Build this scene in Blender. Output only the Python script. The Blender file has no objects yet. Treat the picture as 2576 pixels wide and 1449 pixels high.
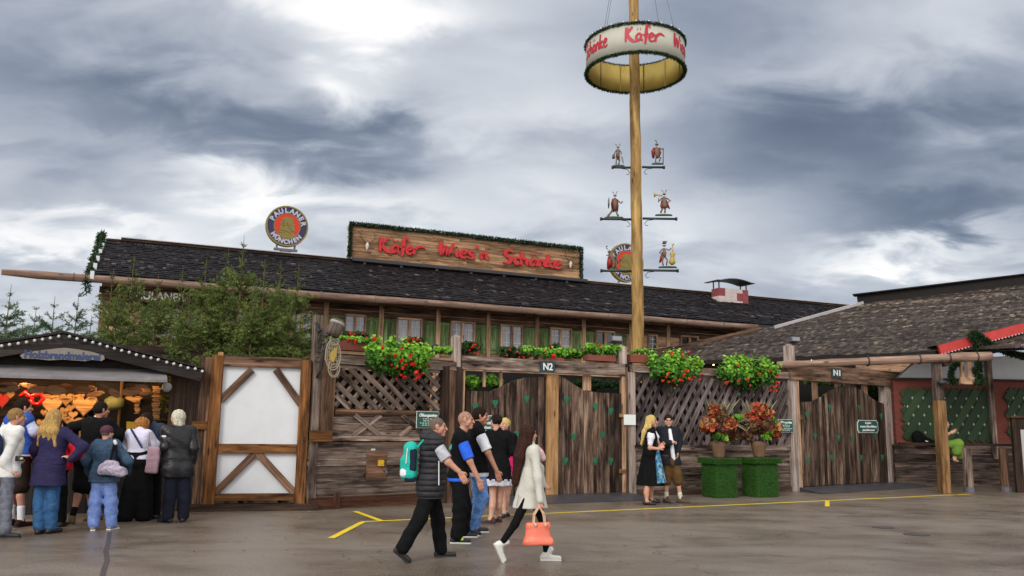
import bpy, math, random
import numpy as np
from mathutils import Vector, Matrix
R=random.Random(7)
S=bpy.context.scene
# ---------------- camera ----------------
PW,PH,FL=2576.0,1449.0,2100.0
PITCH=math.atan((1062-724.5)/FL); ROLL=.014; CH=1.62
CM=(Matrix.Rotation(math.pi/2+PITCH,3,'X') @ Matrix.Rotation(ROLL,3,'Z'))
cd=bpy.data.cameras.new('camera'); cam=bpy.data.objects.new('camera',cd); S.collection.objects.link(cam)
cd.sensor_width=36; cd.lens=36*FL/PW; cd.clip_start=.1; cd.clip_end=2000
cam.matrix_world=Matrix.Translation((0,0,CH)) @ CM.to_4x4(); S.camera=cam
# ---------------- light and sky ----------------
S.view_settings.view_transform='Standard'; S.view_settings.look='None'; S.view_settings.gamma=1
S.view_settings.exposure=0.16
sun=bpy.data.lights.new('sun','SUN'); sun.energy=1.5; sun.angle=math.radians(22); sun.color=(1,.95,.88)
so=bpy.data.objects.new('sun',sun); S.collection.objects.link(so)
SEL,SAZ=math.radians(33),math.radians(200)   # behind the camera, a little left
so.rotation_euler=(math.pi/2-SEL,0,math.radians(-25))
wd=bpy.data.worlds.new('World'); S.world=wd; wd.use_nodes=True
def sky():
    nt=wd.node_tree; N=nt.nodes; L=nt.links; N.clear()
    out=N.new('ShaderNodeOutputWorld')
    ns=N.new('ShaderNodeTexSky'); ns.sky_type='NISHITA'; ns.sun_disc=False; ns.sun_elevation=SEL; ns.sun_rotation=SAZ
    b1=N.new('ShaderNodeBackground'); b1.inputs[1].default_value=.1; L.new(ns.outputs[0],b1.inputs[0])
    tc=N.new('ShaderNodeTexCoord'); sp=N.new('ShaderNodeSeparateXYZ'); L.new(tc.outputs['Generated'],sp.inputs[0])
    def M(op,a,b=None,c=None):
        m=N.new('ShaderNodeMath'); m.operation=op
        for i,x in enumerate((a,b,c)):
            if x is None: continue
            if isinstance(x,(int,float)): m.inputs[i].default_value=x
            else: L.new(x,m.inputs[i])
        return m.outputs[0]
    zc=M('MAXIMUM',sp.outputs[2],0.0); den=M('ADD',zc,.30)
    cx=M('DIVIDE',sp.outputs[0],den); cy=M('DIVIDE',sp.outputs[1],den)
    cb=N.new('ShaderNodeCombineXYZ'); L.new(cx,cb.inputs[0]); L.new(cy,cb.inputs[1])
    def noi(scale,det,rough,off,dist=0,sx=1,sy=1):
        mp=N.new('ShaderNodeMapping'); mp.inputs['Location'].default_value=(off,off*.7,off*.3); mp.inputs['Scale'].default_value=(sx,sy,1)
        mp.inputs['Rotation'].default_value=(0,0,.35)
        L.new(cb.outputs[0],mp.inputs[0])
        n=N.new('ShaderNodeTexNoise'); n.inputs['Scale'].default_value=scale; n.inputs['Detail'].default_value=det
        n.inputs['Roughness'].default_value=rough; n.inputs['Distortion'].default_value=dist
        L.new(mp.outputs[0],n.inputs['Vector']); return n.outputs['Fac']
    n1=noi(2.3,5,.48,3.1,.3,.85,1.2); n2=noi(6.0,6,.52,9.4,.45,.8,1.15); n3=noi(1.0,3,.5,5.2,.2)
    az=M('ARCTAN2',sp.outputs[0],sp.outputs[1]); el=M('ARCSINE',sp.outputs[2])
    azd=M('ADD',az,M('MULTIPLY',M('SUBTRACT',n1,.5),.36)); eld=M('ADD',el,M('MULTIPLY',M('SUBTRACT',n2,.5),.16))
    v=M('ADD',M('MULTIPLY',M('SUBTRACT',n1,.5),.60),.605)
    v=M('ADD',v,M('MULTIPLY',M('SUBTRACT',n2,.5),.36)); v=M('ADD',v,M('MULTIPLY',M('SUBTRACT',n3,.5),.2))
    # cloud masses: picture-plane coordinates of their middles turned into compass directions
    for (px,py,sx,sy,w) in BLOBS:
        d=(CM @ Vector((px-PW/2,-(py-PH/2),-FL))).normalized()
        a=math.atan2(d.x,d.y); e=math.asin(d.z)
        q=M('ADD',M('POWER',M('DIVIDE',M('SUBTRACT',azd,a),sx/FL),2.0),M('POWER',M('DIVIDE',M('SUBTRACT',eld,e),sy/FL),2.0))
        v=M('ADD',v,M('MULTIPLY',M('EXPONENT',M('MULTIPLY',q,-1.0)),w))
    # brighter overhead, above the view, added to light the scene
    v=M('ADD',v,M('MULTIPLY',M('SMOOTH_MIN',M('MAXIMUM',M('SUBTRACT',el,.62),0.0),.5,.05),1.6))
    # added brightness behind the camera, out of view, to light the facades
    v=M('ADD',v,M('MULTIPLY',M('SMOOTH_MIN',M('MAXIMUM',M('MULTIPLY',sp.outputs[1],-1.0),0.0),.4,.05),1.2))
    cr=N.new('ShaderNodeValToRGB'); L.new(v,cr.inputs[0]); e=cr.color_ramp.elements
    e[0].position=0; e[0].color=(.075,.10,.155,1); e[1].position=1; e[1].color=(1.0,.98,.97,1)
    for p,c in ((.25,(.155,.19,.26,1)),(.45,(.275,.315,.39,1)),(.62,(.45,.485,.55,1)),(.8,(.66,.69,.73,1))):
        x=cr.color_ramp.elements.new(p); x.color=c
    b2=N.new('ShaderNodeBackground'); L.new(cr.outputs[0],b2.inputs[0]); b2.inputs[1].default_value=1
    bk=M('ADD',1.0,M('MULTIPLY',M('MAXIMUM',M('MULTIPLY',sp.outputs[1],-1.0),0.0),.5)); L.new(bk,b2.inputs[1])  # sky strength also raised behind the camera, as added fill
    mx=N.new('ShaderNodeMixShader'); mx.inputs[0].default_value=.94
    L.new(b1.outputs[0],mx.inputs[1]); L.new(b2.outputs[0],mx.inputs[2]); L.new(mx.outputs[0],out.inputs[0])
BLOBS=[(930,10,300,80,.42),(790,190,90,50,.28),(1300,230,420,120,.16),(480,110,200,60,.06),(120,150,280,110,-.20),(540,300,420,60,-.26),(820,375,260,50,-.20),(250,400,330,45,-.20),
 (560,440,240,40,.35),(150,590,420,60,.42),(700,520,300,60,.22),(1100,560,380,70,.18),(1180,330,300,120,.10),(2250,340,360,140,-.38),(2500,520,260,90,-.38),(1900,330,200,120,-.22),
 (1700,120,250,130,-.10),(2300,110,420,90,.06),(2330,640,230,38,.38),(2100,560,260,50,-.1),(1800,560,260,80,.16),(2500,250,160,60,.12),(350,60,300,60,-.05),(1450,480,250,60,.12),(30,760,300,60,.2)]
sky()
# ---------------- helpers ----------------
def ray(px,py): return (CM @ Vector((px-PW/2,-(py-PH/2),-FL)))
def G(px,py,z=0.):
    d=ray(px,py); t=(z-CH)/d.z; return Vector((d.x*t,d.y*t,z))
def AT(px,py,Y):
    d=ray(px,py); t=Y/d.y; return Vector((d.x*t,Y,CH+d.z*t))
class Fr:
    def __init__(s,A,B=None,ang=None):
        s.o=Vector((A[0],A[1],0)); s.a=ang if ang is not None else math.atan2(B[1]-A[1],B[0]-A[0])
        s.R=Matrix.Rotation(s.a,3,'Z'); s.M=Matrix.Translation(s.o)@s.R.to_4x4()
    def uv(s,px,py,d=0.):
        r=s.R.transposed()@ray(px,py); o=s.R.transposed()@(Vector((0,0,CH))-s.o)
        t=(d-o.y)/r.y; return (o.x+r.x*t, o.z+r.z*t)
    def p(s,px,py,d=0.):
        x,z=s.uv(px,py,d); return Vector((x,d,z))
WORLD=Fr((0,0),ang=0)
OFF={}; FRM={}
def link(o): S.collection.objects.link(o); return o
def tag(o,label=None,cat=None,group=None,kind=None):
    if label: o['label']=label
    if cat: o['category']=cat
    if group: o['group']=group
    if kind: o['kind']=kind
    return o
def thing(name,label,cat,fr=WORLD,base=(0,0,0),group=None):
    o=link(bpy.data.objects.new(name,None)); o.empty_display_size=.2
    o.matrix_world=fr.M@Matrix.Translation(base); OFF[o]=Vector(base); FRM[o]=fr
    return tag(o,label,cat,group)
class MB:
    def __init__(s): s.v=[];s.f=[];s.g=[];s.t=[];s.m=[];s.n=0
    def add(s,v,f,gc=None,tone=None,mi=0):
        v=np.asarray(v,dtype=np.float64).reshape(-1,3)
        if gc is None: gc=v+R.random()*7
        if tone is None: tone=R.random()
        s.v.append(v); s.g.append(np.asarray(gc)); s.t.append(np.full(len(v),tone) if np.isscalar(tone) else tone)
        n=s.n
        s.f.extend([tuple(i+n for i in q) for q in f]); s.m.extend([mi]*len(f)); s.n+=len(v)
    def box(s,a,b,ax=None,tone=None,mi=0,j=0.):
        a=list(a);b=list(b)
        for i in range(3):
            if a[i]>b[i]: a[i],b[i]=b[i],a[i]
        c=[(x,y,z) for x in (a[0],b[0]) for y in (a[1],b[1]) for z in (a[2],b[2])]
        v=np.array(c)
        if ax is None: ax=int(np.argmax([b[i]-a[i] for i in range(3)]))
        o=[ax]+[i for i in range(3) if i!=ax]; gc=v[:,o]+np.array([R.random()*9,R.random()*9,R.random()*9])
        if j: v=v+np.array([[R.uniform(-j,j) for _ in range(3)] for _ in range(8)])
        s.add(v,[(0,1,3,2),(4,6,7,5),(0,4,5,1),(2,3,7,6),(0,2,6,4),(1,5,7,3)],gc,tone,mi)
    def beam(s,a,b,w,h,up=(0,0,1),tone=None,mi=0,j=0.):
        a=Vector(a);b=Vector(b);d=(b-a);L=d.length;d.normalize();u=Vector(up);sd=d.cross(u)
        if sd.length<1e-4: sd=Vector((1,0,0))
        sd.normalize();u=sd.cross(d)
        M=np.array([list(d),list(sd),list(u)])
        c=np.array([(x,y,z) for x in (0,L) for y in (-w/2,w/2) for z in (-h/2,h/2)])
        if j: c=c+np.array([[R.uniform(-j,j) for _ in range(3)] for _ in range(8)])
        s.add(c@M+np.array(a),[(0,1,3,2),(4,6,7,5),(0,4,5,1),(2,3,7,6),(0,2,6,4),(1,5,7,3)],c+np.array([R.random()*9]*3),tone,mi)
    def tube(s,pts,rad,n=10,tone=None,mi=0,cap=True,wob=0.):
        P=[Vector(p) for p in pts]
        if np.isscalar(rad): rad=[rad]*len(P)
        V=[];Gc=[];L=0;ro=R.random()*9;prev=None
        for i,p in enumerate(P):
            d=(P[min(i+1,len(P)-1)]-P[max(i-1,0)])
            if d.length<1e-9: d=Vector((0,0,1))
            d.normalize()
            if prev is None:
                u=Vector((0,0,1)) if abs(d.z)<.9 else Vector((1,0,0)); sd=d.cross(u).normalized()
            else: sd=(prev-d*prev.dot(d)).normalized()
            prev=sd; u=sd.cross(d)
            if i: L+=(p-P[i-1]).length
            for k in range(n):
                a=2*math.pi*k/n; r=rad[i]*(1+(R.uniform(-wob,wob) if wob else 0))
                V.append(p+sd*math.cos(a)*r+u*math.sin(a)*r); Gc.append((L+ro,a/6.28*rad[0]*6,ro))
        F=[(i*n+k,i*n+(k+1)%n,(i+1)*n+(k+1)%n,(i+1)*n+k) for i in range(len(P)-1) for k in range(n)]
        if cap: F+= [tuple(range(n-1,-1,-1)),tuple((len(P)-1)*n+k for k in range(n))]
        s.add([list(x) for x in V],F,Gc,tone,mi)
    def prism(s,poly,y0,y1,tone=None,mi=0,ax=2):   # polygon in x,z extruded along y
        n=len(poly); v=[(x,y0,z) for x,z in poly]+[(x,y1,z) for x,z in poly]
        a=sum(poly[i][0]*poly[(i+1)%n][1]-poly[(i+1)%n][0]*poly[i][1] for i in range(n))
        fr=tuple(range(n)); bk=tuple(range(2*n-1,n-1,-1))
        f=[fr,bk]+[(i,i+n,(i+1)%n+n,(i+1)%n) for i in range(n)]
        if a<0: f=[tuple(reversed(q)) for q in f]
        vv=np.array(v); o=[ax]+[i for i in range(3) if i!=ax]
        s.add(vv,f,vv[:,o]+R.random()*9,tone,mi)
    def sphere(s,c,r,n=10,m=6,sc=(1,1,1),tone=None,mi=0):
        V=[(c[0],c[1],c[2]+r*sc[2])]
        for i in range(1,m):
            t=math.pi*i/m
            for k in range(n):
                a=2*math.pi*k/n; V.append((c[0]+r*sc[0]*math.sin(t)*math.cos(a),c[1]+r*sc[1]*math.sin(t)*math.sin(a),c[2]+r*sc[2]*math.cos(t)))
        V.append((c[0],c[1],c[2]-r*sc[2]))
        F=[(0,1+k,1+(k+1)%n) for k in range(n)]
        for i in range(m-2):
            F+=[(1+i*n+k,1+(i+1)*n+k,1+(i+1)*n+(k+1)%n,1+i*n+(k+1)%n) for k in range(n)]
        b=1+(m-2)*n; F+=[(b+k,len(V)-1,b+(k+1)%n) for k in range(n)]
        s.add(V,F,None,tone,mi)
    def build(s,name,mats,parent=None,fr=WORLD,base=None,smooth=False):
        if not isinstance(mats,(list,tuple)): mats=[mats]
        V=np.concatenate(s.v) if s.v else np.zeros((0,3))
        if parent is not None: off=OFF[parent]
        else: off=Vector(base) if base is not None else Vector((0,0,0))
        V=V-np.array(off)
        me=bpy.data.meshes.new(name); me.from_pydata(V.tolist(),[],s.f)
        for m in mats: me.materials.append(m)
        if len(mats)>1: me.polygons.foreach_set('material_index',s.m)
        if s.v:
            a=me.attributes.new('gc','FLOAT_VECTOR','POINT'); a.data.foreach_set('vector',np.concatenate(s.g).astype(np.float32).ravel())
            a=me.attributes.new('tone','FLOAT','POINT'); a.data.foreach_set('value',np.concatenate(s.t).astype(np.float32))
        if smooth: me.polygons.foreach_set('use_smooth',[True]*len(me.polygons))
        me.update()
        o=link(bpy.data.objects.new(name,me))
        if parent is not None: o.parent=parent; OFF[o]=off; FRM[o]=FRM[parent]
        else: o.matrix_world=fr.M@Matrix.Translation(off); OFF[o]=off; FRM[o]=fr
        return o
def npmesh(name,V,F,mats,parent=None,off=(0,0,0),tone=None,smooth=True,matidx=None,fr=WORLD):
    """V (n,3) F (m,4 or 3) numpy arrays"""
    if parent is not None: off=OFF[parent]
    me=bpy.data.meshes.new(name); n=len(V); m=len(F); k=F.shape[1] if m else 3
    me.vertices.add(n); me.vertices.foreach_set('co',(V-np.array(off)).astype(np.float32).ravel())
    me.loops.add(m*k); me.loops.foreach_set('vertex_index',F.astype(np.int32).ravel())
    me.polygons.add(m); me.polygons.foreach_set('loop_start',np.arange(0,m*k,k,dtype=np.int32)); me.polygons.foreach_set('loop_total',np.full(m,k,dtype=np.int32))
    me.polygons.foreach_set('use_smooth',np.full(m,smooth))
    if not isinstance(mats,(list,tuple)): mats=[mats]
    for q in mats: me.materials.append(q)
    if matidx is not None: me.polygons.foreach_set('material_index',matidx.astype(np.int32))
    if tone is not None:
        a=me.attributes.new('tone','FLOAT','POINT'); a.data.foreach_set('value',tone.astype(np.float32))
    me.update(calc_edges=True); me.validate()
    o=link(bpy.data.objects.new(name,me))
    if parent is not None: o.parent=parent; OFF[o]=Vector(off); FRM[o]=FRM[parent]
    else: o.matrix_world=fr.M@Matrix.Translation(off); OFF[o]=Vector(off); FRM[o]=fr
    return o
# ---------------- materials ----------------
def newmat(name):
    m=bpy.data.materials.new(name); m.use_nodes=True; nt=m.node_tree; b=nt.nodes['Principled BSDF']; return m,nt,b
def C(r,g,b): return (r,g,b,1)
def srgb(r,g,b):
    f=lambda c:(c/255/12.92) if c/255<=.04045 else ((c/255+.055)/1.055)**2.4
    return (f(r),f(g),f(b),1)
def tnoise(nt,vec,scale,detail=5,rough=.55,dist=0):
    n=nt.nodes.new('ShaderNodeTexNoise'); n.inputs['Scale'].default_value=scale; n.inputs['Detail'].default_value=detail
    n.inputs['Roughness'].default_value=rough; n.inputs['Distortion'].default_value=dist
    if vec is not None: nt.links.new(vec,n.inputs['Vector'])
    return n.outputs['Fac']
def ramp(nt,fac,stops):
    r=nt.nodes.new('ShaderNodeValToRGB'); nt.links.new(fac,r.inputs[0]); e=r.color_ramp.elements
    e[0].position=stops[0][0]; e[0].color=stops[0][1]; e[1].position=stops[-1][0]; e[1].color=stops[-1][1]
    for p,c in stops[1:-1]: x=e.new(p); x.color=c
    return r.outputs[0]
def mixc(nt,f,a,b,mode='MIX'):
    m=nt.nodes.new('ShaderNodeMix'); m.data_type='RGBA'; m.blend_type=mode
    for i,x in ((0,f),(6,a),(7,b)):
        if isinstance(x,(int,float)): m.inputs[i].default_value=x
        elif isinstance(x,tuple): m.inputs[i].default_value=x
        else: nt.links.new(x,m.inputs[i])
    return m.outputs[2]
def mth(nt,op,a,b=None):
    m=nt.nodes.new('ShaderNodeMath'); m.operation=op
    for i,x in enumerate((a,b)):
        if x is None: continue
        if isinstance(x,(int,float)): m.inputs[i].default_value=x
        else: nt.links.new(x,m.inputs[i])
    return m.outputs[0]
def attr(nt,name,out):
    a=nt.nodes.new('ShaderNodeAttribute'); a.attribute_name=name; return a.outputs[out]
def mapping(nt,vec,sc,loc=(0,0,0)):
    m=nt.nodes.new('ShaderNodeMapping'); m.inputs['Scale'].default_value=sc; m.inputs['Location'].default_value=loc; nt.links.new(vec,m.inputs[0]); return m.outputs[0]
def bump(nt,b,h,st=.3,dist=.01):
    n=nt.nodes.new('ShaderNodeBump'); n.inputs['Strength'].default_value=st; n.inputs['Distance'].default_value=dist
    nt.links.new(h,n.inputs['Height']); nt.links.new(n.outputs[0],b.inputs['Normal'])
def wood(name,light,mid,dark,var=.55,stain=.6,rough=.75,grain=16,con=.17):
    m,nt,b=newmat(name); gc=attr(nt,'gc','Vector'); tone=attr(nt,'tone','Fac')
    g1=tnoise(nt,mapping(nt,gc,(.9,grain,grain)),1.0,8,.66,.9)
    g2=tnoise(nt,mapping(nt,gc,(.7,3.5,3.5),(4,2,1)),1.6,5,.6)
    c=ramp(nt,g1,[(.5-con,dark),(.5,mid),(.5+con,light)])
    st=ramp(nt,g2,[(.36,C(.16,.13,.12)),(.50,C(.8,.78,.76)),(.64,C(1.25,1.2,1.15))])
    c=mixc(nt,stain,c,st,'MULTIPLY')
    vo=nt.nodes.new('ShaderNodeTexVoronoi'); vo.inputs['Scale'].default_value=1.; nt.links.new(mapping(nt,gc,(1.4,5.5,5.5)),vo.inputs['Vector'])
    c=mixc(nt,.85,c,ramp(nt,vo.outputs['Distance'],[(.07,C(.12,.09,.08)),(.15,C(1,1,1))]),'MULTIPLY')
    k=mth(nt,'ADD',mth(nt,'MULTIPLY',tone,var*1.3),1-var*.6)
    cb=nt.nodes.new('ShaderNodeCombineColor')
    for i in range(3): nt.links.new(k,cb.inputs[i])
    c=mixc(nt,1.0,c,cb.outputs[0],'MULTIPLY')
    nt.links.new(c,b.inputs['Base Color']); b.inputs['Roughness'].default_value=rough; b.inputs['Specular IOR Level'].default_value=.18
    bump(nt,b,g1,.7,.014); return m
def plain(name,col,rough=.6,noise=.25,scale=14,metal=0,spec=.4,bmp=.15,sheen=0):
    m,nt,b=newmat(name); tc=nt.nodes.new('ShaderNodeTexCoord').outputs['Object']
    n=tnoise(nt,tc,scale,5,.6); n2=tnoise(nt,tc,scale*.15,3,.6)
    f=mth(nt,'ADD',mth(nt,'MULTIPLY',n,.5),mth(nt,'MULTIPLY',n2,.5))
    lo=tuple(x*(1-noise) for x in col[:3])+(1,); hi=tuple(min(1,x*(1+noise)) for x in col[:3])+(1,)
    nt.links.new(ramp(nt,f,[(.3,lo),(.7,hi)]),b.inputs['Base Color'])
    b.inputs['Roughness'].default_value=rough; b.inputs['Metallic'].default_value=metal; b.inputs['Specular IOR Level'].default_value=spec
    if sheen: b.inputs['Sheen Weight'].default_value=sheen
    if bmp: bump(nt,b,n,bmp,.01)
    return m
def toned(name,stops,rough=.6,trans=0,spec=.3):   # colour by the 'tone' attribute
    m,nt,b=newmat(name); t=attr(nt,'tone','Fac')
    c=ramp(nt,t,stops); nt.links.new(c,b.inputs['Base Color']); b.inputs['Roughness'].default_value=rough; b.inputs['Specular IOR Level'].default_value=spec
    if trans:
        tr=nt.nodes.new('ShaderNodeBsdfTranslucent'); nt.links.new(c,tr.inputs[0]); mx=nt.nodes.new('ShaderNodeMixShader'); mx.inputs[0].default_value=trans
        o=nt.nodes['Material Output']; nt.links.new(b.outputs[0],mx.inputs[1]); nt.links.new(tr.outputs[0],mx.inputs[2]); nt.links.new(mx.outputs[0],o.inputs[0])
    return m
def emit(name,col,st):
    m,nt,b=newmat(name); b.inputs['Base Color'].default_value=col; b.inputs['Emission Color'].default_value=col; b.inputs['Emission Strength'].default_value=st; return m
# greyed old wood, violet-brown; browner; fresh
W_GREY=wood('weathered_grey_wood',C(.37,.295,.25),C(.17,.128,.105),C(.040,.027,.021),.8,1.0,con=.22)
W_BROWN=wood('old_brown_wood',C(.25,.145,.09),C(.13,.072,.045),C(.04,.022,.015),.6,.75)
W_DARK=wood('dark_stained_wood',C(.10,.06,.04),C(.055,.033,.023),C(.02,.012,.009),.6,.6)
W_AMBER=wood('amber_brown_wood',C(.27,.12,.04),C(.155,.065,.02),C(.04,.016,.007),.5,.9)
W_FRESH=wood('fresh_golden_wood',C(.55,.33,.16),C(.42,.235,.10),C(.22,.115,.05),.3,.4)
W_GATE=wood('gate_board_wood',C(.28,.20,.15),C(.08,.05,.036),C(.012,.007,.005),1.0,1.0,grain=8,con=.24)
W_PALE=wood('pale_weathered_wood',C(.44,.37,.33),C(.30,.24,.21),C(.13,.095,.08),.3,.45)
W_LINT=wood('brown_grey_beam_wood',C(.34,.22,.15),C(.20,.12,.08),C(.07,.04,.028),.4,.8)
W_LAT=wood('slate_grey_lattice_wood',C(.26,.22,.215),C(.125,.10,.097),C(.03,.024,.023),.85,.9,con=.22)
W_POST=wood('ochre_post_wood',C(.34,.20,.09),C(.22,.12,.05),C(.09,.045,.018),.3,.6)
W_FAC=wood('facade_board_wood',C(.60,.40,.27),C(.42,.25,.155),C(.17,.095,.06),.6,.6)
W_TAN=wood('pale_tan_wood',C(.55,.38,.25),C(.40,.25,.15),C(.16,.09,.05),.6,.5)
W_LOG=wood('peeled_log_wood',C(.36,.25,.19),C(.25,.16,.12),C(.12,.075,.055),.3,.4)
W_SHUT=wood('mossy_green_shutter_wood',C(.24,.30,.12),C(.13,.20,.075),C(.05,.08,.03),.6,.6)
M_WHITE=plain('white_plaster',C(.60,.62,.64),.8,.10,3)
M_BLACKM=plain('dark_metal',C(.02,.02,.024),.45,.3,20,0,.5)
M_GREYM=plain('grey_metal',C(.10,.10,.115),.5,.3,20,0,.5)
M_RED=plain('red_paint',C(.5,.015,.02),.45,.15,10,bmp=.05)
M_SIGNG=plain('dark_green_sign_paint',C(.015,.085,.06),.5,.15,10,bmp=0)
M_SIGNW=plain('white_sign_paint',C(.75,.78,.76),.6,.05,10,bmp=0)
M_PLATE=plain('slate_number_plate',C(.02,.045,.045),.5,.1,10,bmp=0)
M_GREENL=plain('bright_green_cutout',C(.015,.12,.06),.6,.35,30,bmp=0)
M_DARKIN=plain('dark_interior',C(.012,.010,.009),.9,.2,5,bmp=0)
# text
def textmesh(txt,size,ext=.01,shear=0.,bold=0.,align='CENTER'):
    c=bpy.data.curves.new('t','FONT'); c.body=txt; c.size=size; c.extrude=ext/2; c.shear=shear; c.offset=bold; c.align_x=align; c.align_y='CENTER'; c.resolution_u=3
    o=bpy.data.objects.new('t',c); link(o); dg=bpy.context.evaluated_depsgraph_get(); dg.update()
    me=bpy.data.meshes.new_from_object(o.evaluated_get(dg)); V=np.array([v.co[:] for v in me.vertices]).reshape(-1,3); F=[tuple(p.vertices) for p in me.polygons]
    bpy.data.objects.remove(o); bpy.data.curves.remove(c); bpy.data.meshes.remove(me)
    return V,F    # x right, y up, z toward reader
def addtext(mb,txt,size,x,y,z,ext=.008,shear=0.,bold=0.,rot=0.,mi=0,width=None,slope=0.):
    V,F=textmesh(txt,size,ext,shear,bold)
    if width and len(V): V[:,0]*=width/(V[:,0].max()-V[:,0].min())
    c,s=math.cos(rot),math.sin(rot)
    X=V[:,0]*c-V[:,1]*s; Z=V[:,0]*s+V[:,1]*c+V[:,0]*slope
    mb.add(np.stack([x+X,y-V[:,2],z+Z],1),F,None,.5,mi)
LET={'K':(.8,[([(.16,1),(.1,.5),(.05,0)],[.17,.15,.1]),([(.62,1.02),(.4,.8),(.15,.5)],[.1,.13,.09]),([(.17,.55),(.4,.2),(.65,.02),(.95,-.06)],[.12,.17,.14,.03])]),
'a':(.62,[([(.5,.5),(.3,.5),(.12,.28),(.2,.04),(.4,.13),(.52,.42)],[.08,.1,.13,.12,.1,.08]),([(.55,.5),(.5,.14),(.66,.04)],[.12,.13,.07])]),
'.':(0,[([(.22,.84),(.27,.84)],[.11,.11]),([(.46,.84),(.51,.84)],[.11,.11])]),
'f':(.5,[([(.66,.9),(.56,1.12),(.4,1.05),(.33,.7),(.3,.3),(.22,-.22)],[.05,.1,.14,.16,.16,.08]),([(.05,.42),(.3,.45),(.52,.52)],[.07,.09,.06])]),
'e':(.5,[([(.08,.26),(.34,.34),(.42,.5),(.25,.56),(.08,.33),(.12,.08),(.3,.0),(.52,.13)],[.07,.08,.1,.1,.13,.12,.09,.05])]),
'r':(.55,[([(.12,.52),(.12,.25),(.1,0)],[.12,.14,.1]),([(.14,.28),(.3,.5),(.6,.62),(.95,.5)],[.08,.12,.1,.03])]),
'W':(.95,[([(.12,1.0),(.08,.5),(.12,.02)],[.14,.16,.1]),([(.14,.05),(.4,.7),(.5,.05)],[.08,.12,.12]),([(.5,.05),(.7,.5),(.88,1.0)],[.1,.12,.07])]),
'i':(.28,[([(.12,.52),(.12,.2),(.2,0)],[.12,.13,.07]),([(.12,.72),(.17,.75)],[.1,.08])]),
's':(.45,[([(.42,.5),(.2,.53),(.14,.36),(.36,.2),(.3,.02),(.04,.03)],[.07,.1,.12,.13,.1,.05])]),
"'":(.35,[([(.22,1.0),(.1,.78)],[.11,.05])]),
'n':(.52,[([(.1,.52),(.1,.25),(.08,0)],[.12,.13,.09]),([(.1,.28),(.26,.5),(.42,.42),(.42,.15),(.5,0)],[.07,.11,.13,.12,.06])]),
'S':(.66,[([(.64,.86),(.45,1.0),(.18,.88),(.22,.62),(.5,.4),(.42,.06),(.04,.04)],[.07,.13,.14,.14,.15,.13,.05])]),
'c':(.42,[([(.42,.46),(.22,.52),(.08,.27),(.2,.02),(.42,.1)],[.09,.11,.13,.11,.05])]),
'h':(.52,[([(.16,1),(.1,.5),(.08,0)],[.12,.13,.09]),([(.1,.28),(.26,.5),(.42,.42),(.42,.15),(.5,0)],[.07,.11,.13,.12,.06])]),
'k':(.5,[([(.16,1),(.1,.5),(.08,0)],[.12,.13,.09]),([(.44,.52),(.14,.26),(.3,.1),(.5,0)],[.09,.09,.12,.05])]),
' ':(.55,[])}
def brush(txt,fn,h,ext,mb,mi=0):
    """brush-script letters; fn(x,z,d) -> 3D point, d toward the reader. Returns width."""
    x0=0
    for ch in txt:
        parts=[ch]
        if ch=='ä': parts=['a','.']
        w=LET[parts[0]][0]
        for pc in parts:
            for pts,ws in LET[pc][1]:
                P=np.array(pts,float); n=len(P); T=[];Wd=[]
                for i in range(n-1):
                    p0=P[max(i-1,0)];p1=P[i];p2=P[i+1];p3=P[min(i+2,n-1)]
                    for t in np.linspace(0,1,6,endpoint=(i==n-2)):
                        T.append(.5*((2*p1)+(p2-p0)*t+(2*p0-5*p1+4*p2-p3)*t*t+(3*p1-p0-3*p2+p3)*t**3)); Wd.append(ws[i]*(1-t)+ws[i+1]*t)
                T=np.array(T); D=np.gradient(T,axis=0); D/=np.linalg.norm(D,axis=1,keepdims=True)+1e-9; Nn=np.stack([-D[:,1],D[:,0]],1)
                Wd=np.array(Wd)[:,None]*.80
                A=T+Nn*Wd; B=T-Nn*Wd; k=len(T); V=[]
                for q in (A,B):
                    for e in (0,ext): V+= [fn((x0+a[0])*h,a[1]*h,e) for a in q]
                # A0 A1 B0 B1
                F=[]
                for i in range(k-1):
                    F+=[(k+i,k+i+1,3*k+i+1,3*k+i),(i,i+1,k+i+1,k+i),(3*k+i,3*k+i+1,2*k+i+1,2*k+i)]
                F+=[(0,k,3*k,2*k),(k-1,2*k-1,4*k-1,3*k-1)]
                mb.add([list(v) for v in V],F,None,.5,mi)
        x0+=w
    return x0*h
def brushw(txt): return sum(LET['a' if c=='ä' else c][0] for c in txt)
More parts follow.
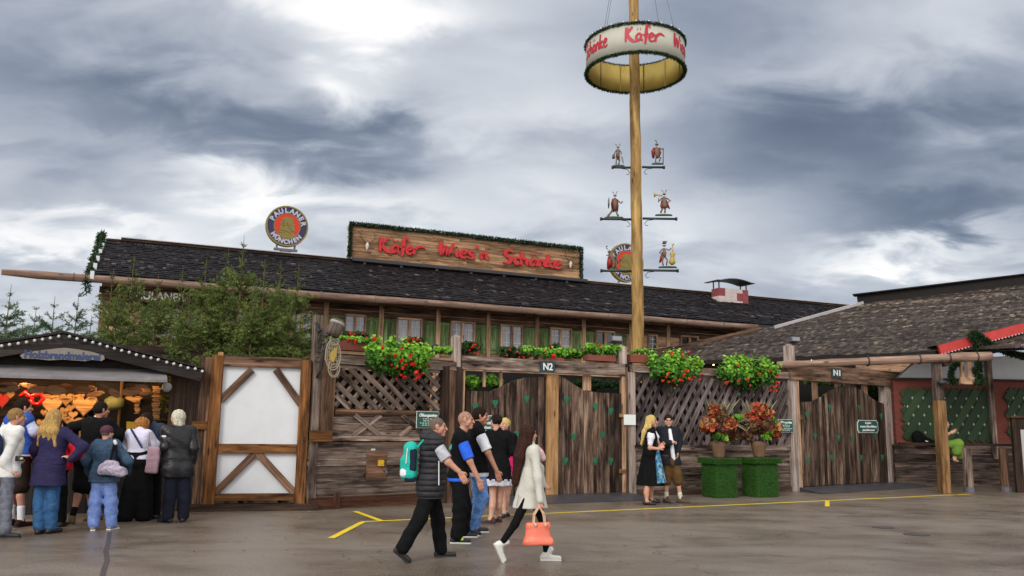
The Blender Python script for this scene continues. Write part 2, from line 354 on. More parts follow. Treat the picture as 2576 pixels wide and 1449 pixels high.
# ================= GROUND =================
def ground_mat():
    m,nt,b=newmat('wet_asphalt'); tc=nt.nodes.new('ShaderNodeTexCoord').outputs['Object']
    fine=tnoise(nt,tc,38,6,.78); big=tnoise(nt,mapping(nt,tc,(.22,.6,1)),1.0,5,.55,.4); mid=tnoise(nt,mapping(nt,tc,(.9,1.3,1),(5,3,1)),1.1,6,.6,.3)
    c=ramp(nt,fine,[(.32,C(.085,.069,.056)),(.5,C(.165,.136,.110)),(.68,C(.30,.255,.21))])
    w=ramp(nt,mth(nt,'ADD',mth(nt,'MULTIPLY',big,.6),mth(nt,'MULTIPLY',mid,.4)),[(.38,C(0,0,0)),(.62,C(1,1,1))])
    c=mixc(nt,1,c,mixc(nt,w,C(.78,.73,.69),C(1.15,1.14,1.12)),'MULTIPLY')
    # dark oily patches, stretched
    pt=ramp(nt,tnoise(nt,mapping(nt,tc,(.8,1.6,1),(2,7,0)),.8,4,.5,.2),[(.64,C(1,1,1)),(.72,C(.5,.48,.47))])
    c=mixc(nt,.8,c,pt,'MULTIPLY')
    ve=nt.nodes.new('ShaderNodeTexVoronoi'); ve.feature='DISTANCE_TO_EDGE'; ve.inputs['Scale'].default_value=.33
    wv=nt.nodes.new('ShaderNodeVectorMath'); wv.operation='ADD'; nz=nt.nodes.new('ShaderNodeTexNoise'); nz.inputs['Scale'].default_value=1.3; nz.inputs['Detail'].default_value=6; nt.links.new(tc,nz.inputs['Vector']); nt.links.new(tc,wv.inputs[0]); nt.links.new(nz.outputs['Color'],wv.inputs[1]); nt.links.new(wv.outputs[0],ve.inputs['Vector'])
    c=mixc(nt,.45,c,ramp(nt,ve.outputs['Distance'],[(.0,C(.3,.28,.27)),(.006,C(1,1,1))]),'MULTIPLY')
    nt.links.new(c,b.inputs['Base Color'])
    r=ramp(nt,mth(nt,'ADD',mth(nt,'MULTIPLY',big,.5),mth(nt,'MULTIPLY',mid,.5)),[(.38,C(.24,.24,.24)),(.58,C(.48,.48,.48))])
    nt.links.new(r,b.inputs['Roughness']); b.inputs['Specular IOR Level'].default_value=.5
    bump(nt,b,fine,.35,.006); return m
mb=MB(); n=40
mb.add([(-260,-60,0),(260,-60,0),(260,420,0),(-260,420,0)],[(0,1,2,3)])
tag(mb.build('ground',ground_mat()),kind='structure')
M_YEL=plain('worn_yellow_road_paint',C(.74,.55,.02),.6,.25,25)
def gline(mb,a,b,w,z=.004):
    A=G(*a,z);B=G(*b,z); d=(B-A).normalized(); s=Vector((-d.y,d.x,0))*w/2
    mb.add([list(A-s),list(B-s),list(B+s),list(A+s)],[(0,1,2,3)])
mb=MB(); gline(mb,(908,1312.5),(2440,1243),.10); gline(mb,(893,1286),(962,1311),.1,.008); gline(mb,(832,1354),(912,1313),.1,.008); gline(mb,(2081,1260),(2081,1274),.09,.008)
tag(mb.build('road_marking',M_YEL),kind='structure')
M_YEL2=plain('faded_yellow_road_paint',C(.28,.21,.06),.65,.35,25)
mb=MB(); gline(mb,(2400,1244),(2535,1258),.06,.008); tag(mb.build('faded_road_marking',M_YEL2),kind='structure')
mb=MB(); M_TAR=plain('tar_seam',C(.06,.05,.052),.6,.3,20)
pts=[(276,1338),(272,1365),(266,1385),(270,1410),(262,1430),(258,1449),(250,1475)]
for a,b in zip(pts,pts[1:]): gline(mb,a,b,.055)
tag(mb.build('tar_seam',M_TAR),kind='structure')
for (x,y,w) in ((2222,1326,.20),(2307,1344,.2)):
    mb=MB(); c=G(x,y,.006); V=[(c.x+w*math.cos(t)*R.uniform(.8,1.1),c.y+w*1.0*math.sin(t)*R.uniform(.7,1.1),.006) for t in np.linspace(0,2*math.pi,16,endpoint=False)]
    mb.add(V,[tuple(range(16))]); tag(mb.build('asphalt_patch',M_TAR),kind='structure')

# ================= shared builders =================
def rc(fr,x0,y0,x1,y1,d=0):
    ym=(y0+y1)/2; xm=(x0+x1)/2
    a=fr.uv(x0,ym,d)[0]; b=fr.uv(x1,ym,d)[0]; t=fr.uv(xm,y0,d)[1]; u=fr.uv(xm,y1,d)[1]
    return a,b,u,t      # xa,xb,z0,z1
def bx(mb,fr,x0,y0,x1,y1,d0,d1,ax=None,tone=None,mi=0,j=0.,toground=False):
    a,b,z0,z1=rc(fr,x0,y0,x1,y1,min(d0,d1))
    if toground: z0=0
    mb.box((a,min(d0,d1),z0),(b,max(d0,d1),z1),ax,tone,mi,j); return a,b,z0,z1
def boards_h(mb,xa,xb,z0,z1,y0,y1,h,jit=.012,mi=0):
    z=z0
    while z<z1-.02:
        hh=min(h*R.uniform(.85,1.15),z1-z); mb.box((xa,y0+R.uniform(-jit,jit),z+.004),(xb,y1,z+hh-.004),0,None,mi,.003); z+=hh
def boards_v(mb,xa,xb,z0,z1,y0,y1,w,jit=.012,mi=0,topf=None):
    x=xa
    while x<xb-.02:
        ww=min(w*R.uniform(.8,1.2),xb-x); dy=R.uniform(-jit,jit)
        if topf:
            k=4; xs=[x+.003+(ww-.006)*i/k for i in range(k+1)]
            mb.prism([(x+.003,z0),(x+ww-.003,z0)]+[(q,topf(q)) for q in reversed(xs)],y0+dy,y1,None,mi,2)
        else: mb.box((x+.003,y0+dy,z0),(x+ww-.003,y1,z1),2,None,mi,.003)
        x+=ww
def slat(mb,x0,x1,z0,z1,c,ang,w,y0,y1,tone=None):
    """slat through rectangle: direction ang, offset c along the perpendicular"""
    d=(math.cos(ang),math.sin(ang)); n=(-d[1],d[0]); p=(n[0]*c+(x0+x1)/2,n[1]*c+(z0+z1)/2)
    t0,t1=-99,99
    for o,k,lo,hi in ((p[0],d[0],x0,x1),(p[1],d[1],z0,z1)):
        if abs(k)<1e-6: continue
        a,b=(lo-o)/k,(hi-o)/k
        t0=max(t0,min(a,b)); t1=min(t1,max(a,b))
    if t1-t0<.08: return
    a=(p[0]+d[0]*t0,(y0+y1)/2,p[1]+d[1]*t0); b=(p[0]+d[0]*t1,(y0+y1)/2,p[1]+d[1]*t1)
    mb.beam(a,b,abs(y1-y0),w,up=(n[0],0,n[1]),tone=tone)
def lattice(mb,x0,x1,z0,z1,sp,ang1,ang2,w,y):
    L=max(x1-x0,z1-z0)
    for k,(ang,dy) in enumerate(((ang1,0),(ang2,.03))):
        c=-L
        while c<L: slat(mb,x0,x1,z0,z1,c+R.uniform(-.01,.01),ang+R.uniform(-.015,.015),w*R.uniform(.9,1.1),y+dy,y+dy+.026); c+=sp
def shingles(name,P0,ux,us,W,Ls,row,wid,mat,parent,inside=None,th=.03,gap=.0,seed=1):
    rg=np.random.default_rng(seed); n=ux.cross(us).normalized()
    if n.z<0: n=-n
    ux=np.array(ux);us=np.array(us);nn=np.array(n);P0=np.array(P0)
    V=[];T=[]
    nr=int(Ls/row)+1
    for r in range(nr):
        x=-rg.random()*wid; rt=rg.normal(0,.10)
        while x<W:
            w=wid*rg.uniform(.6,1.35); s=r*row+rg.normal(0,.015); L=row*1.25
            if (inside is None or inside(x+w/2,s+row*.5)):
                a,b=max(x,0),min(x+w-.006,W)
                lift=th*rg.uniform(.7,1.7); dz=[.0,lift]
                q=[]
                for (xx,ss,hh) in ((a,s,0),(b,s,0),(b,s+L,-.01),(a,s+L,-.01),(a,s+rg.normal(0,.008),lift),(b,s+rg.normal(0,.008),lift),(b,s+L,.012),(a,s+L,.012)):
                    q.append(P0+ux*xx+us*ss+nn*hh)
                V.append(q); T.append(min(1,max(0,rg.beta(3,3.6)+rt)))
            x+=w
    V=np.array(V); m=len(V); base=(np.arange(m)*8)[:,None,None]
    f=np.array([(4,5,6,7),(0,1,5,4),(0,4,7,3),(1,2,6,5)])[None]
    F=(base+f).reshape(-1,4)
    return npmesh(name,V.reshape(-1,3),F,mat,parent,tone=np.repeat(np.array(T),8),smooth=False)
def roofmat(name,stops):
    m,nt,b=newmat(name); tc=nt.nodes.new('ShaderNodeTexCoord').outputs['Object']; t=attr(nt,'tone','Fac')
    g=tnoise(nt,mapping(nt,tc,(9,3,3)),2.5,5,.65); g2=tnoise(nt,tc,.6,4,.6)
    f=mth(nt,'ADD',mth(nt,'MULTIPLY',t,.55),mth(nt,'ADD',mth(nt,'MULTIPLY',g,.35),mth(nt,'MULTIPLY',g2,.2)))
    nt.links.new(ramp(nt,f,stops),b.inputs['Base Color']); b.inputs['Roughness'].default_value=.75; b.inputs['Specular IOR Level'].default_value=.14
    bump(nt,b,g,.5,.015); return m
ROOF1=roofmat('dark_wet_shingles',[(.3,C(.004,.003,.004)),(.55,C(.011,.009,.011)),(.72,C(.025,.021,.024)),(.88,C(.16,.14,.13))])
ROOF2=roofmat('brown_grey_shingles',[(.25,C(.014,.010,.009)),(.48,C(.043,.033,.028)),(.66,C(.09,.070,.058)),(.85,C(.26,.2,.15))])
NEED=toned('fir_garland_needles',[(0,C(.006,.016,.006)),(.5,C(.015,.04,.012)),(1,C(.035,.08,.024))],.7,.15)
def garland_into(acc,path,r,dens,seed,nl=.05):
    """tufts of needles round a path; acc: list of (V,T)"""
    rg=np.random.default_rng(seed); P=[np.array(p,float) for p in path]
    for a,b in zip(P,P[1:]):
        L=np.linalg.norm(b-a); k=max(2,int(L*dens)); t=rg.random((k,1)); c=a+(b-a)*t
        o=rg.normal(size=(k,3)); o/=np.linalg.norm(o,axis=1,keepdims=True); c=c+o*r*rg.random((k,1))**.5
        d=o+rg.normal(size=(k,3))*.5; d/=np.linalg.norm(d,axis=1,keepdims=True)
        s=np.cross(d,rg.normal(size=(k,3))); s/=np.linalg.norm(s,axis=1,keepdims=True)
        l=nl*rg.uniform(.6,1.4,(k,1)); w=nl*.22
        acc.append((np.stack([c-s*w,c+s*w,c+d*l+s*w*.3,c+d*l-s*w*.3],1).reshape(-1,3),np.repeat(rg.random(k),4)))
def acc_build(acc,name,mat,parent=None,fr=WORLD,off=(0,0,0)):
    V=np.concatenate([a[0] for a in acc]); T=np.concatenate([a[1] for a in acc]); F=np.arange(len(V)).reshape(-1,4)
    return npmesh(name,V,F,mat,parent,off=off,tone=T,smooth=False,fr=fr)
def garland(name,path,r,dens,seed,parent=None,fr=WORLD,nl=.05,off=None):
    acc=[]; garland_into(acc,path,r,dens,seed,nl)
    return acc_build(acc,name,NEED,parent,fr,off if off is not None else tuple(path[0]))

# ================= MAIN BUILDING =================
FB=Fr((-3.9,25.),ang=math.atan(.446))
ze=(FB.uv(818,733)[1]+FB.uv(1572,790)[1])/2; RD=5.0
zr=(FB.uv(320,605,RD)[1]+FB.uv(2140,776,RD)[1])/2
xl=FB.uv(238,700)[0]; xr=FB.uv(2200,782,5.0)[0]; WD=.85
tavern=thing('tavern_building','long timber beer hall with dark shingle roof and green shuttered windows behind the fence','building',FB,(xl,0,0))
us=Vector((0,RD,zr-ze)); Ls=us.length; us.normalize()
roof=shingles('roof',(xl,0,ze),Vector((1,0,0)),us,xr-xl,Ls,.27,.13,ROOF1,tavern,seed=3)
mb=MB(); mb.add([(xl,0.05,ze-.05),(xr,0.05,ze-.05),(xr,RD,zr-.06),(xl,RD,zr-.06),(xr,2*RD,ze),(xl,2*RD,ze)],[(0,1,2,3),(3,2,4,5)]); mb.build('roof_deck',M_DARKIN,roof)
xs0=FB.uv(305,603,RD)[0]
mb=MB(); mb.box((xl,RD-.12,zr-.03),(xs0,RD+.1,zr+.04)); mb.box((xs0,RD-.14,zr+.0),(xr,RD+.1,zr+.09)); mb.build('ridge_board',W_DARK,roof)
M_FLASH=plain('pale_ridge_flashing',C(.45,.42,.42),.4,.15,10)
mb=MB(); mb.box((xs0,RD-.18,zr+.09),(xr,RD+.12,zr+.115)); mb.build('ridge_flashing',M_FLASH,roof)
mb=MB(); mb.box((xl,-.03,ze-.12),(xr,.05,ze-.02)); mb.build('fascia',M_BLACKM,roof)
# log gutter, reaching past the left gable
zg=(FB.uv(189,695,-.15)[1]+FB.uv(1572,801,-.15)[1])/2
a=FB.uv(5,681,-.15)[0]; b=FB.uv(1905,823,-.15)[0]; pts=[];rad=[]
k=30
for i in range(k+1):
    x=a+(b-a)*i/k; pts.append((x,-.15,zg+math.sin(x*.9)*.012)); rad.append(.075 if i==0 else .105+.006*math.sin(i*1.7))
mb=MB(); mb.tube(pts,rad,12,wob=.02)
gut=mb.build('log_gutter',W_LOG,tavern,smooth=True)
for i in range(2,k,2):
    mb=MB(); x=pts[i][0]; mb.tube([(x,-.15,zg),(x+.025,-.15,zg)],.118,12); mb.build('gutter_strap',M_GREYM,gut)
# walls
mb=MB(); boards_h(mb,xl+.15,xr,0,ze-.1,WD,WD+.1,.24)
mb.build('wall',W_FAC,tavern)
mb=MB(); mb.box((xl+.15,WD+.12,0),(xr,2*RD-1,ze-.3)); mb.prism([(0,0)],0,0) if 0 else None; mb.build('inner_wall',M_DARKIN,tavern)
mb=MB(); mb.add([(xl+.16,WD,ze-.35),(xl+.16,2*RD-WD,ze-.35),(xl+.16,RD,zr-.1)],[(0,1,2)]); mb.build('gable_wall',W_DARK,tavern)
mb=MB(); zb=FB.uv(1100,803,WD)[1]; mb.box((xl+.1,WD-.06,zb-.09),(xr,WD-.003,zb+.09)); mb.box((xl+.1,WD-.05,ze-.38),(xr,WD-.003,ze-.2))
mb.build('wall_beam',W_BROWN,tavern)
for px,py in ((640,800),(818,810),(956,850),(1099,860),(1226,865),(1348,870),(1466,875),(1585,880),(1679,850)):
    x=FB.uv(px,py,WD)[0]; mb=MB(); mb.box((x-.07,WD-.09,.5),(x+.07,WD-.004,ze-.15),2); mb.build('wall_post',W_TAN,tavern)
# windows
def pane_mat(name,col):
    m,nt,b=newmat(name); tc=nt.nodes.new('ShaderNodeTexCoord').outputs['Object']
    n=tnoise(nt,mapping(nt,tc,(3,1,.8)),2,3,.5); nt.links.new(ramp(nt,n,[(.35,tuple(x*.8 for x in col[:3])+(1,)),(.65,col)]),b.inputs['Base Color'])
    b.inputs['Roughness'].default_value=.12; b.inputs['Coat Weight'].default_value=.5; return m
PANE=pane_mat('curtained_window_glass',C(.27,.27,.30)); PANED=pane_mat('dark_open_window',C(.012,.012,.014))  # near-black panes stand for the shade inside open windows
M_BAR=plain('white_glazing_bar',C(.55,.55,.55),.5,.1,9)
def window(x0,x1,z0,z1,dark=False,double=True,shut=True,px=None):
    y=WD-.10; mb=MB(); t=.055
    mb.box((x0,y,z0),(x0+t,WD-.003,z1),2); mb.box((x1-t,y,z0),(x1,WD-.003,z1),2); mb.box((x0+t+.001,y,z1-t),(x1-t-.001,WD-.003,z1),0); mb.box((x0-.04,y-.04,z0-.05),(x1+.04,WD-.003,z0-.001),0)
    xm=(x0+x1)/2
    if double: mb.box((xm-t*.6,y-.01,z0),(xm+t*.6,WD-.003,z1-t-.001),2)
    w=mb.build('window',W_TAN,tavern)
    mb=MB(); mb.box((x0+t+.001,WD-.03,z0),(x1-t-.001,WD-.004,z1-t-.001)); mb.build('pane',PANED if dark else PANE,w)
    if not (dark and double):
        mb=MB()
        cells=((x0+t,xm-t*.6),(xm+t*.6,x1-t)) if double else ((x0+t,x1-t),)
        for (a,b) in cells:
            c=(a+b)/2; mb.box((c-.009,WD-.05,z0+.002),(c+.009,WD-.032,z1-t-.003),2)
            for q in ((.38,.72) if not dark else (.25,.5,.75)): zz=z0+(z1-z0)*q; mb.box((a+.002,WD-.049,zz-.009),(b-.002,WD-.033,zz+.009),0)
        mb.build('glazing_bars',M_BAR,w)
    if shut:
        for s,(a,b) in ((-1,(x0-.50,x0-.02)),(1,(x1+.02,x1+.50))):
            mb=MB(); boards_v(mb,a,b,z0-.02,z1+.02,WD-.045,WD-.004,.12,.004)
            o=mb.build('shutter',W_SHUT,tavern)
            for zz in (z0+.13,z1-.13): mb=MB(); mb.box((a,WD-.07,zz-.03),(b,WD-.05,zz+.03),0); mb.build('shutter_rail',W_SHUT,o)
wz1=FB.uv(1028,800,WD)[1]; wz1=(wz1+FB.uv(1285,818,WD)[1])/2; wz0=wz1-.98
for i,(a,b,dk) in enumerate(((400,455,0),(560,618,0),(730,785,0),(863,919,0),(995,1061,0),(1130,1193,0),(1257,1314,0),(1380,1436,0),(1495,1544,1))):
    window(FB.uv(a,835,WD)[0],FB.uv(b,835,WD)[0],wz0,wz1,bool(dk))
x0,x1,z0,z1=rc(FB,1627,842,1651,889,WD); window(x0,x1,z0,z1,True,False,False)
x0,x1,z0,z1=rc(FB,1709,845,1754,868,WD); window(x0,x1,z0,z1,True,True,False)
# left gable garland and white verge blocks
mb=MB()
for i in range(6):
    t=i/5; y=RD*t-.05; z=ze+(zr-ze)*t-.02; mb.box((xl-.10,y-.2,z-.16),(xl-.01,y+.12,z+.06))
mb.build('verge_board',M_WHITE,tavern)
pth=[(xl-.14,RD+.1,zr+.22),(xl-.15,RD*.6,ze+(zr-ze)*.6),(xl-.15,RD*.3,ze+(zr-ze)*.3-.1),(xl-.14,-.2,ze-.2),(xl-.14,-.25,ze-.55)]
garland('garland',pth,.10,300,5,tavern,FB,.09)
# roof debris strips (pale twisted strips on the shingles)
# chimney
mb=MB(); CY=3.6; cx0=FB.uv(1809,750,CY)[0]; cx1=FB.uv(1882,750,CY)[0]; zt=FB.uv(1845,727,CY)[1]; zbt=ze+(zr-ze)*(CY-.3)/RD-.3
M_BRR=plain('weathered_red_brick',C(.22,.05,.05),.8,.4,18); M_BRW=plain('pale_brick',C(.5,.42,.40),.8,.2,18)
nrow=6; dz=(zt-zbt)/nrow
for r in range(nrow):
    nb=5
    for c in range(nb):
        w=(cx1-cx0)/nb; a=cx0+c*w; mb.box((a+.003,CY-.02,zbt+r*dz+.003),(a+w-.003,CY+.5,zbt+(r+1)*dz-.003),0,None,0 if (c in (0,4) and R.random()<.7) or R.random()<.12 else 1)
mb.box((cx0+.01,CY-.01,zbt),(cx1-.01,CY+.49,zt-.001),0,.5,1)
ch=mb.build('chimney',[M_BRR,M_BRW],roof)
mb=MB(); 
for x in (cx0+.05,cx1-.05):
    for y in (CY+.05,CY+.42): mb.box((x-.02,y-.02,zt),(x+.02,y+.02,zt+.3),2)
xm=(cx0+cx1)/2; hw=FB.uv(1891,705,CY)[0]-xm; prev=None; nseg=10
for i in range(nseg):
    u0=-1+2*i/nseg;u1=-1+2*(i+1)/nseg; f=lambda u: zt+.42-.17*u*u+(.05 if abs(u)>.85 else 0)
    mb.add([(xm+hw*u0,CY-.2,f(u0)),(xm+hw*u1,CY-.2,f(u1)),(xm+hw*u1,CY+.7,f(u1)),(xm+hw*u0,CY+.7,f(u0)),(xm+hw*u0,CY-.2,f(u0)-.03),(xm+hw*u1,CY-.2,f(u1)-.03),(xm+hw*u1,CY+.7,f(u1)-.03),(xm+hw*u0,CY+.7,f(u0)-.03)],
     [(0,1,2,3),(7,6,5,4),(0,4,5,1),(3,2,6,7),(1,5,6,2),(0,3,7,4)])
mb.build('chimney_cap',M_BLACKM,ch)
# under-eave brewery sign
x0,x1,z0,z1=rc(FB,313,731,476,761,.25)
t=thing('hanging_sign_board','dark red-brown board with pale serif brewery name under the eave behind the spruces','sign',FB,(x0,.25,z0))
mb=MB(); mb.box((x0,.25,z0),(x1,.31,z1)); mb.build('board',plain('dark_red_board',C(.09,.03,.02),.6,.2,8),t)
mb=MB(); addtext(mb,'PAULANER',(z1-z0)*.95,(x0+x1)/2,.244,(z0+z1)/2,.02,0,.006,width=(x1-x0)*.86); mb.build('lettering',M_SIGNW,t)

# ---- roof sign board ----
SD=RD-.25
def sb():
    xa=(FB.uv(880,600,SD)[0]); xb=FB.uv(1461,665,SD)[0]
    z1=(FB.uv(880,562,SD)[1]+FB.uv(1461,626,SD)[1])/2; z0=(FB.uv(880,648,SD)[1]+FB.uv(1461,700,SD)[1])/2
    t=thing('roof_sign_board','long plank sign with red script letters edged in fir garland, standing on the dark roof','sign',FB,(xa,SD,z0))
    M=wood('sign_plank_wood',C(.42,.26,.15),C(.30,.175,.095),C(.12,.065,.035),.55,.55)
    mb=MB(); z=z0
    while z<z1-.01:
        h=min(.125,z1-z); x=xa
        while x<xb-.01:
            L=min(R.uniform(.7,2.6),xb-x); mb.box((x,SD+R.uniform(-.008,.008),z+.003),(x+L-.004,SD+.1,z+h-.003),0,None); x+=L
        z+=h
    mb.build('board',M,t)
    mb=MB(); mb.box((xa-.03,SD+.1,z0),(xa+.02,SD+.5,z1)); mb.build('side_panel',M_WHITE,t)
    mb=MB(); mb.box((xa+.1,SD-.12,z0-.13),(xb+.25,SD-.01,z0-.02),0)
    for i in range(7): x=xa+(xb-xa)*(.06+.145*i); mb.box((x-.05,SD-.06,z0-.30),(x+.05,SD+.04,z0-.14),2)
    mb.build('support_beam',M_BLACKM,t)
    for p,sd in (([(xa-.02,SD-.05,z1+.0),((xa+xb)/2,SD-.05,z1+.02),(xb+.03,SD-.05,z1)],1),([(xa,SD-.05,z0),(xa,SD-.05,z1)],2),([(xb,SD-.05,z0),(xb,SD-.05,z1)],3)):
        garland('garland',p,.065,900,sd+10,t,FB,.06)
    H=.52
    for w,(px0,px1,py) in (('Käfer',(952,1055,636)),("Wies'n",(1103,1226,648)),('Schänke',(1262,1410,668))):
        a=FB.uv(px0,py,SD)[0]; b=FB.uv(px1,py,SD)[0]; zz=FB.uv((px0+px1)/2,py,SD)[1]; k=(b-a)/(brushw(w)*H)
        mb=MB(); brush(w,lambda x,z,d:(a+x*k,SD-.03-d,zz+z-.02),H,.06,mb); mb.build('lettering',M_RED,t)
    M_BONE=plain('pale_bone',C(.55,.5,.42),.6,.1,20); M_ANT=plain('brown_antler',C(.12,.07,.045),.5,.2,20)
    for px,py,lab in ((922,617,'deer skull with antlers at the left end of the roof sign board'),(1432,663,'deer skull with antlers at the right end of the roof sign board')):
        x,z=FB.uv(px,py,SD); k=thing('deer_skull',lab,'deer skull',FB,(x,SD,z),'deer skulls on the roof sign')
        mb=MB(); mb.tube([(x,SD-.09,z+.06),(x,SD-.12,z-.02),(x,SD-.12,z-.16),(x,SD-.1,z-.22)],[.05,.07,.04,.025],8); mb.build('skull',M_BONE,k,smooth=True)
        for s in (-1,1):
            mb=MB(); mb.tube([(x+s*.03,SD-.1,z+.04),(x+s*.12,SD-.14,z+.10),(x+s*.25,SD-.2,z+.22),(x+s*.24,SD-.2,z+.40),(x+s*.16,SD-.18,z+.55)],[.024,.022,.02,.016,.008],6)
            for q in ((.12,.10,.10,.02),(.25,.22,.36,.30),(.245,.33,.36,.44),(.22,.44,.30,.56)): mb.tube([(x+s*q[0],SD-.15,z+q[1]),(x+s*q[2],SD-.22,z+q[3])],[.015,.006],5)
            mb.build('antler',M_ANT,k,smooth=True)
sb()
# ---- round brewery signs ----
M_GOLD=plain('gold_sign_paint',C(.20,.155,.03),.5,.12,6,bmp=0); M_NAVY=plain('navy_sign_paint',C(.022,.018,.075),.5,.15,6,bmp=0); M_ORED=plain('orange_red_sign_paint',C(.55,.025,.010),.5,.08,6,bmp=0)
M_LINE=plain('dark_line_paint',C(.05,.04,.015),.6,.1,6,bmp=0); M_TEXT=plain('pale_lilac_letters',C(.42,.41,.50),.5,.05,6,bmp=0)
def medallion(px,py,rpx,d,label,tilt=0):
    x,z=FB.uv(px,py,d); x2=FB.uv(px+rpx,py,d)[0]; r=x2-x
    t=thing('round_sign',label,'sign',FB,(x,d,z-r),'round brewery signs on the roof')
    def ringp(r0,r1,y0,y1,mat,name,n=56):
        mb=MB(); V=[];Fq=[]
        for i in range(n):
            a=2*math.pi*i/n; c,s=math.cos(a),math.sin(a); V+=[(x+c*r0,y0,z+s*r0),(x+c*r1,y0,z+s*r1),(x+c*r1,y1,z+s*r1),(x+c*r0,y1,z+s*r0)]
        for i in range(n):
            j=(i+1)%n
            for q in range(4): Fq.append((i*4+q,i*4+(q+1)%4,j*4+(q+1)%4,j*4+q))
        mb.add(V,Fq); return mb.build(name,mat,t)
    def disc(r0,y,mat,name,th=.01):
        mb=MB(); mb.prism([(x+math.cos(a)*r0,z+math.sin(a)*r0) for a in np.linspace(0,2*math.pi,56,endpoint=False)],y,y+th); return mb.build(name,mat,t)
    ringp(r*.925,r,d-.03,d+.16,M_GOLD,'rim'); disc(r*.925,d+.001,M_NAVY,'navy_face',.12)
    ringp(r*.60,r*.64,d-.012,d+.0005,M_GOLD,'inner_ring'); disc(r*.60,d-.006,M_ORED,'red_face',.006)
    cpt=lambda p:(x+(p[0]-582)/500*r,z-(p[1]-612)/500*r*1.04)
    mb=MB()
    mb.prism([cpt(p) for p in [(440,625),(420,570),(435,510),(460,480),(475,430),(520,400),(590,392),(650,400),(720,425),(740,450),(725,500),(735,540),(768,578),(745,600),(752,640),(760,670),(778,712),(770,742),(720,722),(680,735),(600,700),(500,645)]],d-.014,d-.0065)
    mb.prism([cpt(p) for p in [(385,600),(440,630),(500,650),(600,690),(700,750),(800,818),(765,850),(710,885),(640,903),(560,905),(480,885),(415,835),(375,785),(398,710)]],d-.0135,d-.0065)
    port=mb.build('portrait',M_GOLD,t); mb=MB()
    for L,w in (([(420,715),(520,725),(600,745),(690,782)],9),([(395,790),(450,770),(520,765)],5),([(690,535),(705,528),(722,530)],7),([(690,462),(725,470)],6),([(600,560),(610,620),(640,670),(700,708),(760,735)],7),
      ([(475,470),(460,520),(480,560),(520,580)],7),([(510,450),(500,500),(530,560)],6),([(430,560),(470,600),(520,610),(560,590)],8),([(560,520),(585,540),(580,580),(595,600)],7),([(745,600),(725,600)],4),([(400,605),(410,700),(385,780)],5),([(640,560),(660,590),(655,620)],3)):
        for a,b in zip(L,L[1:]):
            A,B=cpt(a),cpt(b); mb.beam((A[0],d-.017,A[1]),(B[0],d-.017,B[1]),.004,w/500*r,up=(-(B[1]-A[1]),0,B[0]-A[0]))
    mb.build('portrait_lines',M_LINE,port)
    mb=MB()
    def arc(txt,a0,a1,rad,sz,flip):
        for i,c in enumerate(txt):
            a=math.radians(a0+(a1-a0)*i/(len(txt)-1)); addtext(mb,c,sz,x+math.cos(a)*rad,d-.008,z+math.sin(a)*rad,.014,0,.012,rot=a+(math.pi/2 if flip else -math.pi/2))
    arc('PAULANER',156,14,r*.765,r*.33,False); arc('MÜNCHEN',217,318,r*.775,r*.29,True)
    mb.build('lettering',M_TEXT,t)
    mb=MB(); 
    for s in (-1,1): mb.box((x+s*r*.42-.03,d+.03,z-r*1.12),(x+s*r*.42+.03,d+.1,z-r*.88),2)
    mb.box((x-r*.55,d+.0,z-r*1.2),(x+r*.55,d+.14,z-r*1.1),0); mb.box((x-r*.14,d+.01,z-r*1.42),(x+r*.14,d+.13,z-r*1.2),2); mb.box((x-r*.25,d+.02,z-r*1.25),(x+r*.25,d+.12,z-r*1.2),0)
    mb.build('bracket',M_GREYM,t)
medallion(722.5,569,53,RD-.1,'round navy, red and gold brewery sign standing clear on the left of the roof')
medallion(1576,661,42,RD-.1,'round navy, red and gold brewery sign half hidden behind the maypole')

# ================= RIGHT WING =================
BULB_=emit('eave_bulb_glow',C(1,.62,.28),9)
E1=Vector((11.6,22.5,3.67)); E0=Vector((6.16,27.1,3.67)); R0=Vector((12.6,30.1,6.2))
ue=(E1-E0).normalized(); pn=ue.cross(R0-E0).normalized()
if pn.z<0: pn=-pn
usl=pn.cross(ue).normalized()
if usl.z<0: usl=-usl
def onroof(px,py,h=0.):
    r=ray(px,py); o=Vector((0,0,CH)); t=((E0+pn*h)-o).dot(pn)/r.dot(pn); return o+r*t
O=E0-ue*4.0
def uv2(p): q=p-O; return (q.dot(ue),q.dot(usl))
poly=[uv2(onroof(*p)) for p in ((1560,908),(1640,884),(1905,826),(1950,823),(2169,763),(2300,748),(2576,716),(2900,680))]
umax=16.
poly=[(0,-.1)]+[(max(a,0.),b) for a,b in poly]+[(umax,poly[-1][1]),(umax,-.1)]
def inpoly(x,y):
    c=False;n=len(poly);j=n-1
    for i in range(n):
        if (poly[i][1]>y)!=(poly[j][1]>y) and x<(poly[j][0]-poly[i][0])*(y-poly[i][1])/(poly[j][1]-poly[i][1]+1e-12)+poly[i][0]: c=not c
        j=i
    return c
wing=thing('wing_building','low hall with a wide sloping weathered shingle roof on the right','building',WORLD,(8.,26.,0))
wr=shingles('roof',O,ue,usl,umax,max(p[1] for p in poly)+.3,.155,.11,ROOF2,wing,inpoly,th=.016,seed=8)
mb=MB(); nrm=pn*-.06; mb.add([list(O+ue*a+usl*max(b,0)+nrm) for a,b in poly],[tuple(range(len(poly)))]); mb.build('roof_deck',M_DARKIN,wr)
mb=MB(); A=onroof(2158,756,.1);B=onroof(2585,705,.1);Cc=onroof(2900,665,.1); mb.beam(A,B,.3,.30,j=.01); mb.beam(B,Cc,.3,.30)
mb.beam(A+Vector((-.15,0,.18)),B+Vector((0,0,.18)),.5,.04); mb.build('ridge_board',M_DARKIN,wr)
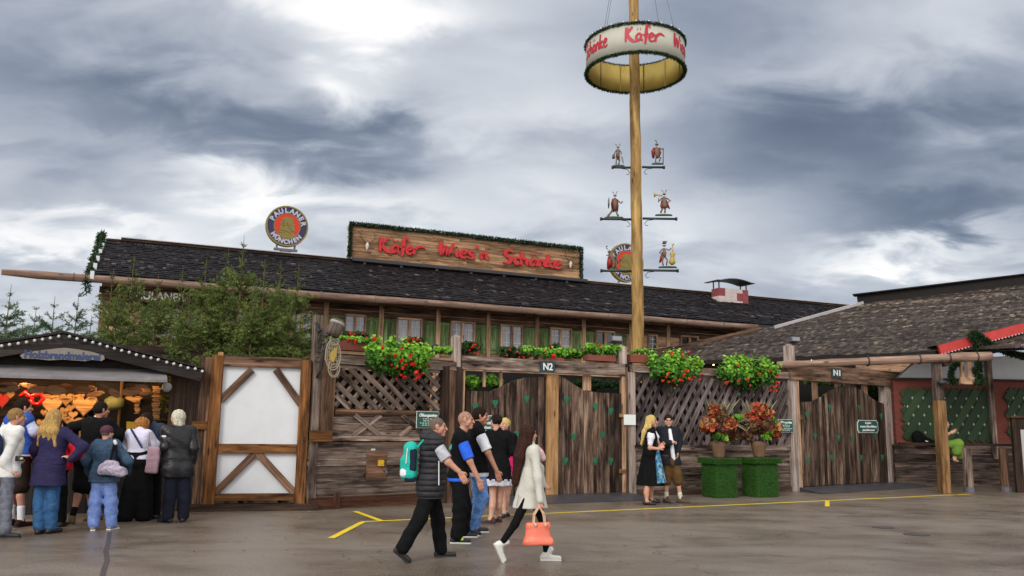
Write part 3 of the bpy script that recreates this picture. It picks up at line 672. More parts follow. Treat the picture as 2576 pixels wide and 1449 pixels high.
mb=MB(); mb.beam(onroof(1948,824,.05),onroof(2172,762,.05),.05,.12,up=pn); mb.build('valley_flashing',M_FLASH,wr)
mb=MB(); mb.beam(onroof(1560,909,.06),onroof(1905,828,.06),.10,.14); mb.build('verge_board',W_BROWN,wr)
mb=MB(); A=O+Vector((0,0,-.06)); mb.beam(A,O+ue*11+Vector((0,0,-.06)),.05,.12); mb.build('fascia',M_DARKIN,wr)
inw=Vector((-ue.y,ue.x,0)); 
mb=MB(); A=O+inw*.35; B=O+ue*8.9+inw*.35; A.z=B.z=0; L=(B-A).length
for k in range(int(L/.25)):
    a=A.lerp(B,k*.25/L); b=A.lerp(B,(k+1)*.25/L); m_=(a+b)/2; mb.beam(Vector((m_.x,m_.y,0)),Vector((m_.x,m_.y,3.65)),.24,.08,up=inw)
mb.build('wall',W_DARK,wing)

for (a_,b_) in ((1790,913),(1966,905),(2034,902),(1885,909)):
    q_=onroof(a_,b_,-.05); q_.z-=.08; mb=MB(); mb.sphere(q_+Vector((0,-.25,0)),.022,6,4); mb.build('eave_bulb',BULB_,wing)
# frontal wall on the far right: brick, plaster, timber
KW=Fr(G(2255,1222),ang=math.radians(2))
M_BRICK,nt,b_=newmat('painted_red_brick')
br=nt.nodes.new('ShaderNodeTexBrick'); br.inputs['Scale'].default_value=1; br.inputs['Color1'].default_value=C(.17,.035,.02); br.inputs['Color2'].default_value=C(.14,.028,.016); br.inputs['Mortar'].default_value=C(.09,.03,.025)
br.inputs['Brick Width'].default_value=.24; br.inputs['Row Height'].default_value=.08; br.inputs['Mortar Size'].default_value=.008
tc=nt.nodes.new('ShaderNodeTexCoord').outputs['Object']; sx=nt.nodes.new('ShaderNodeSeparateXYZ'); nt.links.new(tc,sx.inputs[0]); cb=nt.nodes.new('ShaderNodeCombineXYZ'); nt.links.new(sx.outputs[0],cb.inputs[0]); nt.links.new(sx.outputs[2],cb.inputs[1]); nt.links.new(cb.outputs[0],br.inputs['Vector'])
nt.links.new(br.outputs[0],b_.inputs['Base Color']); b_.inputs['Roughness'].default_value=.8
x0,x1,z0,z1=rc(KW,2251,958,2700,1118,0)
hall=thing('brick_hall','red brick and white plaster hall front with green lattice windows on the far right','building',KW,(x0,0,0))
mb=MB(); mb.box((x0,0,z0),(x1+3,.2,z1)); mb.build('brick_wall',M_BRICK,hall)
zp=KW.uv(2400,900,0)[1]; mb=MB()
pl=[KW.uv(*p) for p in ((2256,957),(2300,914),(2320,908),(2400,900),(2484,898))]+[(x1+3,zp+.4),(x1+3,z1+.002)]
pl[0]=(pl[0][0],z1+.002)
mb.prism(pl,.02,.2); mb.build('plaster_wall',M_WHITE,hall)
mb=MB(); boards_h(mb,x0-.1,x1+3,0,z0-.03,-.06,.1,.21,.02); mb.build('timber_wall',wood('dark_grey_timber',C(.20,.15,.13),C(.10,.07,.058),C(.03,.02,.016),.8,1.0),hall)
mb=MB(); mb.box((x0,-.12,z1-.0),(x1+3,-.002,z1+.05),0); mb.build('wall_beam',W_DARK,hall)
M_LATG=toned('green_lattice_paint',[(0,C(.016,.032,.015)),(1,C(.03,.06,.024))],.7)
M_HOLE=plain('pale_lattice_backing',C(.42,.45,.40),.8,.1,10)
for (a,b) in ((2272,2488),(2534,2680)):
    xa,xb,za,zb_=rc(KW,a,980,b,1109,-.02); mb=MB(); mb.box((xa+.05,-.03,za+.05),(xb-.05,-.003,zb_-.05)); w=mb.build('window',M_HOLE,hall)
    mb=MB(); sp=.265
    ang=math.radians(57)
    for k,(an,dy) in enumerate(((ang,-.07),(math.pi-ang,-.045))):
        c=-2.5
        while c<2.5: slat(mb,xa,xb,za,zb_,c,an,sp*.76,dy,dy+.02); c+=sp
    mb.build('lattice_screen',M_LATG,w)
mb=MB(); xx=KW.uv(2493,1000,-.1)[0]; mb.box((xx-.07,-.16,z0-.4),(xx+.06,-.005,zp+.15),2); mb.build('post',W_GREY,hall)
M_STICK_=plain('dull_white_trim',C(.4,.38,.37),.7,.1)
# red gable
KR=Fr(AT(2363,880,22.2)[:2],ang=0)
A=KR.p(2362,880);B=KR.p(2576,824);D_=(B-A); A2=A; B2=A+D_*1.8
mb=MB(); mb.beam(A,B2,.10,.25,up=(0,0,1)); bb=mb.build('bargeboard',plain('red_bargeboard_paint',C(.42,.035,.03),.6,.25,8),None,KR,A)
tag(bb)
gab=thing('gable_roof','red-boarded gable roof edge with bulbs, hung with green garland, at the far right edge','roof',KR,tuple(A))
bb.parent=gab; bb.matrix_local=Matrix.Identity(4); OFF[bb]=A
mb=MB(); up=Vector((0,0,.14))
mb.add([list(A+up),list(B2+up),list(B2+up+Vector((.3,3.5,.0))),list(A+up+Vector((.3,3.5,0)))],[(0,1,2,3)]); mb.build('roof_deck',M_BLACKM,gab)
mb=MB(); n_=46; dn=Vector((0,-.06,-.135))
for i in range(n_):
    p=A.lerp(B2,(i+.5)/n_)+dn; mb.sphere(p,.024,6,4)
mb.build('scalloped_trim',M_STICK_,gab)
M_BULB=emit('warm_bulb_glow',C(1,.62,.28),14)
mb=MB(); mb.beam(A+Vector((.1,.25,-.3)),B2+Vector((0,.25,-.3)),.5,.3); mb.build('soffit',W_DARK,gab)
for (a,b) in ((2473,879),(2519,863),(2543,855),(2569,847)):
    p=KR.p(a,b,-.02); mb=MB(); mb.sphere(p,.028,8,6,(1,1,1.3)); mb.build('light_bulb',M_BULB,gab,smooth=True)
g=thing('fir_garland','thick green fir garland draped over the red gable edge and sagging right','garland',KR,tuple(KR.p(2452,840,-.15)))
path=[KR.p(x,y,-.18) for x,y in ((2440,846),(2455,838),(2470,850),(2500,872),(2540,888),(2576,897),(2640,890))]
garland('swag',path,.085,2600,31,g,KR,.05); garland('hanging_end',[KR.p(x,y,-.18) for x,y in ((2453,840),(2456,868),(2460,895),(2463,935))],.08,2200,32,g,KR,.05)
# ================= FENCE LINE =================
g0=G(488,1286); g1=G(782,1283); g2=G(1160,1263); g3=G(1583,1249); g4=G(1997,1236); g5=G(2262,1220)
KA=Fr(g0,g1); KB=Fr(g1,g2); KC=Fr(g2,g3); KD=Fr(g3,g4); KE=Fr(g4,g5)
def c2(x,y): return (440.2+x*.3906,754.7+y*.3906)
def c4(x,y): return (1446.5+x*.3473,817.6+y*.3473)
def c5(x,y): return (1886.8+x*.4557,660.4+y*.4557)
def pb(mb,fr,a,b,w,h,d,**k):
    A=fr.p(a[0],a[1],d);B=fr.p(b[0],b[1],d); mb.beam(A,B,h,w,up=(-(B.z-A.z),0,B.x-A.x),**k)   # w seen width, h depth
# --- half timbered panel
fp=thing('half_timbered_panel','white plaster fence panel framed in amber-brown timber with diagonal braces, right of the stall','fence panel',KA,(KA.uv(650,1283)[0],0,0))
X=lambda px,py,d=0: KA.uv(px,py,d)
mb=MB(); a,b,z0,z1=rc(KA,548,922,750,1241,.03); mb.box((a-.04,.03,z0),(b+.05,.12,z1)); mb.build('plaster_infill',M_WHITE,fp)
def part(name,mat,parent,fn,smooth=False):
    m=MB(); fn(m); return m.build(name,mat,parent,smooth=smooth)
zt=X(660,898)[1]; zb=X(660,924)[1]; xL=X(540,1100)[0]; xRr=X(762,1100)[0]
part('post',W_AMBER,fp,lambda m:m.box((xL-.13,-.06,0.12),(xL+.07,.14,zt),2,j=.006))
part('post',W_AMBER,fp,lambda m:m.box((xRr-.1,-.06,0.12),(xRr+.09,.14,zt-.03),2,.8,j=.006))
part('top_beam',W_BROWN,fp,lambda m:m.box((xL+.075,-.05,zb),(xRr-.105,.13,zt+.0),0,.6,j=.006))
zm0=X(640,1139)[1]; zm1=X(640,1117)[1]
part('middle_beam',W_AMBER,fp,lambda m:m.box((xL+.075,-.05,zm0),(xRr-.105,.1,zm1),0,.4,j=.005))
zb1=X(640,1243)[1]; zb0=X(640,1258)[1]
part('bottom_beam',W_AMBER,fp,lambda m:m.box((xL+.075,-.05,zb0),(xRr-.105,.1,zb1),0,.3,j=.005))
for a,b in (((634,930),(556,1006)),((694,930),(757,1018)),((640,1142),(541,1240)),((650,1142),(740,1240))):
    part('brace',W_BROWN,fp,lambda m:pb(m,KA,a,b,.125,.06,.0))
zt2=X(545,885)[1]
part('post_stub',W_FRESH,fp,lambda m:m.box((xL-.04,.0,zt+.003),(xL+.05,.1,zt2),2))
part('base_board',W_DARK,fp,lambda m:m.box((-.1,-.12,0),(KA.uv(800,1283)[0],.1,.10+zb0-.14 if zb0>.2 else .12),0))
# planks between stall and panel
pk=thing('plank_fence','dark brown vertical plank fence between the market stall and the white panel','fence',KA,(KA.uv(505,1283)[0],.1,0))
def _(m): boards_v(m,KA.uv(492,1100)[0],xL-.14,.02,X(515,897)[1],.05,.1,.13,.02)
part('boards',W_BROWN,pk,_)
part('rail',W_AMBER,pk,lambda m:m.box((KA.uv(480,1100)[0],.0,X(510,1080)[1]),(xL-.14,.045,X(510,1060)[1]),0,j=.004))
# --- lattice fence (left)
fb=thing('lattice_fence','weathered timber fence with diagonal lattice, crossed braces and horizontal boards left of gate N2','fence',KB,(KB.uv(950,1280)[0],0,0))
Y=lambda px,py,d=0: KB.uv(px,py,d)
xw0=.02; xw1=Y(1160,1150)[0]
part('lower_boards',W_GREY,fb,lambda m:boards_h(m,Y(772,1180)[0],Y(1118,1180)[0],Y(950,1243)[1],Y(950,1108)[1],.0,.08,.145,.01))
def _(m):
    m.box((Y(775,1260)[0],-.05,.02),(xw1,.1,Y(950,1246)[1]),0,.5); m.box((Y(842,1260)[0]-.05,-.09,0),(Y(842,1260)[0]+.06,-.052,Y(842,1238)[1]),2,1.)
part('base_board',wood('wet_red_brown_wood',C(.12,.045,.025),C(.065,.025,.014),C(.02,.01,.007),.5,.6,.35),fb,_)
part('post',W_GREY,fb,lambda m:m.box((Y(787,950)[0],-.02,0),(Y(806,950)[0],.16,Y(795,793)[1]),2,.35,j=.01))
part('post',W_BROWN,fb,lambda m:m.box((Y(806,950)[0]+.01,-.05,Y(812,1085)[1]),(Y(841,950)[0],.12,Y(812,905)[1]),2,.3,j=.01))
part('short_beam',W_AMBER,fb,lambda m:m.box((Y(775,1095)[0],-.1,Y(800,1110)[1]),(Y(831,1095)[0],-.055,Y(800,1083)[1]),0,.2,j=.006))
la,lb_,lz0,lz1=rc(KB,846,932,1106,1030,0)
part('lattice',W_GREY,fb,lambda m:lattice(m,la,lb_,lz0,lz1,.18,math.radians(-40),math.radians(48),.09,.0))
part('back_boards',W_DARK,fb,lambda m:boards_v(m,la,lb_,lz0,lz1,.38,.42,.2))
def _(m):
    z=lz1+.0; 
    for i in range(2): m.box((la-.05,.0,z+.003),(lb_,.05,z+.075),0,j=.004); z+=.08
part('upper_boards',W_GREY,fb,_)
part('top_rail',W_GREY,fb,lambda m:m.box((Y(850,910)[0],-.06,Y(1000,924)[1]),(Y(1145,910)[0],.10,Y(1000,902)[1]),0,.7,j=.008))
part('plank_ledge',W_TAN,fb,lambda m:m.box((Y(850,900)[0],-.02,Y(1000,899)[1]),(Y(1143,900)[0],.35,Y(1000,893)[1]),0))
mz0,mz1=Y(960,1046)[1],Y(960,1030)[1]
part('middle_rail',W_BROWN,fb,lambda m:m.tube([(Y(842,1035)[0],.02,(mz0+mz1)/2),(lb_,.02,(mz0+mz1)/2)],(mz1-mz0)/2,8))
cz0,cz1=Y(960,1097)[1],mz0
part('cross_panel_boards',W_GREY,fb,lambda m:boards_h(m,la-.05,lb_,cz0,cz1,.03,.08,.115,.004))
part('lower_rail',W_GREY,fb,lambda m:m.box((la-.1,-.05,Y(960,1109)[1]),(lb_,.06,cz0-.003),0,.95,j=.006))
for a,b,t in (((893,1044),(955,1096),0),((958,1044),(888,1097),1),((1012,1044),(1070,1096),0),((1066,1048),(1004,1098),1)):
    part('brace',W_GREY,fb,lambda m:pb(m,KB,a,b,.085,.022,.0 if t else -.024))
for a,b,m_ in ((1106,1123,W_DARK),(1123.5,1139,W_BROWN),(1139.5,1158,W_DARK)):
    part('post',m_,fb,lambda m:m.box((Y(a,1100)[0],-.06,0),(Y(b,1100)[0],.12,Y(1130,922)[1]),2,j=.004))
M_STICK=plain('white_sticker',C(.5,.52,.5),.6,.1)
for (x,y) in ((932,1138),(930,1196)):
    part('sticker',M_STICK,fb,lambda m:m.box((Y(x,y)[0],-.02,Y(x,y)[1]),(Y(x,y)[0]+.09,-.012,Y(x,y)[1]+.07)))
# back plate, socket, tap
so_=thing('socket_box','small yellow electric socket box on a plywood patch of the grey fence','socket box',KB,(Y(955,1165)[0],-.01,Y(955,1171)[1]))
part('back_plate',W_BROWN,so_,lambda m:m.box((Y(920,1170)[0],-.022,Y(940,1208)[1]),(Y(971,1170)[0],-.014,Y(940,1133)[1]),0))
part('socket',plain('yellow_plastic',C(.62,.36,.02),.4,.1),so_,lambda m:(m.box((Y(949,1165)[0],-.07,Y(955,1172)[1]),(Y(962,1165)[0],-.023,Y(955,1157)[1])),m.box((Y(952,1165)[0],-.08,Y(955,1168)[1]),(Y(959,1165)[0],-.071,Y(955,1161)[1]))))
tp=thing('water_tap','small metal water tap under the yellow socket box','tap',KB,tuple(KB.p(965,1185,-.02)))
q=KB.p(966,1184,-.02)
part('pipe',M_GREYM,tp,lambda m:(m.tube([q,q+Vector((0,-.1,0)),q+Vector((0,-.12,-.06))],.016,8),m.tube([q+Vector((-.05,-.06,.03)),q+Vector((.06,-.06,.03))],.01,6)),True)
def post_point(name_parent,fr,pxc,w,ytop,ybot,mat,pointed=True,tone=.5,d=0.):
    x,zt=fr.uv(pxc,ytop,d); zb_=fr.uv(pxc,ybot,d)[1] if ybot else 0
    def f(m):
        m.box((x-w/2,d,zb_),(x+w/2,d+w,zt-.06),2,tone,j=.004)
        m.add([(x-w/2,d,zt-.06),(x+w/2,d,zt-.06),(x+w/2,d+w,zt-.06),(x-w/2,d+w,zt-.06),(x-.03,d+w/2,zt),(x+.03,d+w/2,zt)],[(0,1,5,4),(1,2,5),(2,3,4,5),(3,0,4)])
    return part('post',mat,name_parent,f)
post_point(fb,KB,1153,.16,841,925,W_PALE,tone=.9,d=-.04)
# --- gate helper
HEARTP=[(-.5,.2),(-.42,.42),(-.2,.5),(0,.38),(.2,.5),(.42,.42),(.5,.2),(.36,-.08),(.14,-.26),(.12,-.5),(-.12,-.5),(-.14,-.26),(-.36,-.08)]
def cut(fr,par,px,py,s=.135):
    x,z=fr.uv(px,py,-.03); part('heart_cutout',M_GREENL,par,lambda m:m.prism([(x+a*s,z+b*s*1.25) for a,b in HEARTP],-.046,-.02))
def gate(fr,name,label,x0,x1,ztopf,zb,y=0.):
    t=thing(name,label,'gate',fr,((x0+x1)/2,0,0))
    return t
def interp(pts):
    pts=sorted(pts); xs=[p[0] for p in pts]; zs=[p[1] for p in pts]
    return lambda x: float(np.interp(x,xs,zs))
# --- gate N2
Z=lambda px,py,d=0: KC.uv(px,py,d)
gt=thing('wooden_gate','wide double gate of dark streaked boards with green heart cutouts under the N2 beam','gate',KC,(Z(1370,1260)[0],0,0))
zbt=.10
fl=interp([Z(*p) for p in ((1165,983),(1232,985),(1262,972),(1290,958),(1320,950),(1372,948))]); fr_=interp([Z(*p) for p in ((1400,944),(1420,952),(1446,970),(1470,983),(1510,988),(1562,990))])
xa,xb=Z(1168,1100)[0],Z(1371,1100)[0]; lf1=part('gate_leaf',W_GATE,gt,lambda m:boards_v(m,xa,xb,zbt,3,-.03,.03,.14,.006,0,fl))
xc,xd=Z(1401,1100)[0],Z(1562,1100)[0]; lf2=part('gate_leaf',W_GATE,gt,lambda m:boards_v(m,xc,xd,zbt,3,-.03,.03,.14,.006,0,fr_))
for p in ((1195,1024),(1245,1016),(1324,1004),(1299,1094)): cut(KC,lf1,*p)
for p in ((1424,1006),(1400,1099),(1443,1099),(1422,1160),(1497,1024),(1536,1035),(1516,1094),(1497,1160),(1536,1160)): cut(KC,lf2,*p)
part('centre_post',W_FRESH,gt,lambda m:m.box((xb+.006,-.07,.02),(xc-.006,.08,Z(1386,941)[1]),2,.35,j=.003))
zB0=(Z(1165,931)[1]+Z(1565,944)[1])/2; zB1=(Z(1165,901)[1]+Z(1565,912)[1])/2
part('lintel_beam',W_GREY,gt,lambda m:m.box((Z(1160,920)[0],-.09,zB0),(Z(1568,928)[0],.12,zB1),0,.8,j=.01))
part('post',W_TAN,gt,lambda m:m.box((Z(1157,1040)[0],-.04,0),(Z(1166,1040)[0],.06,zB0-.003),2,.9,j=.003))
part('post',W_TAN,gt,lambda m:m.box((Z(1563,1100)[0],-.05,0.02),(Z(1572,1100)[0],.06,zB0-.003),2,.6,j=.003))
for px in (1222,1264,1475): part('spacer_post',W_TAN,gt,lambda m:m.box((Z(px,960)[0],.1,zB0-.35),(Z(px+ (18 if px==1475 else 5),960)[0],.17,zB0-.003),2,.7))
def wedge(name,label,fr,px0,px1,d0,d1,h):
    t=MB(); a=fr.uv(px0,1255,0)[0]; b=fr.uv(px1,1255,0)[0]
    t.add([(a-.25,d0,.006),(b+.25,d0,.006),(b,d1,h),(a,d1,h),(a,d1,.005),(b,d1,.005),(a,d0+.35,h*.8),(b,d0+.35,h*.8)],[(0,1,7,6),(6,7,2,3),(0,6,3,4),(1,5,2,7),(3,2,5,4)])
    o=t.build(name,plain('wet_grey_rubber',C(.055,.055,.065),.4,.35,8),None,fr,((a+b)/2,d0,0)); tag(o,label,'ramp'); return o
wedge('threshold_ramp','dark grey threshold ramp below the wide N2 gate',KC,1165,1575,-.95,-.08,.10)
wedge('threshold_ramp','dark grey threshold ramp below the N1 gate',KE,2005,2262,-.9,-.08,.10)
# --- lattice fence (right)
V_=lambda px,py,d=0: KD.uv(px,py,d)
fd=thing('lattice_fence','grey timber fence with steep diamond lattice over boards behind the standing couple','fence',KD,(V_(1790,1255)[0],0,0))
la,lb_=V_(1597,1050)[0],V_(1984,1050)[0]; lz0=(V_(1600,1128)[1]+V_(1980,1124)[1])/2; lz1=(V_(1600,948)[1]+V_(1980,956)[1])/2
part('lattice',W_LAT,fd,lambda m:lattice(m,la,lb_,lz0,lz1,.20,math.radians(59),math.radians(-62),.10,-.02))
part('back_boards',W_DARK,fd,lambda m:boards_v(m,la,lb_,lz0,lz1-.15,.45,.5,.2))
for px in (1690,): part('post',W_BROWN,fd,lambda m:m.box((V_(px-14,1040)[0],.04,lz0),(V_(px+14,1040)[0],.12,lz1),2,.8))
def _(m):
    z=V_(1790,1236)[1]
    boards_h(m,la,lb_,max(.12,z),lz0,-.0,.08,.17,.02)
part('lower_boards',W_GREY,fd,_)
part('base_board',W_DARK,fd,lambda m:m.box((la,-.03,0),(lb_,.1,.118),0))
part('middle_rail',W_GREY,fd,lambda m:m.box((la-.05,-.07,lz0-.07),(lb_,.0,lz0+.06),0,.7,j=.008))
zr0=(V_(1585,939)[1]+V_(1980,951)[1])/2; zr1=zr0+.17
part('top_rail',W_GREY,fd,lambda m:m.box((la-.1,-.08,zr0),(lb_+.05,.06,zr1),0,.75,j=.008))
part('upper_boards',W_LAT,fd,lambda m:m.box((la,-.01,zr0-.12),(lb_,.05,zr0-.003),0,.4))
part('post',W_PALE,fd,lambda m:m.box((V_(1577,1080)[0],-.05,0),(V_(1596,1080)[0],.12,zr0-.003),2,.75,j=.005))
part('post',W_BROWN,fd,lambda m:m.box((V_(1571.5,1080)[0],-.07,0),(V_(1576.5,1080)[0],.1,zr0+.1),2,.3,j=.003))
part('post',W_PALE,fd,lambda m:m.box((V_(1984,1080)[0],-.07,0),(V_(2003,1080)[0],.14,zr0-.02),2,.8,j=.005))
part('post',W_TAN,fd,lambda m:m.box((V_(2003.5,1080)[0],-.04,0.02),(V_(2011,1080)[0],.1,zr0-.02),2,.6,j=.003))
p1_=post_point(fd,KD,1991,.2,864,915,W_PALE,tone=1.,d=-.08)
p2_=post_point(fd,KD,1567,.2,866,915,W_PALE,tone=.95,d=-.08)
def flood(fr,px,py,label):
    x,z=fr.uv(px,py,-.05); t=thing('floodlight',label,'floodlight',fr,(x,-.05,z-.1),'floodlights on the fence posts')
    part('housing',M_GREYM,t,lambda m:m.beam((x-.02,-.1,z+.04),(x+.02,.12,z+.0),.26,.12)); part('lens',plain('grey_lens',C(.25,.26,.28),.2,.1),t,lambda m:m.beam((x-.022,-.113,z+.04),(x-.0205,-.1,z+.04),.22,.09))
    part('bracket',M_BLACKM,t,lambda m:m.tube([(x,.05,z-.12),(x+.05,.05,z),(x,.03,z)],.015,6))
flood(KD,1551,856,'small floodlight on top of the grey post right of the N2 plate'); flood(KD,2000,857,'small floodlight on top of the pale post by gate N1')
# --- gate N1
U_=lambda px,py,d=0: KE.uv(px,py,d)
ge=thing('wooden_gate','single dark board gate with an arched top under the N1 beam','gate',KE,(U_(2130,1225)[0],0,0))
tf=interp([U_(*c5(*p)) for p in ((262,770),(275,770),(340,768),(400,735),(450,702),(500,686),(540,682),(590,692),(630,720),(690,765),(755,786),(790,788))])
xa,xb=U_(2013,1100)[0],U_(2230,1100)[0]
lf=part('gate_leaf',W_GATE,ge,lambda m:boards_v(m,xa,xb,.11,3,-.03,.03,.14,.006,0,tf))
for p in ((312,840),(438,800),(602,803),(722,850),(358,960),(487,970),(565,970),(688,960),(320,1090),(449,1078),(612,1080),(729,1078)): cut(KE,lf,*c5(*p))
zB0=(U_(1985,954)[1]+U_(2250,975)[1])/2; zB1=(U_(1985,916)[1]+U_(2250,934)[1])/2
part('lintel_beam',W_LINT,ge,lambda m:m.box((U_(1980,930)[0],-.12,zB0),(U_(2258,950)[0],.12,zB1),0,.35,j=.012))
part('post',W_PALE,ge,lambda m:m.box((U_(2226,1080)[0],-.06,0),(U_(2252,1080)[0],.14,zB0-.003),2,.9,j=.006))
for px in (2055,2112,2180): part('spacer_post',W_TAN,ge,lambda m:m.box((U_(px,980)[0],.08,zB0-.6),(U_(px+9,980)[0],.16,zB0-.003),2,.5))
for py in (1050,1188):
    for xx_ in (2014,):
        x,z=KE.uv(xx_,py,-.06); t_=lf; part('hinge',M_BLACKM if py<0 else W_POST,t_,lambda m:m.box((x-.10,-.075,z-.05),(x+.09,-.048,z+.05),0))
for px,py in ((1566,1045),(1566,1185)):
    x,z=KC.uv(px,py,-.06); part('hinge',W_POST,lf2,lambda m:m.box((x-.09,-.085,z-.04),(x+.07,-.052,z+.04),0))
# --- number plates and signs
def plate(fr,x0,y0,x1,y1,txt,label):
    xa,xb,za,zb_=rc(fr,x0,y0,x1,y1,-.14); t=thing('number_plate',label,'sign',fr,((xa+xb)/2,-.14,za)); part('board',M_PLATE,t,lambda m:m.box((xa,-.155,za),(xb,-.125,zb_)))
    part('lettering',M_SIGNW,t,lambda m:addtext(m,txt,(zb_-za)*.85,(xa+xb)/2,-.162,(za+zb_)/2,.01,0,.004,width=(xb-xa)*.66))
plate(KC,1359,909,1395,938,'N2','dark plate reading N2 on the grey gate beam'); plate(KE,2092,927,2117,951,'N1','dark plate reading N1 on the brown gate beam')
def opsign(fr,x0,y0,x1,y1,d,label,lines,fancy=False):
    xa,xb,za,zb_=rc(fr,x0,y0,x1,y1,d); w,h=xb-xa,zb_-za; t=thing('green_sign',label,'sign',fr,((xa+xb)/2,d,za))
    if fancy:
        c=.05; P=[(xa+c,za),(xb-c,za),(xb-c,za+c),(xb,za+c),(xb,zb_-c),(xb-c,zb_-c),(xb-c,zb_),(xa+c,zb_),(xa+c,zb_-c),(xa,zb_-c),(xa,za+c),(xa+c,za+c)]
        part('border',M_SIGNW,t,lambda m:m.prism(P,d-.012,d)); cx,cz=(xa+xb)/2,(za+zb_)/2
        part('board',M_SIGNG,t,lambda m:m.prism([(cx+(a-cx)*.95,cz+(b-cz)*.92) for a,b in P],d-.018,d-.0125))
    else:
        part('border',M_SIGNW,t,lambda m:m.box((xa,d-.012,za),(xb,d,zb_))); part('board',M_SIGNG,t,lambda m:m.box((xa+w*.015,d-.018,za+h*.02),(xb-w*.015,d-.0125,zb_-h*.02)))
    def f(m):
        if lines: 
            for txt,rel,wd,sz in lines: addtext(m,txt,h*sz,(xa+xb)/2,d-.022,za+h*rel,.006,.25,.002,width=w*wd)
        else:
            addtext(m,'Öffnungszeiten',h*.24,(xa+xb)/2,d-.022,za+h*.76,.006,.3,.003,width=w*.8)
            for r,wd in ((.55,.45),(.43,.4),(.3,.7),(.18,.5)):
                x=xa+w*(.5-wd/2)
                while x<xa+w*(.5+wd/2): L=R.uniform(.02,.06); m.box((x,d-.022,za+h*r-.006),(x+L,d-.019,za+h*r+.006)); x+=L+.02
    part('lettering',M_SIGNW,t,f)
opsign(KB,1047,1035,1103,1077,-.10,'green opening hours sign partly behind the backpack man, left of gate N2',None)
opsign(KD,1957,1055,1994,1088,-.12,'green opening hours sign on the grey post between the red plants and gate N1',None)
opsign(KE,2156,1057,2208,1089,-.05,'green notched-corner closed sign fixed on the N1 gate',[('Leider',.78,.3,.24),('wegen Überfüllung',.5,.8,.24),('geschlossen!',.22,.6,.24)],True)
opsign(KC,1203,1045,1242,1084,-.05,'green notched-corner closed sign on gate N2 behind the dark-haired women',[('Leider',.78,.3,.24),('wegen Überfüllung',.5,.8,.24),('geschlossen!',.22,.6,.24)],True)
xa,xb,za,zb_=rc(KD,1569,1043,1599,1069,-.09); m=MB(); m.box((xa,-.094,za),(xb,-.09,zb_))
tag(m.build('paper_notice',M_SIGNW,None,KD,(xa,-.09,za)),'plain white paper notice pinned to the post right of gate N2','notice')
# ---- iron hanging ornament on left post
hp=KB.p(840,850,-.35); ho=thing('hanging_ornament','ornate iron hanging sign with a barrel top and oval wirework on the old post','hanging sign',KB,tuple(hp))
def hq(px,py,d=-.35): return KB.p(px,py,d)
M_WICK=plain('pale_gilt_wirework',C(.26,.23,.16),.6,.3,40); M_GILT=plain('gilt_yellow',C(.40,.28,.05),.5,.2,30)
def _(m):
    m.tube([hq(795,812,-.03),hq(802,835,-.1),hq(812,828,-.2),hq(822,845,-.3),hq(835,838,-.35)],.028,7); m.tube([hq(797,950,-.03),hq(808,930,-.12),hq(816,880,-.2),hq(826,852,-.3)],.022,7)
    for (cx,cy,r) in ((808,850,7),(803,880,8),(800,905,6),(812,862,5)):
        m.tube([hq(cx+r*math.cos(t),cy+r*math.sin(t),-.1) for t in np.linspace(0,5.2,12)],.012,6)
part('bracket',M_BLACKM,ho,_,True)
c=hq(845,822); ax=Vector((.35,0,.9)).normalized()
part('barrel',wood('grey_barrel_wood',C(.2,.15,.13),C(.12,.09,.08),C(.05,.035,.03)),ho,lambda m:m.tube([c-ax*.18,c-ax*.1,c,c+ax*.12,c+ax*.16],[.12,.135,.14,.13,.02],16,tone=.6),True)
part('barrel_band',plain('grey_white_band',C(.32,.31,.27),.6,.3,30),ho,lambda m:m.tube([c+ax*.04,c+ax*.09],.142,16),True)
def oval(m,cx,cy,rx,ry,r=.013,n=26): m.tube([hq(cx+rx*math.cos(t),cy+ry*math.sin(t)) for t in np.linspace(0,2*math.pi,n)],r,6,cap=False)
def _(m):
    oval(m,838,893,19,38); oval(m,838,893,15,32,.008); oval(m,840,927,14,22,.012); oval(m,840,930,9,15,.008); oval(m,842,855,11,14)
    for i in range(6):
        y=865+i*10; m.tube([hq(823,y),hq(854,y+3)],.006,5)
    for i in range(4): m.tube([hq(830+i*6,860),hq(828+i*6,925)],.006,5)
part('wirework',M_WICK,ho,_)
part('emblem',M_GILT,ho,lambda m:m.prism([KB.uv(*p,-.36) for p in ((832,886),(848,872),(846,895),(838,912),(830,905))],-.37,-.352))
# ================= MAYPOLE =================
MY=21.4; mp=AT(1607,900,MY); mx0=mp.x
def mz(px,py): return AT(px,py,MY).z
top=AT(1600,-60,MY)
poleF=Fr((mx0,MY),ang=0)
pole=thing('maypole','tall peeled timber maypole rising behind the fence with a sign ring and carved musician figures','maypole',poleF,(0,0,0))
W_POLE=wood('peeled_golden_pole_wood',C(.46,.31,.115),C(.33,.20,.065),C(.16,.09,.03),.2,.45,.5,6)
def _(m):
    n=40; P=[];Rr=[]
    for i in range(n+1):
        t=i/n; z=14.5*t; P.append((-.05*t+.006*math.sin(i*1.1),0,z)); Rr.append(.165-.035*t+.004*math.sin(i*2.3))
    m.tube(P,Rr,20,tone=.6,wob=.02)
part('pole',W_POLE,pole,_,True)
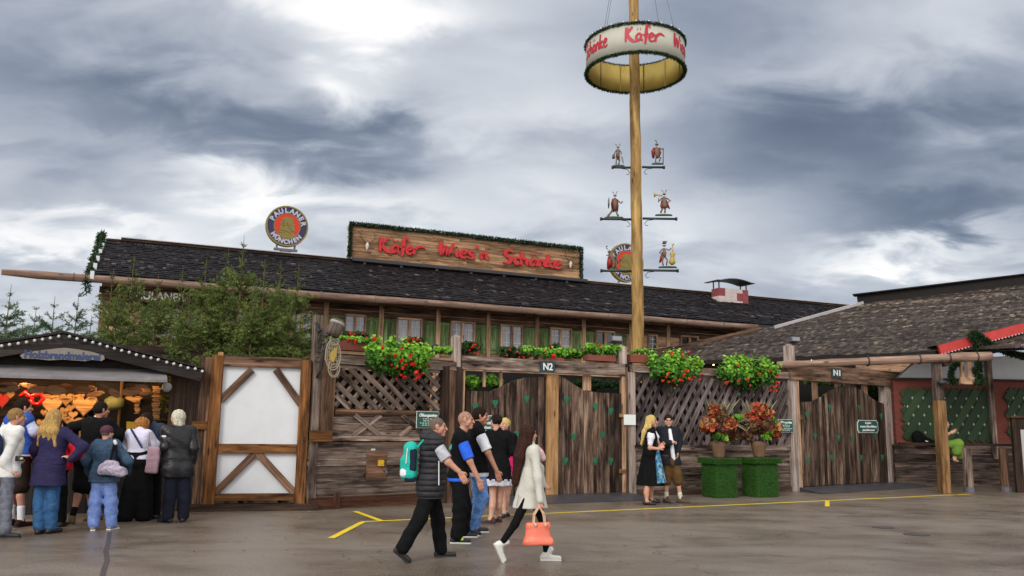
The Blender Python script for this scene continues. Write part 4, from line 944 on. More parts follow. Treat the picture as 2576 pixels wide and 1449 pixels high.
# ring
rz=AT(1604,150,MY).z; xr0=-.02; RR=AT(1604,150,MY); dep=(Vector((RR.x,MY,RR.z-CH))).dot((CM@Vector((0,0,-1)))); RAD=123/FL*dep; hh=.40
ring=pole
def ringsurf(m,r,z0,z1,inner,n=72,mi=0,tone=.5):
    V=[];F=[]
    for i in range(n): a=2*math.pi*i/n; V+=[(xr0+r*math.cos(a),r*math.sin(a),z0),(xr0+r*math.cos(a),r*math.sin(a),z1),(xr0+(r-.02)*math.cos(a),(r-.02)*math.sin(a),z0),(xr0+(r-.02)*math.cos(a),(r-.02)*math.sin(a),z1)]
    for i in range(n):
        j=(i+1)%n; F+=[(4*i,4*j,4*j+1,4*i+1),(4*i+2,4*i+3,4*j+3,4*j+2),(4*i,4*i+2,4*j+2,4*j),(4*i+1,4*j+1,4*j+3,4*i+3)]
    m.add(V,F,None,tone,mi)
sr=thing('sign_ring','round white banner ring with red script lettering and fir garland edges, hung around the maypole','sign ring',poleF,(xr0,0,rz-hh))
mring=plain('cream_banner_fabric',C(.60,.60,.52),.7,.06,4)
mo=mring.node_tree; b_=mo.nodes['Principled BSDF']; tr=mo.nodes.new('ShaderNodeBsdfTranslucent'); tr.inputs[0].default_value=C(.65,.5,.14); mxs=mo.nodes.new('ShaderNodeMixShader'); mxs.inputs[0].default_value=.3
mo.links.new(b_.outputs[0],mxs.inputs[1]); mo.links.new(tr.outputs[0],mxs.inputs[2]); mo.links.new(mxs.outputs[0],mo.nodes['Material Output'].inputs[0])
part('banner',mring,sr,lambda m:ringsurf(m,RAD,rz-hh,rz+hh,False),True)
M_INN=plain('yellowed_inner_lining',C(.36,.26,.055),.6,.25,3)
part('lining',M_INN,sr,lambda m:ringsurf(m,RAD-.024,rz-hh+.01,rz+hh-.01,True),True)
for i in range(12):
    a=2*math.pi*(i+.35)/12; part('strut',M_GOLD if i%2 else W_BROWN,sr,lambda m:m.tube([(xr0+(RAD-.055)*math.cos(a),(RAD-.055)*math.sin(a),rz-hh),(xr0+(RAD-.055)*math.cos(a),(RAD-.055)*math.sin(a),rz+hh)],.014,6))
for z,sd in ((rz+hh,41),(rz-hh,42)):
    garland('garland',[(xr0+RAD*math.cos(t),RAD*math.sin(t),z) for t in np.linspace(0,2*math.pi,49)],.036,1300,sd,sr,poleF,.04)
M_BAND=plain('crimson_letter_paint',C(.42,.012,.03),.5,.1,10,bmp=0)
def cyl(a0):   # arc position -> ring
    def f(x,z,d): a=a0+x/RAD; return (xr0+(RAD+.008+d)*math.sin(a),-(RAD+.008+d)*math.cos(a),z)
    return f
zc=rz-.10; Hh=.39
wK=brushw('Käfer')*Hh
for w,a0,cs in (('Käfer',-.34,1.),('Wiesn',.70,1.),('Schänke',-1.48,.88)):
    f0=cyl(a0)
    part('lettering',M_BAND,sr,lambda m:brush(w,lambda x,z,d:f0(x*cs*.80,zc+z,d),Hh,.006,m))
for i in range(26):
    a=2*math.pi*i/26; part('light_bulb',M_SIGNW,sr,lambda m:m.sphere((xr0+(RAD+.04)*math.cos(a),(RAD+.04)*math.sin(a),rz+hh+.04),.02,6,4))
for a in (-2.3,-.85,2.3,.75): part('guy_wire',M_GREYM,sr,lambda m:m.tube([(xr0+RAD*math.cos(a),RAD*math.sin(a),rz+hh),(0,0,rz+6.0)],.006,4))
# arms with figures
M_ARM=plain('dark_green_iron',C(.02,.03,.03),.5,.2,20); M_MOSS=plain('green_painted_base',C(.045,.075,.04),.7,.3,20)
M_FR=plain('figure_red_paint',C(.22,.010,.012),.5,.2,20); M_FT=plain('figure_tan_paint',C(.15,.10,.065),.6,.2,20); M_FB=plain('figure_dark_paint',C(.07,.05,.04),.6,.2,20); M_FG=plain('figure_drum_grey',C(.20,.21,.2),.5,.1,20)
def d2(x,y): s=500/1115.*.887*1.0; return ((2350+x*.4484)/1.59,(500+y*.4484)/1.59)
def figp(px,py,d=0): q=AT(px,py,MY); return Vector((q.x-mx0,d,q.z))
def arm(y,xa,xb):
    for x in (xa,xb):
        e=figp(*d2(x,y)); s=1 if e.x>0 else -1
        A=Vector((s*.14,0,e.z)); o=part('figure_arm',M_ARM,pole,lambda m:(m.tube([A,e],.032,8),m.tube([e-Vector((s*.02,0,0)),e+Vector((s*.03,0,0))],.048,8),m.tube([A+Vector((s*.28,0,-.03)),A+Vector((s*.12,0,-.05)),A+Vector((s*.05,0,-.14)),A+Vector((s*.09,0,-.2)),A+Vector((s*.14,0,-.18))],.009,5)),True)
arm(378,225,680); arm(838,122,790); arm(1300,125,802)
def figure(name,label,base,pieces):
    """pieces: (part, material, list of (pts in zoom px, radii, depth))"""
    bp_=figp(*d2(*base)); t=thing('carved_figure',label,'carved figure',poleF,tuple(bp_),'carved musician figures on the maypole')
    k=1/1.59*.4484/FL*dep2
    for nm,mt,L in pieces:
        def f(m):
            for pts,rad,dp in L: m.tube([figp(*d2(*p),dp) for p in pts],[r*k for r in rad],8)
        part(nm,mt,t,f,True)
    return t
dep2=22.2
def base_(x0,x1,y): return ('base',M_MOSS,[([(x0,y),(x0+12,y-4),((x0+x1)/2,y-6),(x1-12,y-4),(x1,y)],[5,9,11,9,5],0)])
def ant(x,y,s=1): return [([(x-8,y),(x-14*s,y-16),(x-24*s,y-22)],[2.5,2.5,5],0),([(x+8,y),(x+14,y-18),(x+22,y-24)],[2.5,2.5,5],0)]
figure('a','small beetle-like figure with feelers and a pail, upper left arm of the maypole',(275,370),[base_(226,330,368),
 ('body',M_FT,[([(272,205),(272,195)],[11,9],0),([(272,215),(272,235),(272,262),(270,290)],[8,17,15,14],0),([(262,290),(256,320),(255,350)],[7,5,6],0),([(282,290),(285,320),(278,350)],[7,5,6],0),([(260,222),(245,245),(234,270)],[6,5,5],0),([(285,222),(300,245),(300,262)],[6,5,5],0)]+ant(272,192)),
 ('coat',M_FR,[([(270,250),(272,285),(290,318)],[16,20,5],.05)]),('pail',M_FB,[([(233,265),(232,298)],[10,14],0)]),('staff',M_FG,[([(300,275),(308,290),(320,345)],[3,8,3],0)])])
figure('b','red-caped beetle-like figure leaning on a pole, upper right arm of the maypole',(625,350),[base_(572,678,350),
 ('body',M_FT,[([(618,180),(618,168)],[15,15],0),([(618,195),(616,230),(622,270),(622,295)],[9,22,18,14],0),([(610,295),(607,315),(608,330)],[7,5,7],0),([(630,290),(655,288),(640,325)],[8,6,6],0),([(640,205),(662,215),(675,215)],[8,6,6],0),([(618,160),(612,140),(602,135)],[3,4,8],0)]),
 ('cape',M_FR,[([(600,200),(588,235),(590,290)],[12,19,10],.05),([(635,205),(645,240),(636,285)],[12,17,8],.04)]),('pole',M_FB,[([(676,205),(674,345)],[4,4],0)])])
figure('c','beetle-like drummer with a big round grey drum, middle left arm of the maypole',(235,825),[base_(152,320,830),
 ('body',M_FT,[([(245,635),(245,625)],[15,14],0),([(245,650),(245,700),(240,760)],[10,22,20],0),([(225,760),(200,790),(180,818)],[10,8,10],0),([(250,760),(262,790),(275,812)],[9,7,9],0),([(268,670),(290,692),(300,700),(312,680)],[7,6,5,6],0)]+ant(245,618)),
 ('coat',M_FR,[([(240,655),(240,700),(230,770)],[20,30,12],.05),([(258,660),(262,720),(268,770)],[14,18,6],.04)]),
 ('drum',M_FG,[([(186,702),(187,702)],[1,50],-.12),([(186,702),(187,702)],[50,1],-.02)])])
figure('d','beetle-like trumpeter blowing a yellow horn, middle right arm of the maypole',(680,815),[base_(603,757,808),
 ('body',M_FT,[([(684,622),(684,612)],[15,14],0),([(684,638),(684,670),(688,715),(690,740)],[10,20,20,22],0),([(668,745),(652,785)],[9,7],0),([(692,745),(690,785)],[9,7],0),([(668,650),(630,685),(636,655)],[7,6,6],0),([(700,650),(742,678),(715,690)],[8,6,6],0)]+ant(684,604)),
 ('coat',M_FR,[([(672,670),(665,720),(672,750)],[12,15,8],.05),([(700,670),(715,715),(735,745)],[12,15,5],.04)]),('horn',M_GILT,[([(665,632),(630,628),(610,628),(592,628)],[4,5,8,22],-.05),([(660,640),(630,642)],[3,3],-.05)])])
figure('e','hunched red-coated beetle-like horn player, lowest left arm of the maypole',(230,1300),[base_(182,300,1298),
 ('body',M_FT,[([(188,1122),(200,1140)],[14,14],0),([(200,1150),(220,1180),(240,1230),(248,1270)],[16,18,16,12],0),([(235,1240),(228,1285)],[10,8],0),([(255,1250),(262,1285)],[9,8],0),([(205,1150),(180,1160),(168,1165)],[7,5,5],0),([(185,1110),(170,1100),(165,1085),(178,1080)],[3,4,4,7],0)]),
 ('coat',M_FR,[([(205,1175),(200,1230),(185,1282)],[22,26,10],.05),([(220,1180),(225,1230),(215,1270)],[16,18,8],.04)]),('horn',M_FB,[([(215,1130),(235,1120),(240,1160),(270,1240),(290,1200)],[3,4,5,8,14],-.08)])])
figure('f','top-hatted beetle-like bass player with a yellow double bass, lowest right arm of the maypole',(715,1270),[base_(633,797,1273),
 ('body',M_FT,[([(684,1082),(684,1072)],[15,14],0),([(684,1098),(686,1140),(684,1175)],[9,18,14],0),([(678,1175),(668,1215),(675,1255)],[9,6,6],0),([(690,1175),(712,1205),(704,1252)],[9,6,6],0),([(670,1105),(640,1140),(652,1145)],[6,5,5],0),([(700,1105),(725,1118),(748,1098)],[6,5,5],0)]),
 ('coat',M_FR,[([(676,1130),(668,1180),(645,1225)],[12,18,6],.05)]),('hat',M_FB,[([(664,1060),(705,1060)],[3,3],0),([(684,1060),(684,1038)],[13,15],0),([(695,1050),(706,1038)],[3,6],0)]),
 ('double_bass',M_GILT,[([(756,1135),(756,1150),(755,1178),(754,1200),(752,1230),(752,1250)],[10,25,17,20,32,12],-.03),([(758,1135),(759,1090)],[4,4],-.03),([(759,1090),(752,1072),(762,1062),(770,1072)],[4,5,5,6],-.03)])])
# ================= RIGHT SIDE TIMBER =================
KL=Fr(G(2378,1241),ang=0)
lg=thing('log_pergola','long peeled log lying level on a tall squared post at the right','pergola',KL,(0,0,0))
A=KE.M@KE.p(1955,918,.05); A=KL.M.inverted()@A; B=KL.p(2493,896,-.1); 
def _(m):
    n=16; P=[A.lerp(B,i/n) for i in range(n+1)]; m.tube(P,[.085+.035*i/n+.008*math.sin(i*1.9) for i in range(n+1)],12,tone=.8,wob=.03)
lo=part('log',W_LOG,lg,_,True)
for t in (.42,.66,.80,.93):
    p=A.lerp(B,t); dd=(B-A).normalized()*.012; part('strap',M_BLACKM,lo,lambda m:m.tube([p-dd,p+dd],.135,12))
part('post',W_POST,lg,lambda m:(m.box((-.11,-.11,.003),(.11,.11,KL.uv(2378,1008)[1]),2,.45,j=.01)))
part('upper_post',W_GREY,lg,lambda m:(m.box((-.10,-.09,KL.uv(2378,1008)[1]+.003),(.09,.1,KL.uv(2378,914)[1]),2,.2,j=.01)))
part('lantern',M_BLACKM,lg,lambda m:(m.sphere(KL.p(2370,962,-.2),.09,8,6,(1.5,1,.8)),m.tube([KL.p(2362,958,-.2),KL.p(2386,966,-.2)],.03,6)))
hg=thing('hanging_wreath','dark leafy wreath hanging below the log beam end','wreath',KL,tuple(KL.p(2395,945,.3)))
acc=[]; garland_into(acc,[KL.p(x,y,.3) for x,y in ((2411,912),(2398,922),(2392,940),(2393,960),(2404,966))],.06,1300,51,.06); garland_into(acc,[KL.p(x,y,.3) for x,y in ((2448,930),(2466,948),(2470,962),(2452,965))],.07,1300,52,.06)
o=acc_build(acc,'foliage',NEED,hg)
fk=thing('wooden_trident','pale wooden fork-shaped carving hanging beside the wreath under the log','carving',KL,tuple(KL.p(2430,960,.35)))
part('prongs',W_TAN,fk,lambda m:(m.tube([KL.p(2418,912,.35),KL.p(2422,955,.35)],.06,8,tone=.8),m.tube([KL.p(2438,912,.35),KL.p(2441,955,.35)],.06,8,tone=.8),m.box(tuple(KL.p(2417,966,.3)),tuple(KL.p(2447,950,.38)),0,.6)))
for (px,py,w,lab,tn) in ((2439,1237,.17,'squat weathered bollard post just right of the tall squared post',.6),(2531,1236,.19,'squat brown bollard post nearest the right edge',.3)):
    KP=Fr(G(px,py),ang=0); t=thing('bollard_post',lab,'post',KP,(0,0,0)); zt=KP.uv(px,1128)[1]; part('post',W_BROWN if tn<.5 else W_GREY,t,lambda m:m.tube([(0,0,0),(0,0,zt*.5),(0,0,zt)],[w*.68,w*.66,w*.6],10,tone=tn)); part('base_strap',M_GREYM,t,lambda m:m.tube([(0,0,0),(0,0,.12)],w*.75,10))
KP=Fr(G(2560,1236),ang=0); rl=thing('hand_rail','dark horizontal rail along the timber wall at the right','rail',KP,(0,.6,0)); xa=KP.uv(2262,1118,.6)[0]; zz=KP.uv(2420,1118,.6)[1]
part('rail',W_DARK,rl,lambda m:m.box((xa,.55,zz-.04),(1.2,.65,zz+.03),0,.2)); 
KP=Fr(G(2566,1238),ang=0); t=thing('notice_case','brown framed board with a white panel cut by the right picture edge','notice board',KP,(0,-.2,0)); a,b,z0,z1=rc(KP,2552,1052,2640,1232,-.2)
part('frame',W_DARK,t,lambda m:m.box((a,-.2,0),(b,-.1,z1))); part('panel',M_STICK_,t,lambda m:m.box((a+.2,-.22,z0+.25),(b-.1,-.203,z1-.3))); part('cap',W_BROWN,t,lambda m:m.box((a-.05,-.25,z1+.002),(b+.05,-.05,z1+.06),0))
# ================= MARKET STALL =================
KS=Fr((-.3829*13.95,13.95),ang=math.atan(.446)); KS=Fr(G(250,1290),ang=math.atan(.42))
def s3(x,y): return (x*.2197,817.6+y*.2197)
s=lambda px,py,d=0: KS.uv(px,py,d)
W_CHAR=wood('charred_black_board',C(.05,.042,.038),C(.028,.022,.02),C(.01,.008,.008),.5,.6,.6)
xL=s(-330,1250)[0]; xR=s(410,1200)[0]; xE=s(500,1250)[0]
st=thing('market_stall','black gabled market stall edged with round bulbs, lit orange inside and hung with wooden hearts','market stall',KS,(s(160,1290)[0],0,0))
zA=s(160,841,-.5)[1]; xA=s(160,841,-.5)[0]; xr_,zr_=s(512,932,-.5); th=.19
kz=(zA-zr_)/(xr_-xA)
def _(m):
    m.prism([(xA,zA),(xr_,zr_),(xr_-.03,zr_-th),(xA,zA-th*1.15)],-.5,-.42,.4,0,0); m.prism([(xA,zA),(xA,zA-th*1.15),(2*xA-xr_,zr_-th),(2*xA-xr_,zr_)],-.5,-.42,.5,0,0)
fa=part('fascia',W_CHAR,st,_)
part('roof',W_CHAR,st,lambda m:(m.prism([(xA,zA+.02),(xr_+.02,zr_+.02),(xr_+.02,zr_+.05),(xA,zA+.06)],-.52,2.6,.3),m.prism([(xA,zA+.02),(xA,zA+.06),(2*xA-xr_,zr_+.05),(2*xA-xr_,zr_+.02)],-.52,2.6,.3)))
M_BUL=plain('pearl_bulb_glass',C(.5,.49,.48),.25,.03,10,bmp=0)
for p in ((20,240),(110,225),(210,212),(305,197),(397,178),(488,165),(578,150),(674,130),(797,133),(883,157),(975,177),(1063,200),(1146,220),(1229,247),(1311,268),(1394,293),(1480,313),(1562,342),(1646,361),(1730,378),(1812,397),(1911,427),(1991,445),(2070,465),(2153,492),(2236,502),(2317,530)):
    c=KS.p(*s3(*p),-.54); part('light_bulb',M_BUL,fa,lambda m:m.sphere(c,.027,10,6),True)
zaw1=s(200,936,-.5)[1]; zaw0=s(200,951,-.5)[1]
zopen=zaw0
part('gable_board',W_CHAR,st,lambda m:m.prism([(xA,zA-th),(xr_-.35,zr_-th-.0),(xr_-.35,zr_-th-.02),(xE-.2,zaw1+.2),(2*xA-xr_,zaw1+.1),(2*xA-xr_,zr_-th)],.0,.05,.3) if False else m.prism([(xA,zA-.1),(xr_-.3,zr_-.0),(xr_-.3,zaw0+.12),(2*xA-xr_+.3,zaw0+.12),(2*xA-xr_+.3,zr_)],-.1,-.05,.3,0,0))
M_AWN=plain('grey_awning_boards',C(.20,.185,.19),.7,.35,5)
xAw=s(417,945,-.55)[0]
part('awning',M_AWN,st,lambda m:m.add([(xL,-.15,zaw1+.10),(xAw,-.15,zaw1+.10),(xAw+.03,-.75,zaw0),(xL,-.75,zaw0),(xL,-.15,zaw1+.06),(xAw,-.15,zaw1+.06),(xAw+.03,-.75,zaw0-.04),(xL,-.75,zaw0-.04)],[(0,3,2,1),(4,5,6,7),(3,7,6,2),(1,2,6,5)]))
part('awning_end',plain('frosted_lamp_cover',C(.22,.21,.21),.5,.1),st,lambda m:m.sphere(KS.p(420,974,-.45),.085,10,6,(1,.4,1)),True)
# sign
def _(m):
    P=[(230,350),(260,330),(400,300),(640,270),(740,262),(900,280),(1060,310),(1190,350),(1200,390),(1160,415),(1060,400),(980,415),(720,398),(560,405),(420,390),(260,385)]
    m.prism([s(*s3(*p),-.53) for p in P],-.56,-.53)
sg=part('sign_board',plain('pale_carved_sign_wood',C(.20,.18,.155),.7,.2,9),st,_)
a,z=s(*s3(720,345),-.56)
w=s(*s3(1170,345),-.56)[0]-s(*s3(300,345),-.56)[0]
part('lettering',plain('blue_letter_paint',C(.035,.055,.14),.6,.2),sg,lambda m:addtext(m,'Holzbrandmalerei',.17,a,-.565,z-.01,.01,0,.006,width=w))
# body
zc_=1.0
part('counter',W_CHAR,st,lambda m:(boards_v(m,xL,xR,0,zc_,-.05,0,.16,.008),m.box((xL,-.2,zc_+.003),(xR,.35,zc_+.05),0)))
part('back_wall',W_DARK,st,lambda m:m.box((xL,1.6,0),(xE,1.66,3.)))
part('floor_platform',W_DARK,st,lambda m:m.box((xL,.02,.0),(xE-.02,1.59,.1)))
part('ceiling',W_BROWN,st,lambda m:m.box((xL,-.04,zopen+.10),(xE,1.6,zopen+.14),0))
part('side_panel',W_DARK,st,lambda m:(boards_v(m,xR+.003,xE,0,zopen+.10,-.06,.02,.22,.006)))
part('end_wall',W_DARK,st,lambda m:m.box((xE-.06,.021,0),(xE,1.59,zopen+.1)))
part('inner_partition',W_BROWN,st,lambda m:m.box((s(300,1000,1.2)[0],1.2,0),(s(300,1000,1.2)[0]+.05,1.59,zopen+.1)))
# lamps inside the stall
for i,x in enumerate((s(60,960,.3)[0],s(165,960,.3)[0],s(270,960,.3)[0],s(350,960,.3)[0])):
    l=bpy.data.lights.new('stall_lamp','POINT'); l.energy=25 if i<3 else 9; l.color=(1,.60,.27); l.shadow_soft_size=.06
    o=link(bpy.data.objects.new('stall_lamp',l)); o.matrix_world=KS.M@Matrix.Translation((x,.35,zopen-.04))
    t=thing('stall_lamp_bulb',['bare glowing bulb under the stall ceiling at far left','bare glowing bulb under the stall ceiling above the blonde woman','bare glowing bulb under the stall ceiling above the black-jacket man','dim bare bulb under the stall ceiling at the right end'][i],'lamp',KS,(x,.35,zopen+.08),'glowing bulbs in the stall')
    part('bulb',M_BULB,t,lambda m:m.sphere((x,.35,zopen+.06),.022,8,6),True); part('socket',M_BLACKM,t,lambda m:m.tube([(x,.35,zopen+.08),(x,.35,zopen+.10)],.015,6))
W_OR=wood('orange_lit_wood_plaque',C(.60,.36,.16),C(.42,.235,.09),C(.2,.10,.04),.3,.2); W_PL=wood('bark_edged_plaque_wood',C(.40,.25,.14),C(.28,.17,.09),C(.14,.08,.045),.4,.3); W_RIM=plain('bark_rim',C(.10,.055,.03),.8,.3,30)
def heart(cx,cz,w,h):
    P=[]
    for i in range(26):
        t=2*math.pi*i/26; P.append((cx+w/2*math.sin(t)**3,cz+h/2*((13*math.cos(t)-5*math.cos(2*t)-2*math.cos(3*t)-math.cos(4*t))/15.2+.12)))
    return P
def inset(P,k): cx=sum(p[0] for p in P)/len(P);cz=sum(p[1] for p in P)/len(P); return [(cx+(a-cx)*k,cz+(b-cz)*k) for a,b in P]
hearts=[(590,920,195,190),(757,855,145,130),(965,925,240,210),(590,825,185,60),(740,985,95,75),(810,950,80,70),(835,1030,95,75),(500,1005,60,65),(855,835,70,70),(930,815,70,45),(640,1060,210,150),(850,1120,190,110),(30,870,110,150),(120,805,75,70),(890,1260,110,85),(760,1080,80,60),(470,1130,90,90),(1060,860,90,60),(1530,850,170,70),(380,1230,80,80)]
hl=['large','small','largest split','wide half-hidden','little','little upper','little low','tiny leftmost','small dim','thin top','broad round','broad low right','big red far-left','yellow triangular','low orange','little central','left low','narrow right','downward-pointing right','lowest left']
hp_=['below the top row of ovals','above the middle of the stall','beside the black-jacket man','directly over the blonde woman','left of the largest heart','just under the small heart','below the largest heart','left of the large heart','between small and largest hearts','under the oval row','behind the blonde head','beyond the black sleeve','on the left edge','beside the red pretzel','below the black-jacket elbow','over the blonde shoulder','beside the blue-vest man','near the crescent','on the right half of the stall','by the white sleeve']
M_FELT=plain('red_felt',C(.6,.03,.02),.7,.2,20)
for i,(x,y,w_,h_) in enumerate(hearts):
    d=1.1 if y<1200 else .5
    cx,cz=s(*s3(x,y),d); ww=w_*.2197/FL*17; hh_=h_*.2197/FL*17
    P=heart(cx,cz,ww*1.05,hh_*1.15); t=thing('wooden_heart',hl[i]+' heart-shaped wood plaque '+hp_[i],'plaque',KS,(cx,d,cz),'wooden hearts in the stall')
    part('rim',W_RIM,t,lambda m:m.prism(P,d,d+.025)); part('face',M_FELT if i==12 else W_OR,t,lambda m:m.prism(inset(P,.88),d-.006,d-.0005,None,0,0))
ov=[(90,710,110,60,0),(440,740,120,42,-.1),(340,700,110,30,.2),(640,745,110,55,.1),(940,740,95,48,0),(1060,720,50,25,.5),(1310,780,75,42,.65),(1510,760,115,50,-.15),(1660,760,75,50,-.1),(1200,700,60,20,.3),(760,690,60,22,.1),(1090,790,100,35,-.2),(1620,700,80,25,.1),(0,690,60,25,.1)]
ol=['far left beside the frame edge','over the red pretzel','tilted, left of the lamp','under the first visible bulb','over the largest heart','steep, right of the largest heart','diagonal, alone above the olive bag','wide pair left member at right','wide pair right member at right','thin, high in the middle','thin, beside the bright bulb','crescent, right of the largest heart','thin, high at the right','cut by the left edge']
for i,(x,y,w_,h_,ro) in enumerate(ov):
    d=.1+.12*(i%3); cx,cz=s(*s3(x,y),d); k=.2197/FL*14.2
    P=[(cx+k*(w_*math.cos(t)*math.cos(ro)+h_*math.sin(t)*math.sin(ro)),cz+k*(-w_*math.cos(t)*math.sin(ro)+h_*math.sin(t)*math.cos(ro))) for t in np.linspace(0,2*math.pi,22,endpoint=False)]
    t=thing('wooden_oval',('oval wood slice hanging '+ol[i]),'plaque',KS,(cx,d,cz),'oval wood slices along the stall front')
    part('rim',W_PL,t,lambda m:m.prism(P,d,d+.03)); part('face',W_OR if i==11 else W_PL,t,lambda m:m.prism(inset(P,.88),d-.006,d-.0005,None,0,0))
t=thing('red_pretzel','glossy red pretzel-shaped garland hanging above the blue-vest man','pretzel',KS,tuple(KS.p(*s3(370,840),.6)))
q=lambda x,y: KS.p(*s3(x,y),.6)
part('ring',plain('glossy_red',C(.65,.01,.01),.25,.1),t,lambda m:(m.tube([q(225,820),q(290,770),q(340,820),q(400,800),q(470,790),q(500,840),q(440,910),(q(370,900)),q(350,850)],.038,8),m.tube([q(300,800),q(380,850)],.03,8)),True)
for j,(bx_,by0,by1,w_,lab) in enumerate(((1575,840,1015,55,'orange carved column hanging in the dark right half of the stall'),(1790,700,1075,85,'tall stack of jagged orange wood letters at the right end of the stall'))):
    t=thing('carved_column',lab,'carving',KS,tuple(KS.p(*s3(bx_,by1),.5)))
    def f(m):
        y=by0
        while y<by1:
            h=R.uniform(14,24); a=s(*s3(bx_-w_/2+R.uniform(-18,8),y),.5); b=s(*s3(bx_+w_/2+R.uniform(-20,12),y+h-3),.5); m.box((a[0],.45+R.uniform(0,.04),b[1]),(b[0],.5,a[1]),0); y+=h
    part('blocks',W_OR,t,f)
t=thing('olive_bag','dull olive cloth bag hanging in the dark middle of the stall','bag',KS,tuple(KS.p(*s3(1310,960),.9))); part('cloth',plain('olive_cloth',C(.10,.11,.04),.8,.3,12),t,lambda m:m.tube([KS.p(*s3(1305,810),.9),KS.p(*s3(1310,850),.9),KS.p(*s3(1300,930),.9),KS.p(*s3(1305,975),.9)],[.08,.17,.18,.12],10),True)
t=thing('yellow_felt_hat','yellow felt banner with ragged edge hanging right of the black-jacket man','felt banner',KS,tuple(KS.p(345,1090,.1))); 
def _(m):
    P=[(318,1060),(347,1062),(341,1073),(346,1092),(352,1108),(347,1112),(322,1112),(318,1095)]; m.prism([s(*p,.12) for p in P],.1,.13)
part('cloth',plain('mustard_felt',C(.5,.30,.02),.8,.2,20),t,_)
part('shelf_back',M_DARKIN,st,lambda m:m.box((s(235,1000,.95)[0],1.3,0),(xE-.1,1.34,zopen)))

# ---- small leaves and litter blown along the fence foot
def litter():
    rg=np.random.default_rng(77); V=[];T=[]
    for i in range(260):
        t=rg.random(); u=rg.random(); a=g0.lerp(g5,t) if i%3 else G(300+u*2000,1290+rg.random()*140); c=np.array([a.x+rg.normal()*.2,a.y-.35-abs(rg.normal())*.5 if i%3 else a.y,.012]); s_=rg.uniform(.008,.022); an=rg.random()*6.28
        for k in range(4): V.append(c+np.array([math.cos(an+k*1.57)*s_*(1 if k%2 else 1.8),math.sin(an+k*1.57)*s_*(1 if k%2 else 1.8),rg.random()*.01]))
        T+= [rg.random()]*4
    V=np.array(V); o=npmesh('fallen_leaves',V,np.arange(len(V)).reshape(-1,4),toned('leaf_litter',[(0,C(.05,.03,.015)),(.6,C(.16,.10,.04)),(.9,C(.25,.2,.12)),(1,C(.55,.55,.52))],.8),None,tone=np.array(T),smooth=False); tag(o,'scattered small fallen leaves and paper bits on the asphalt','litter',kind='stuff')
litter()
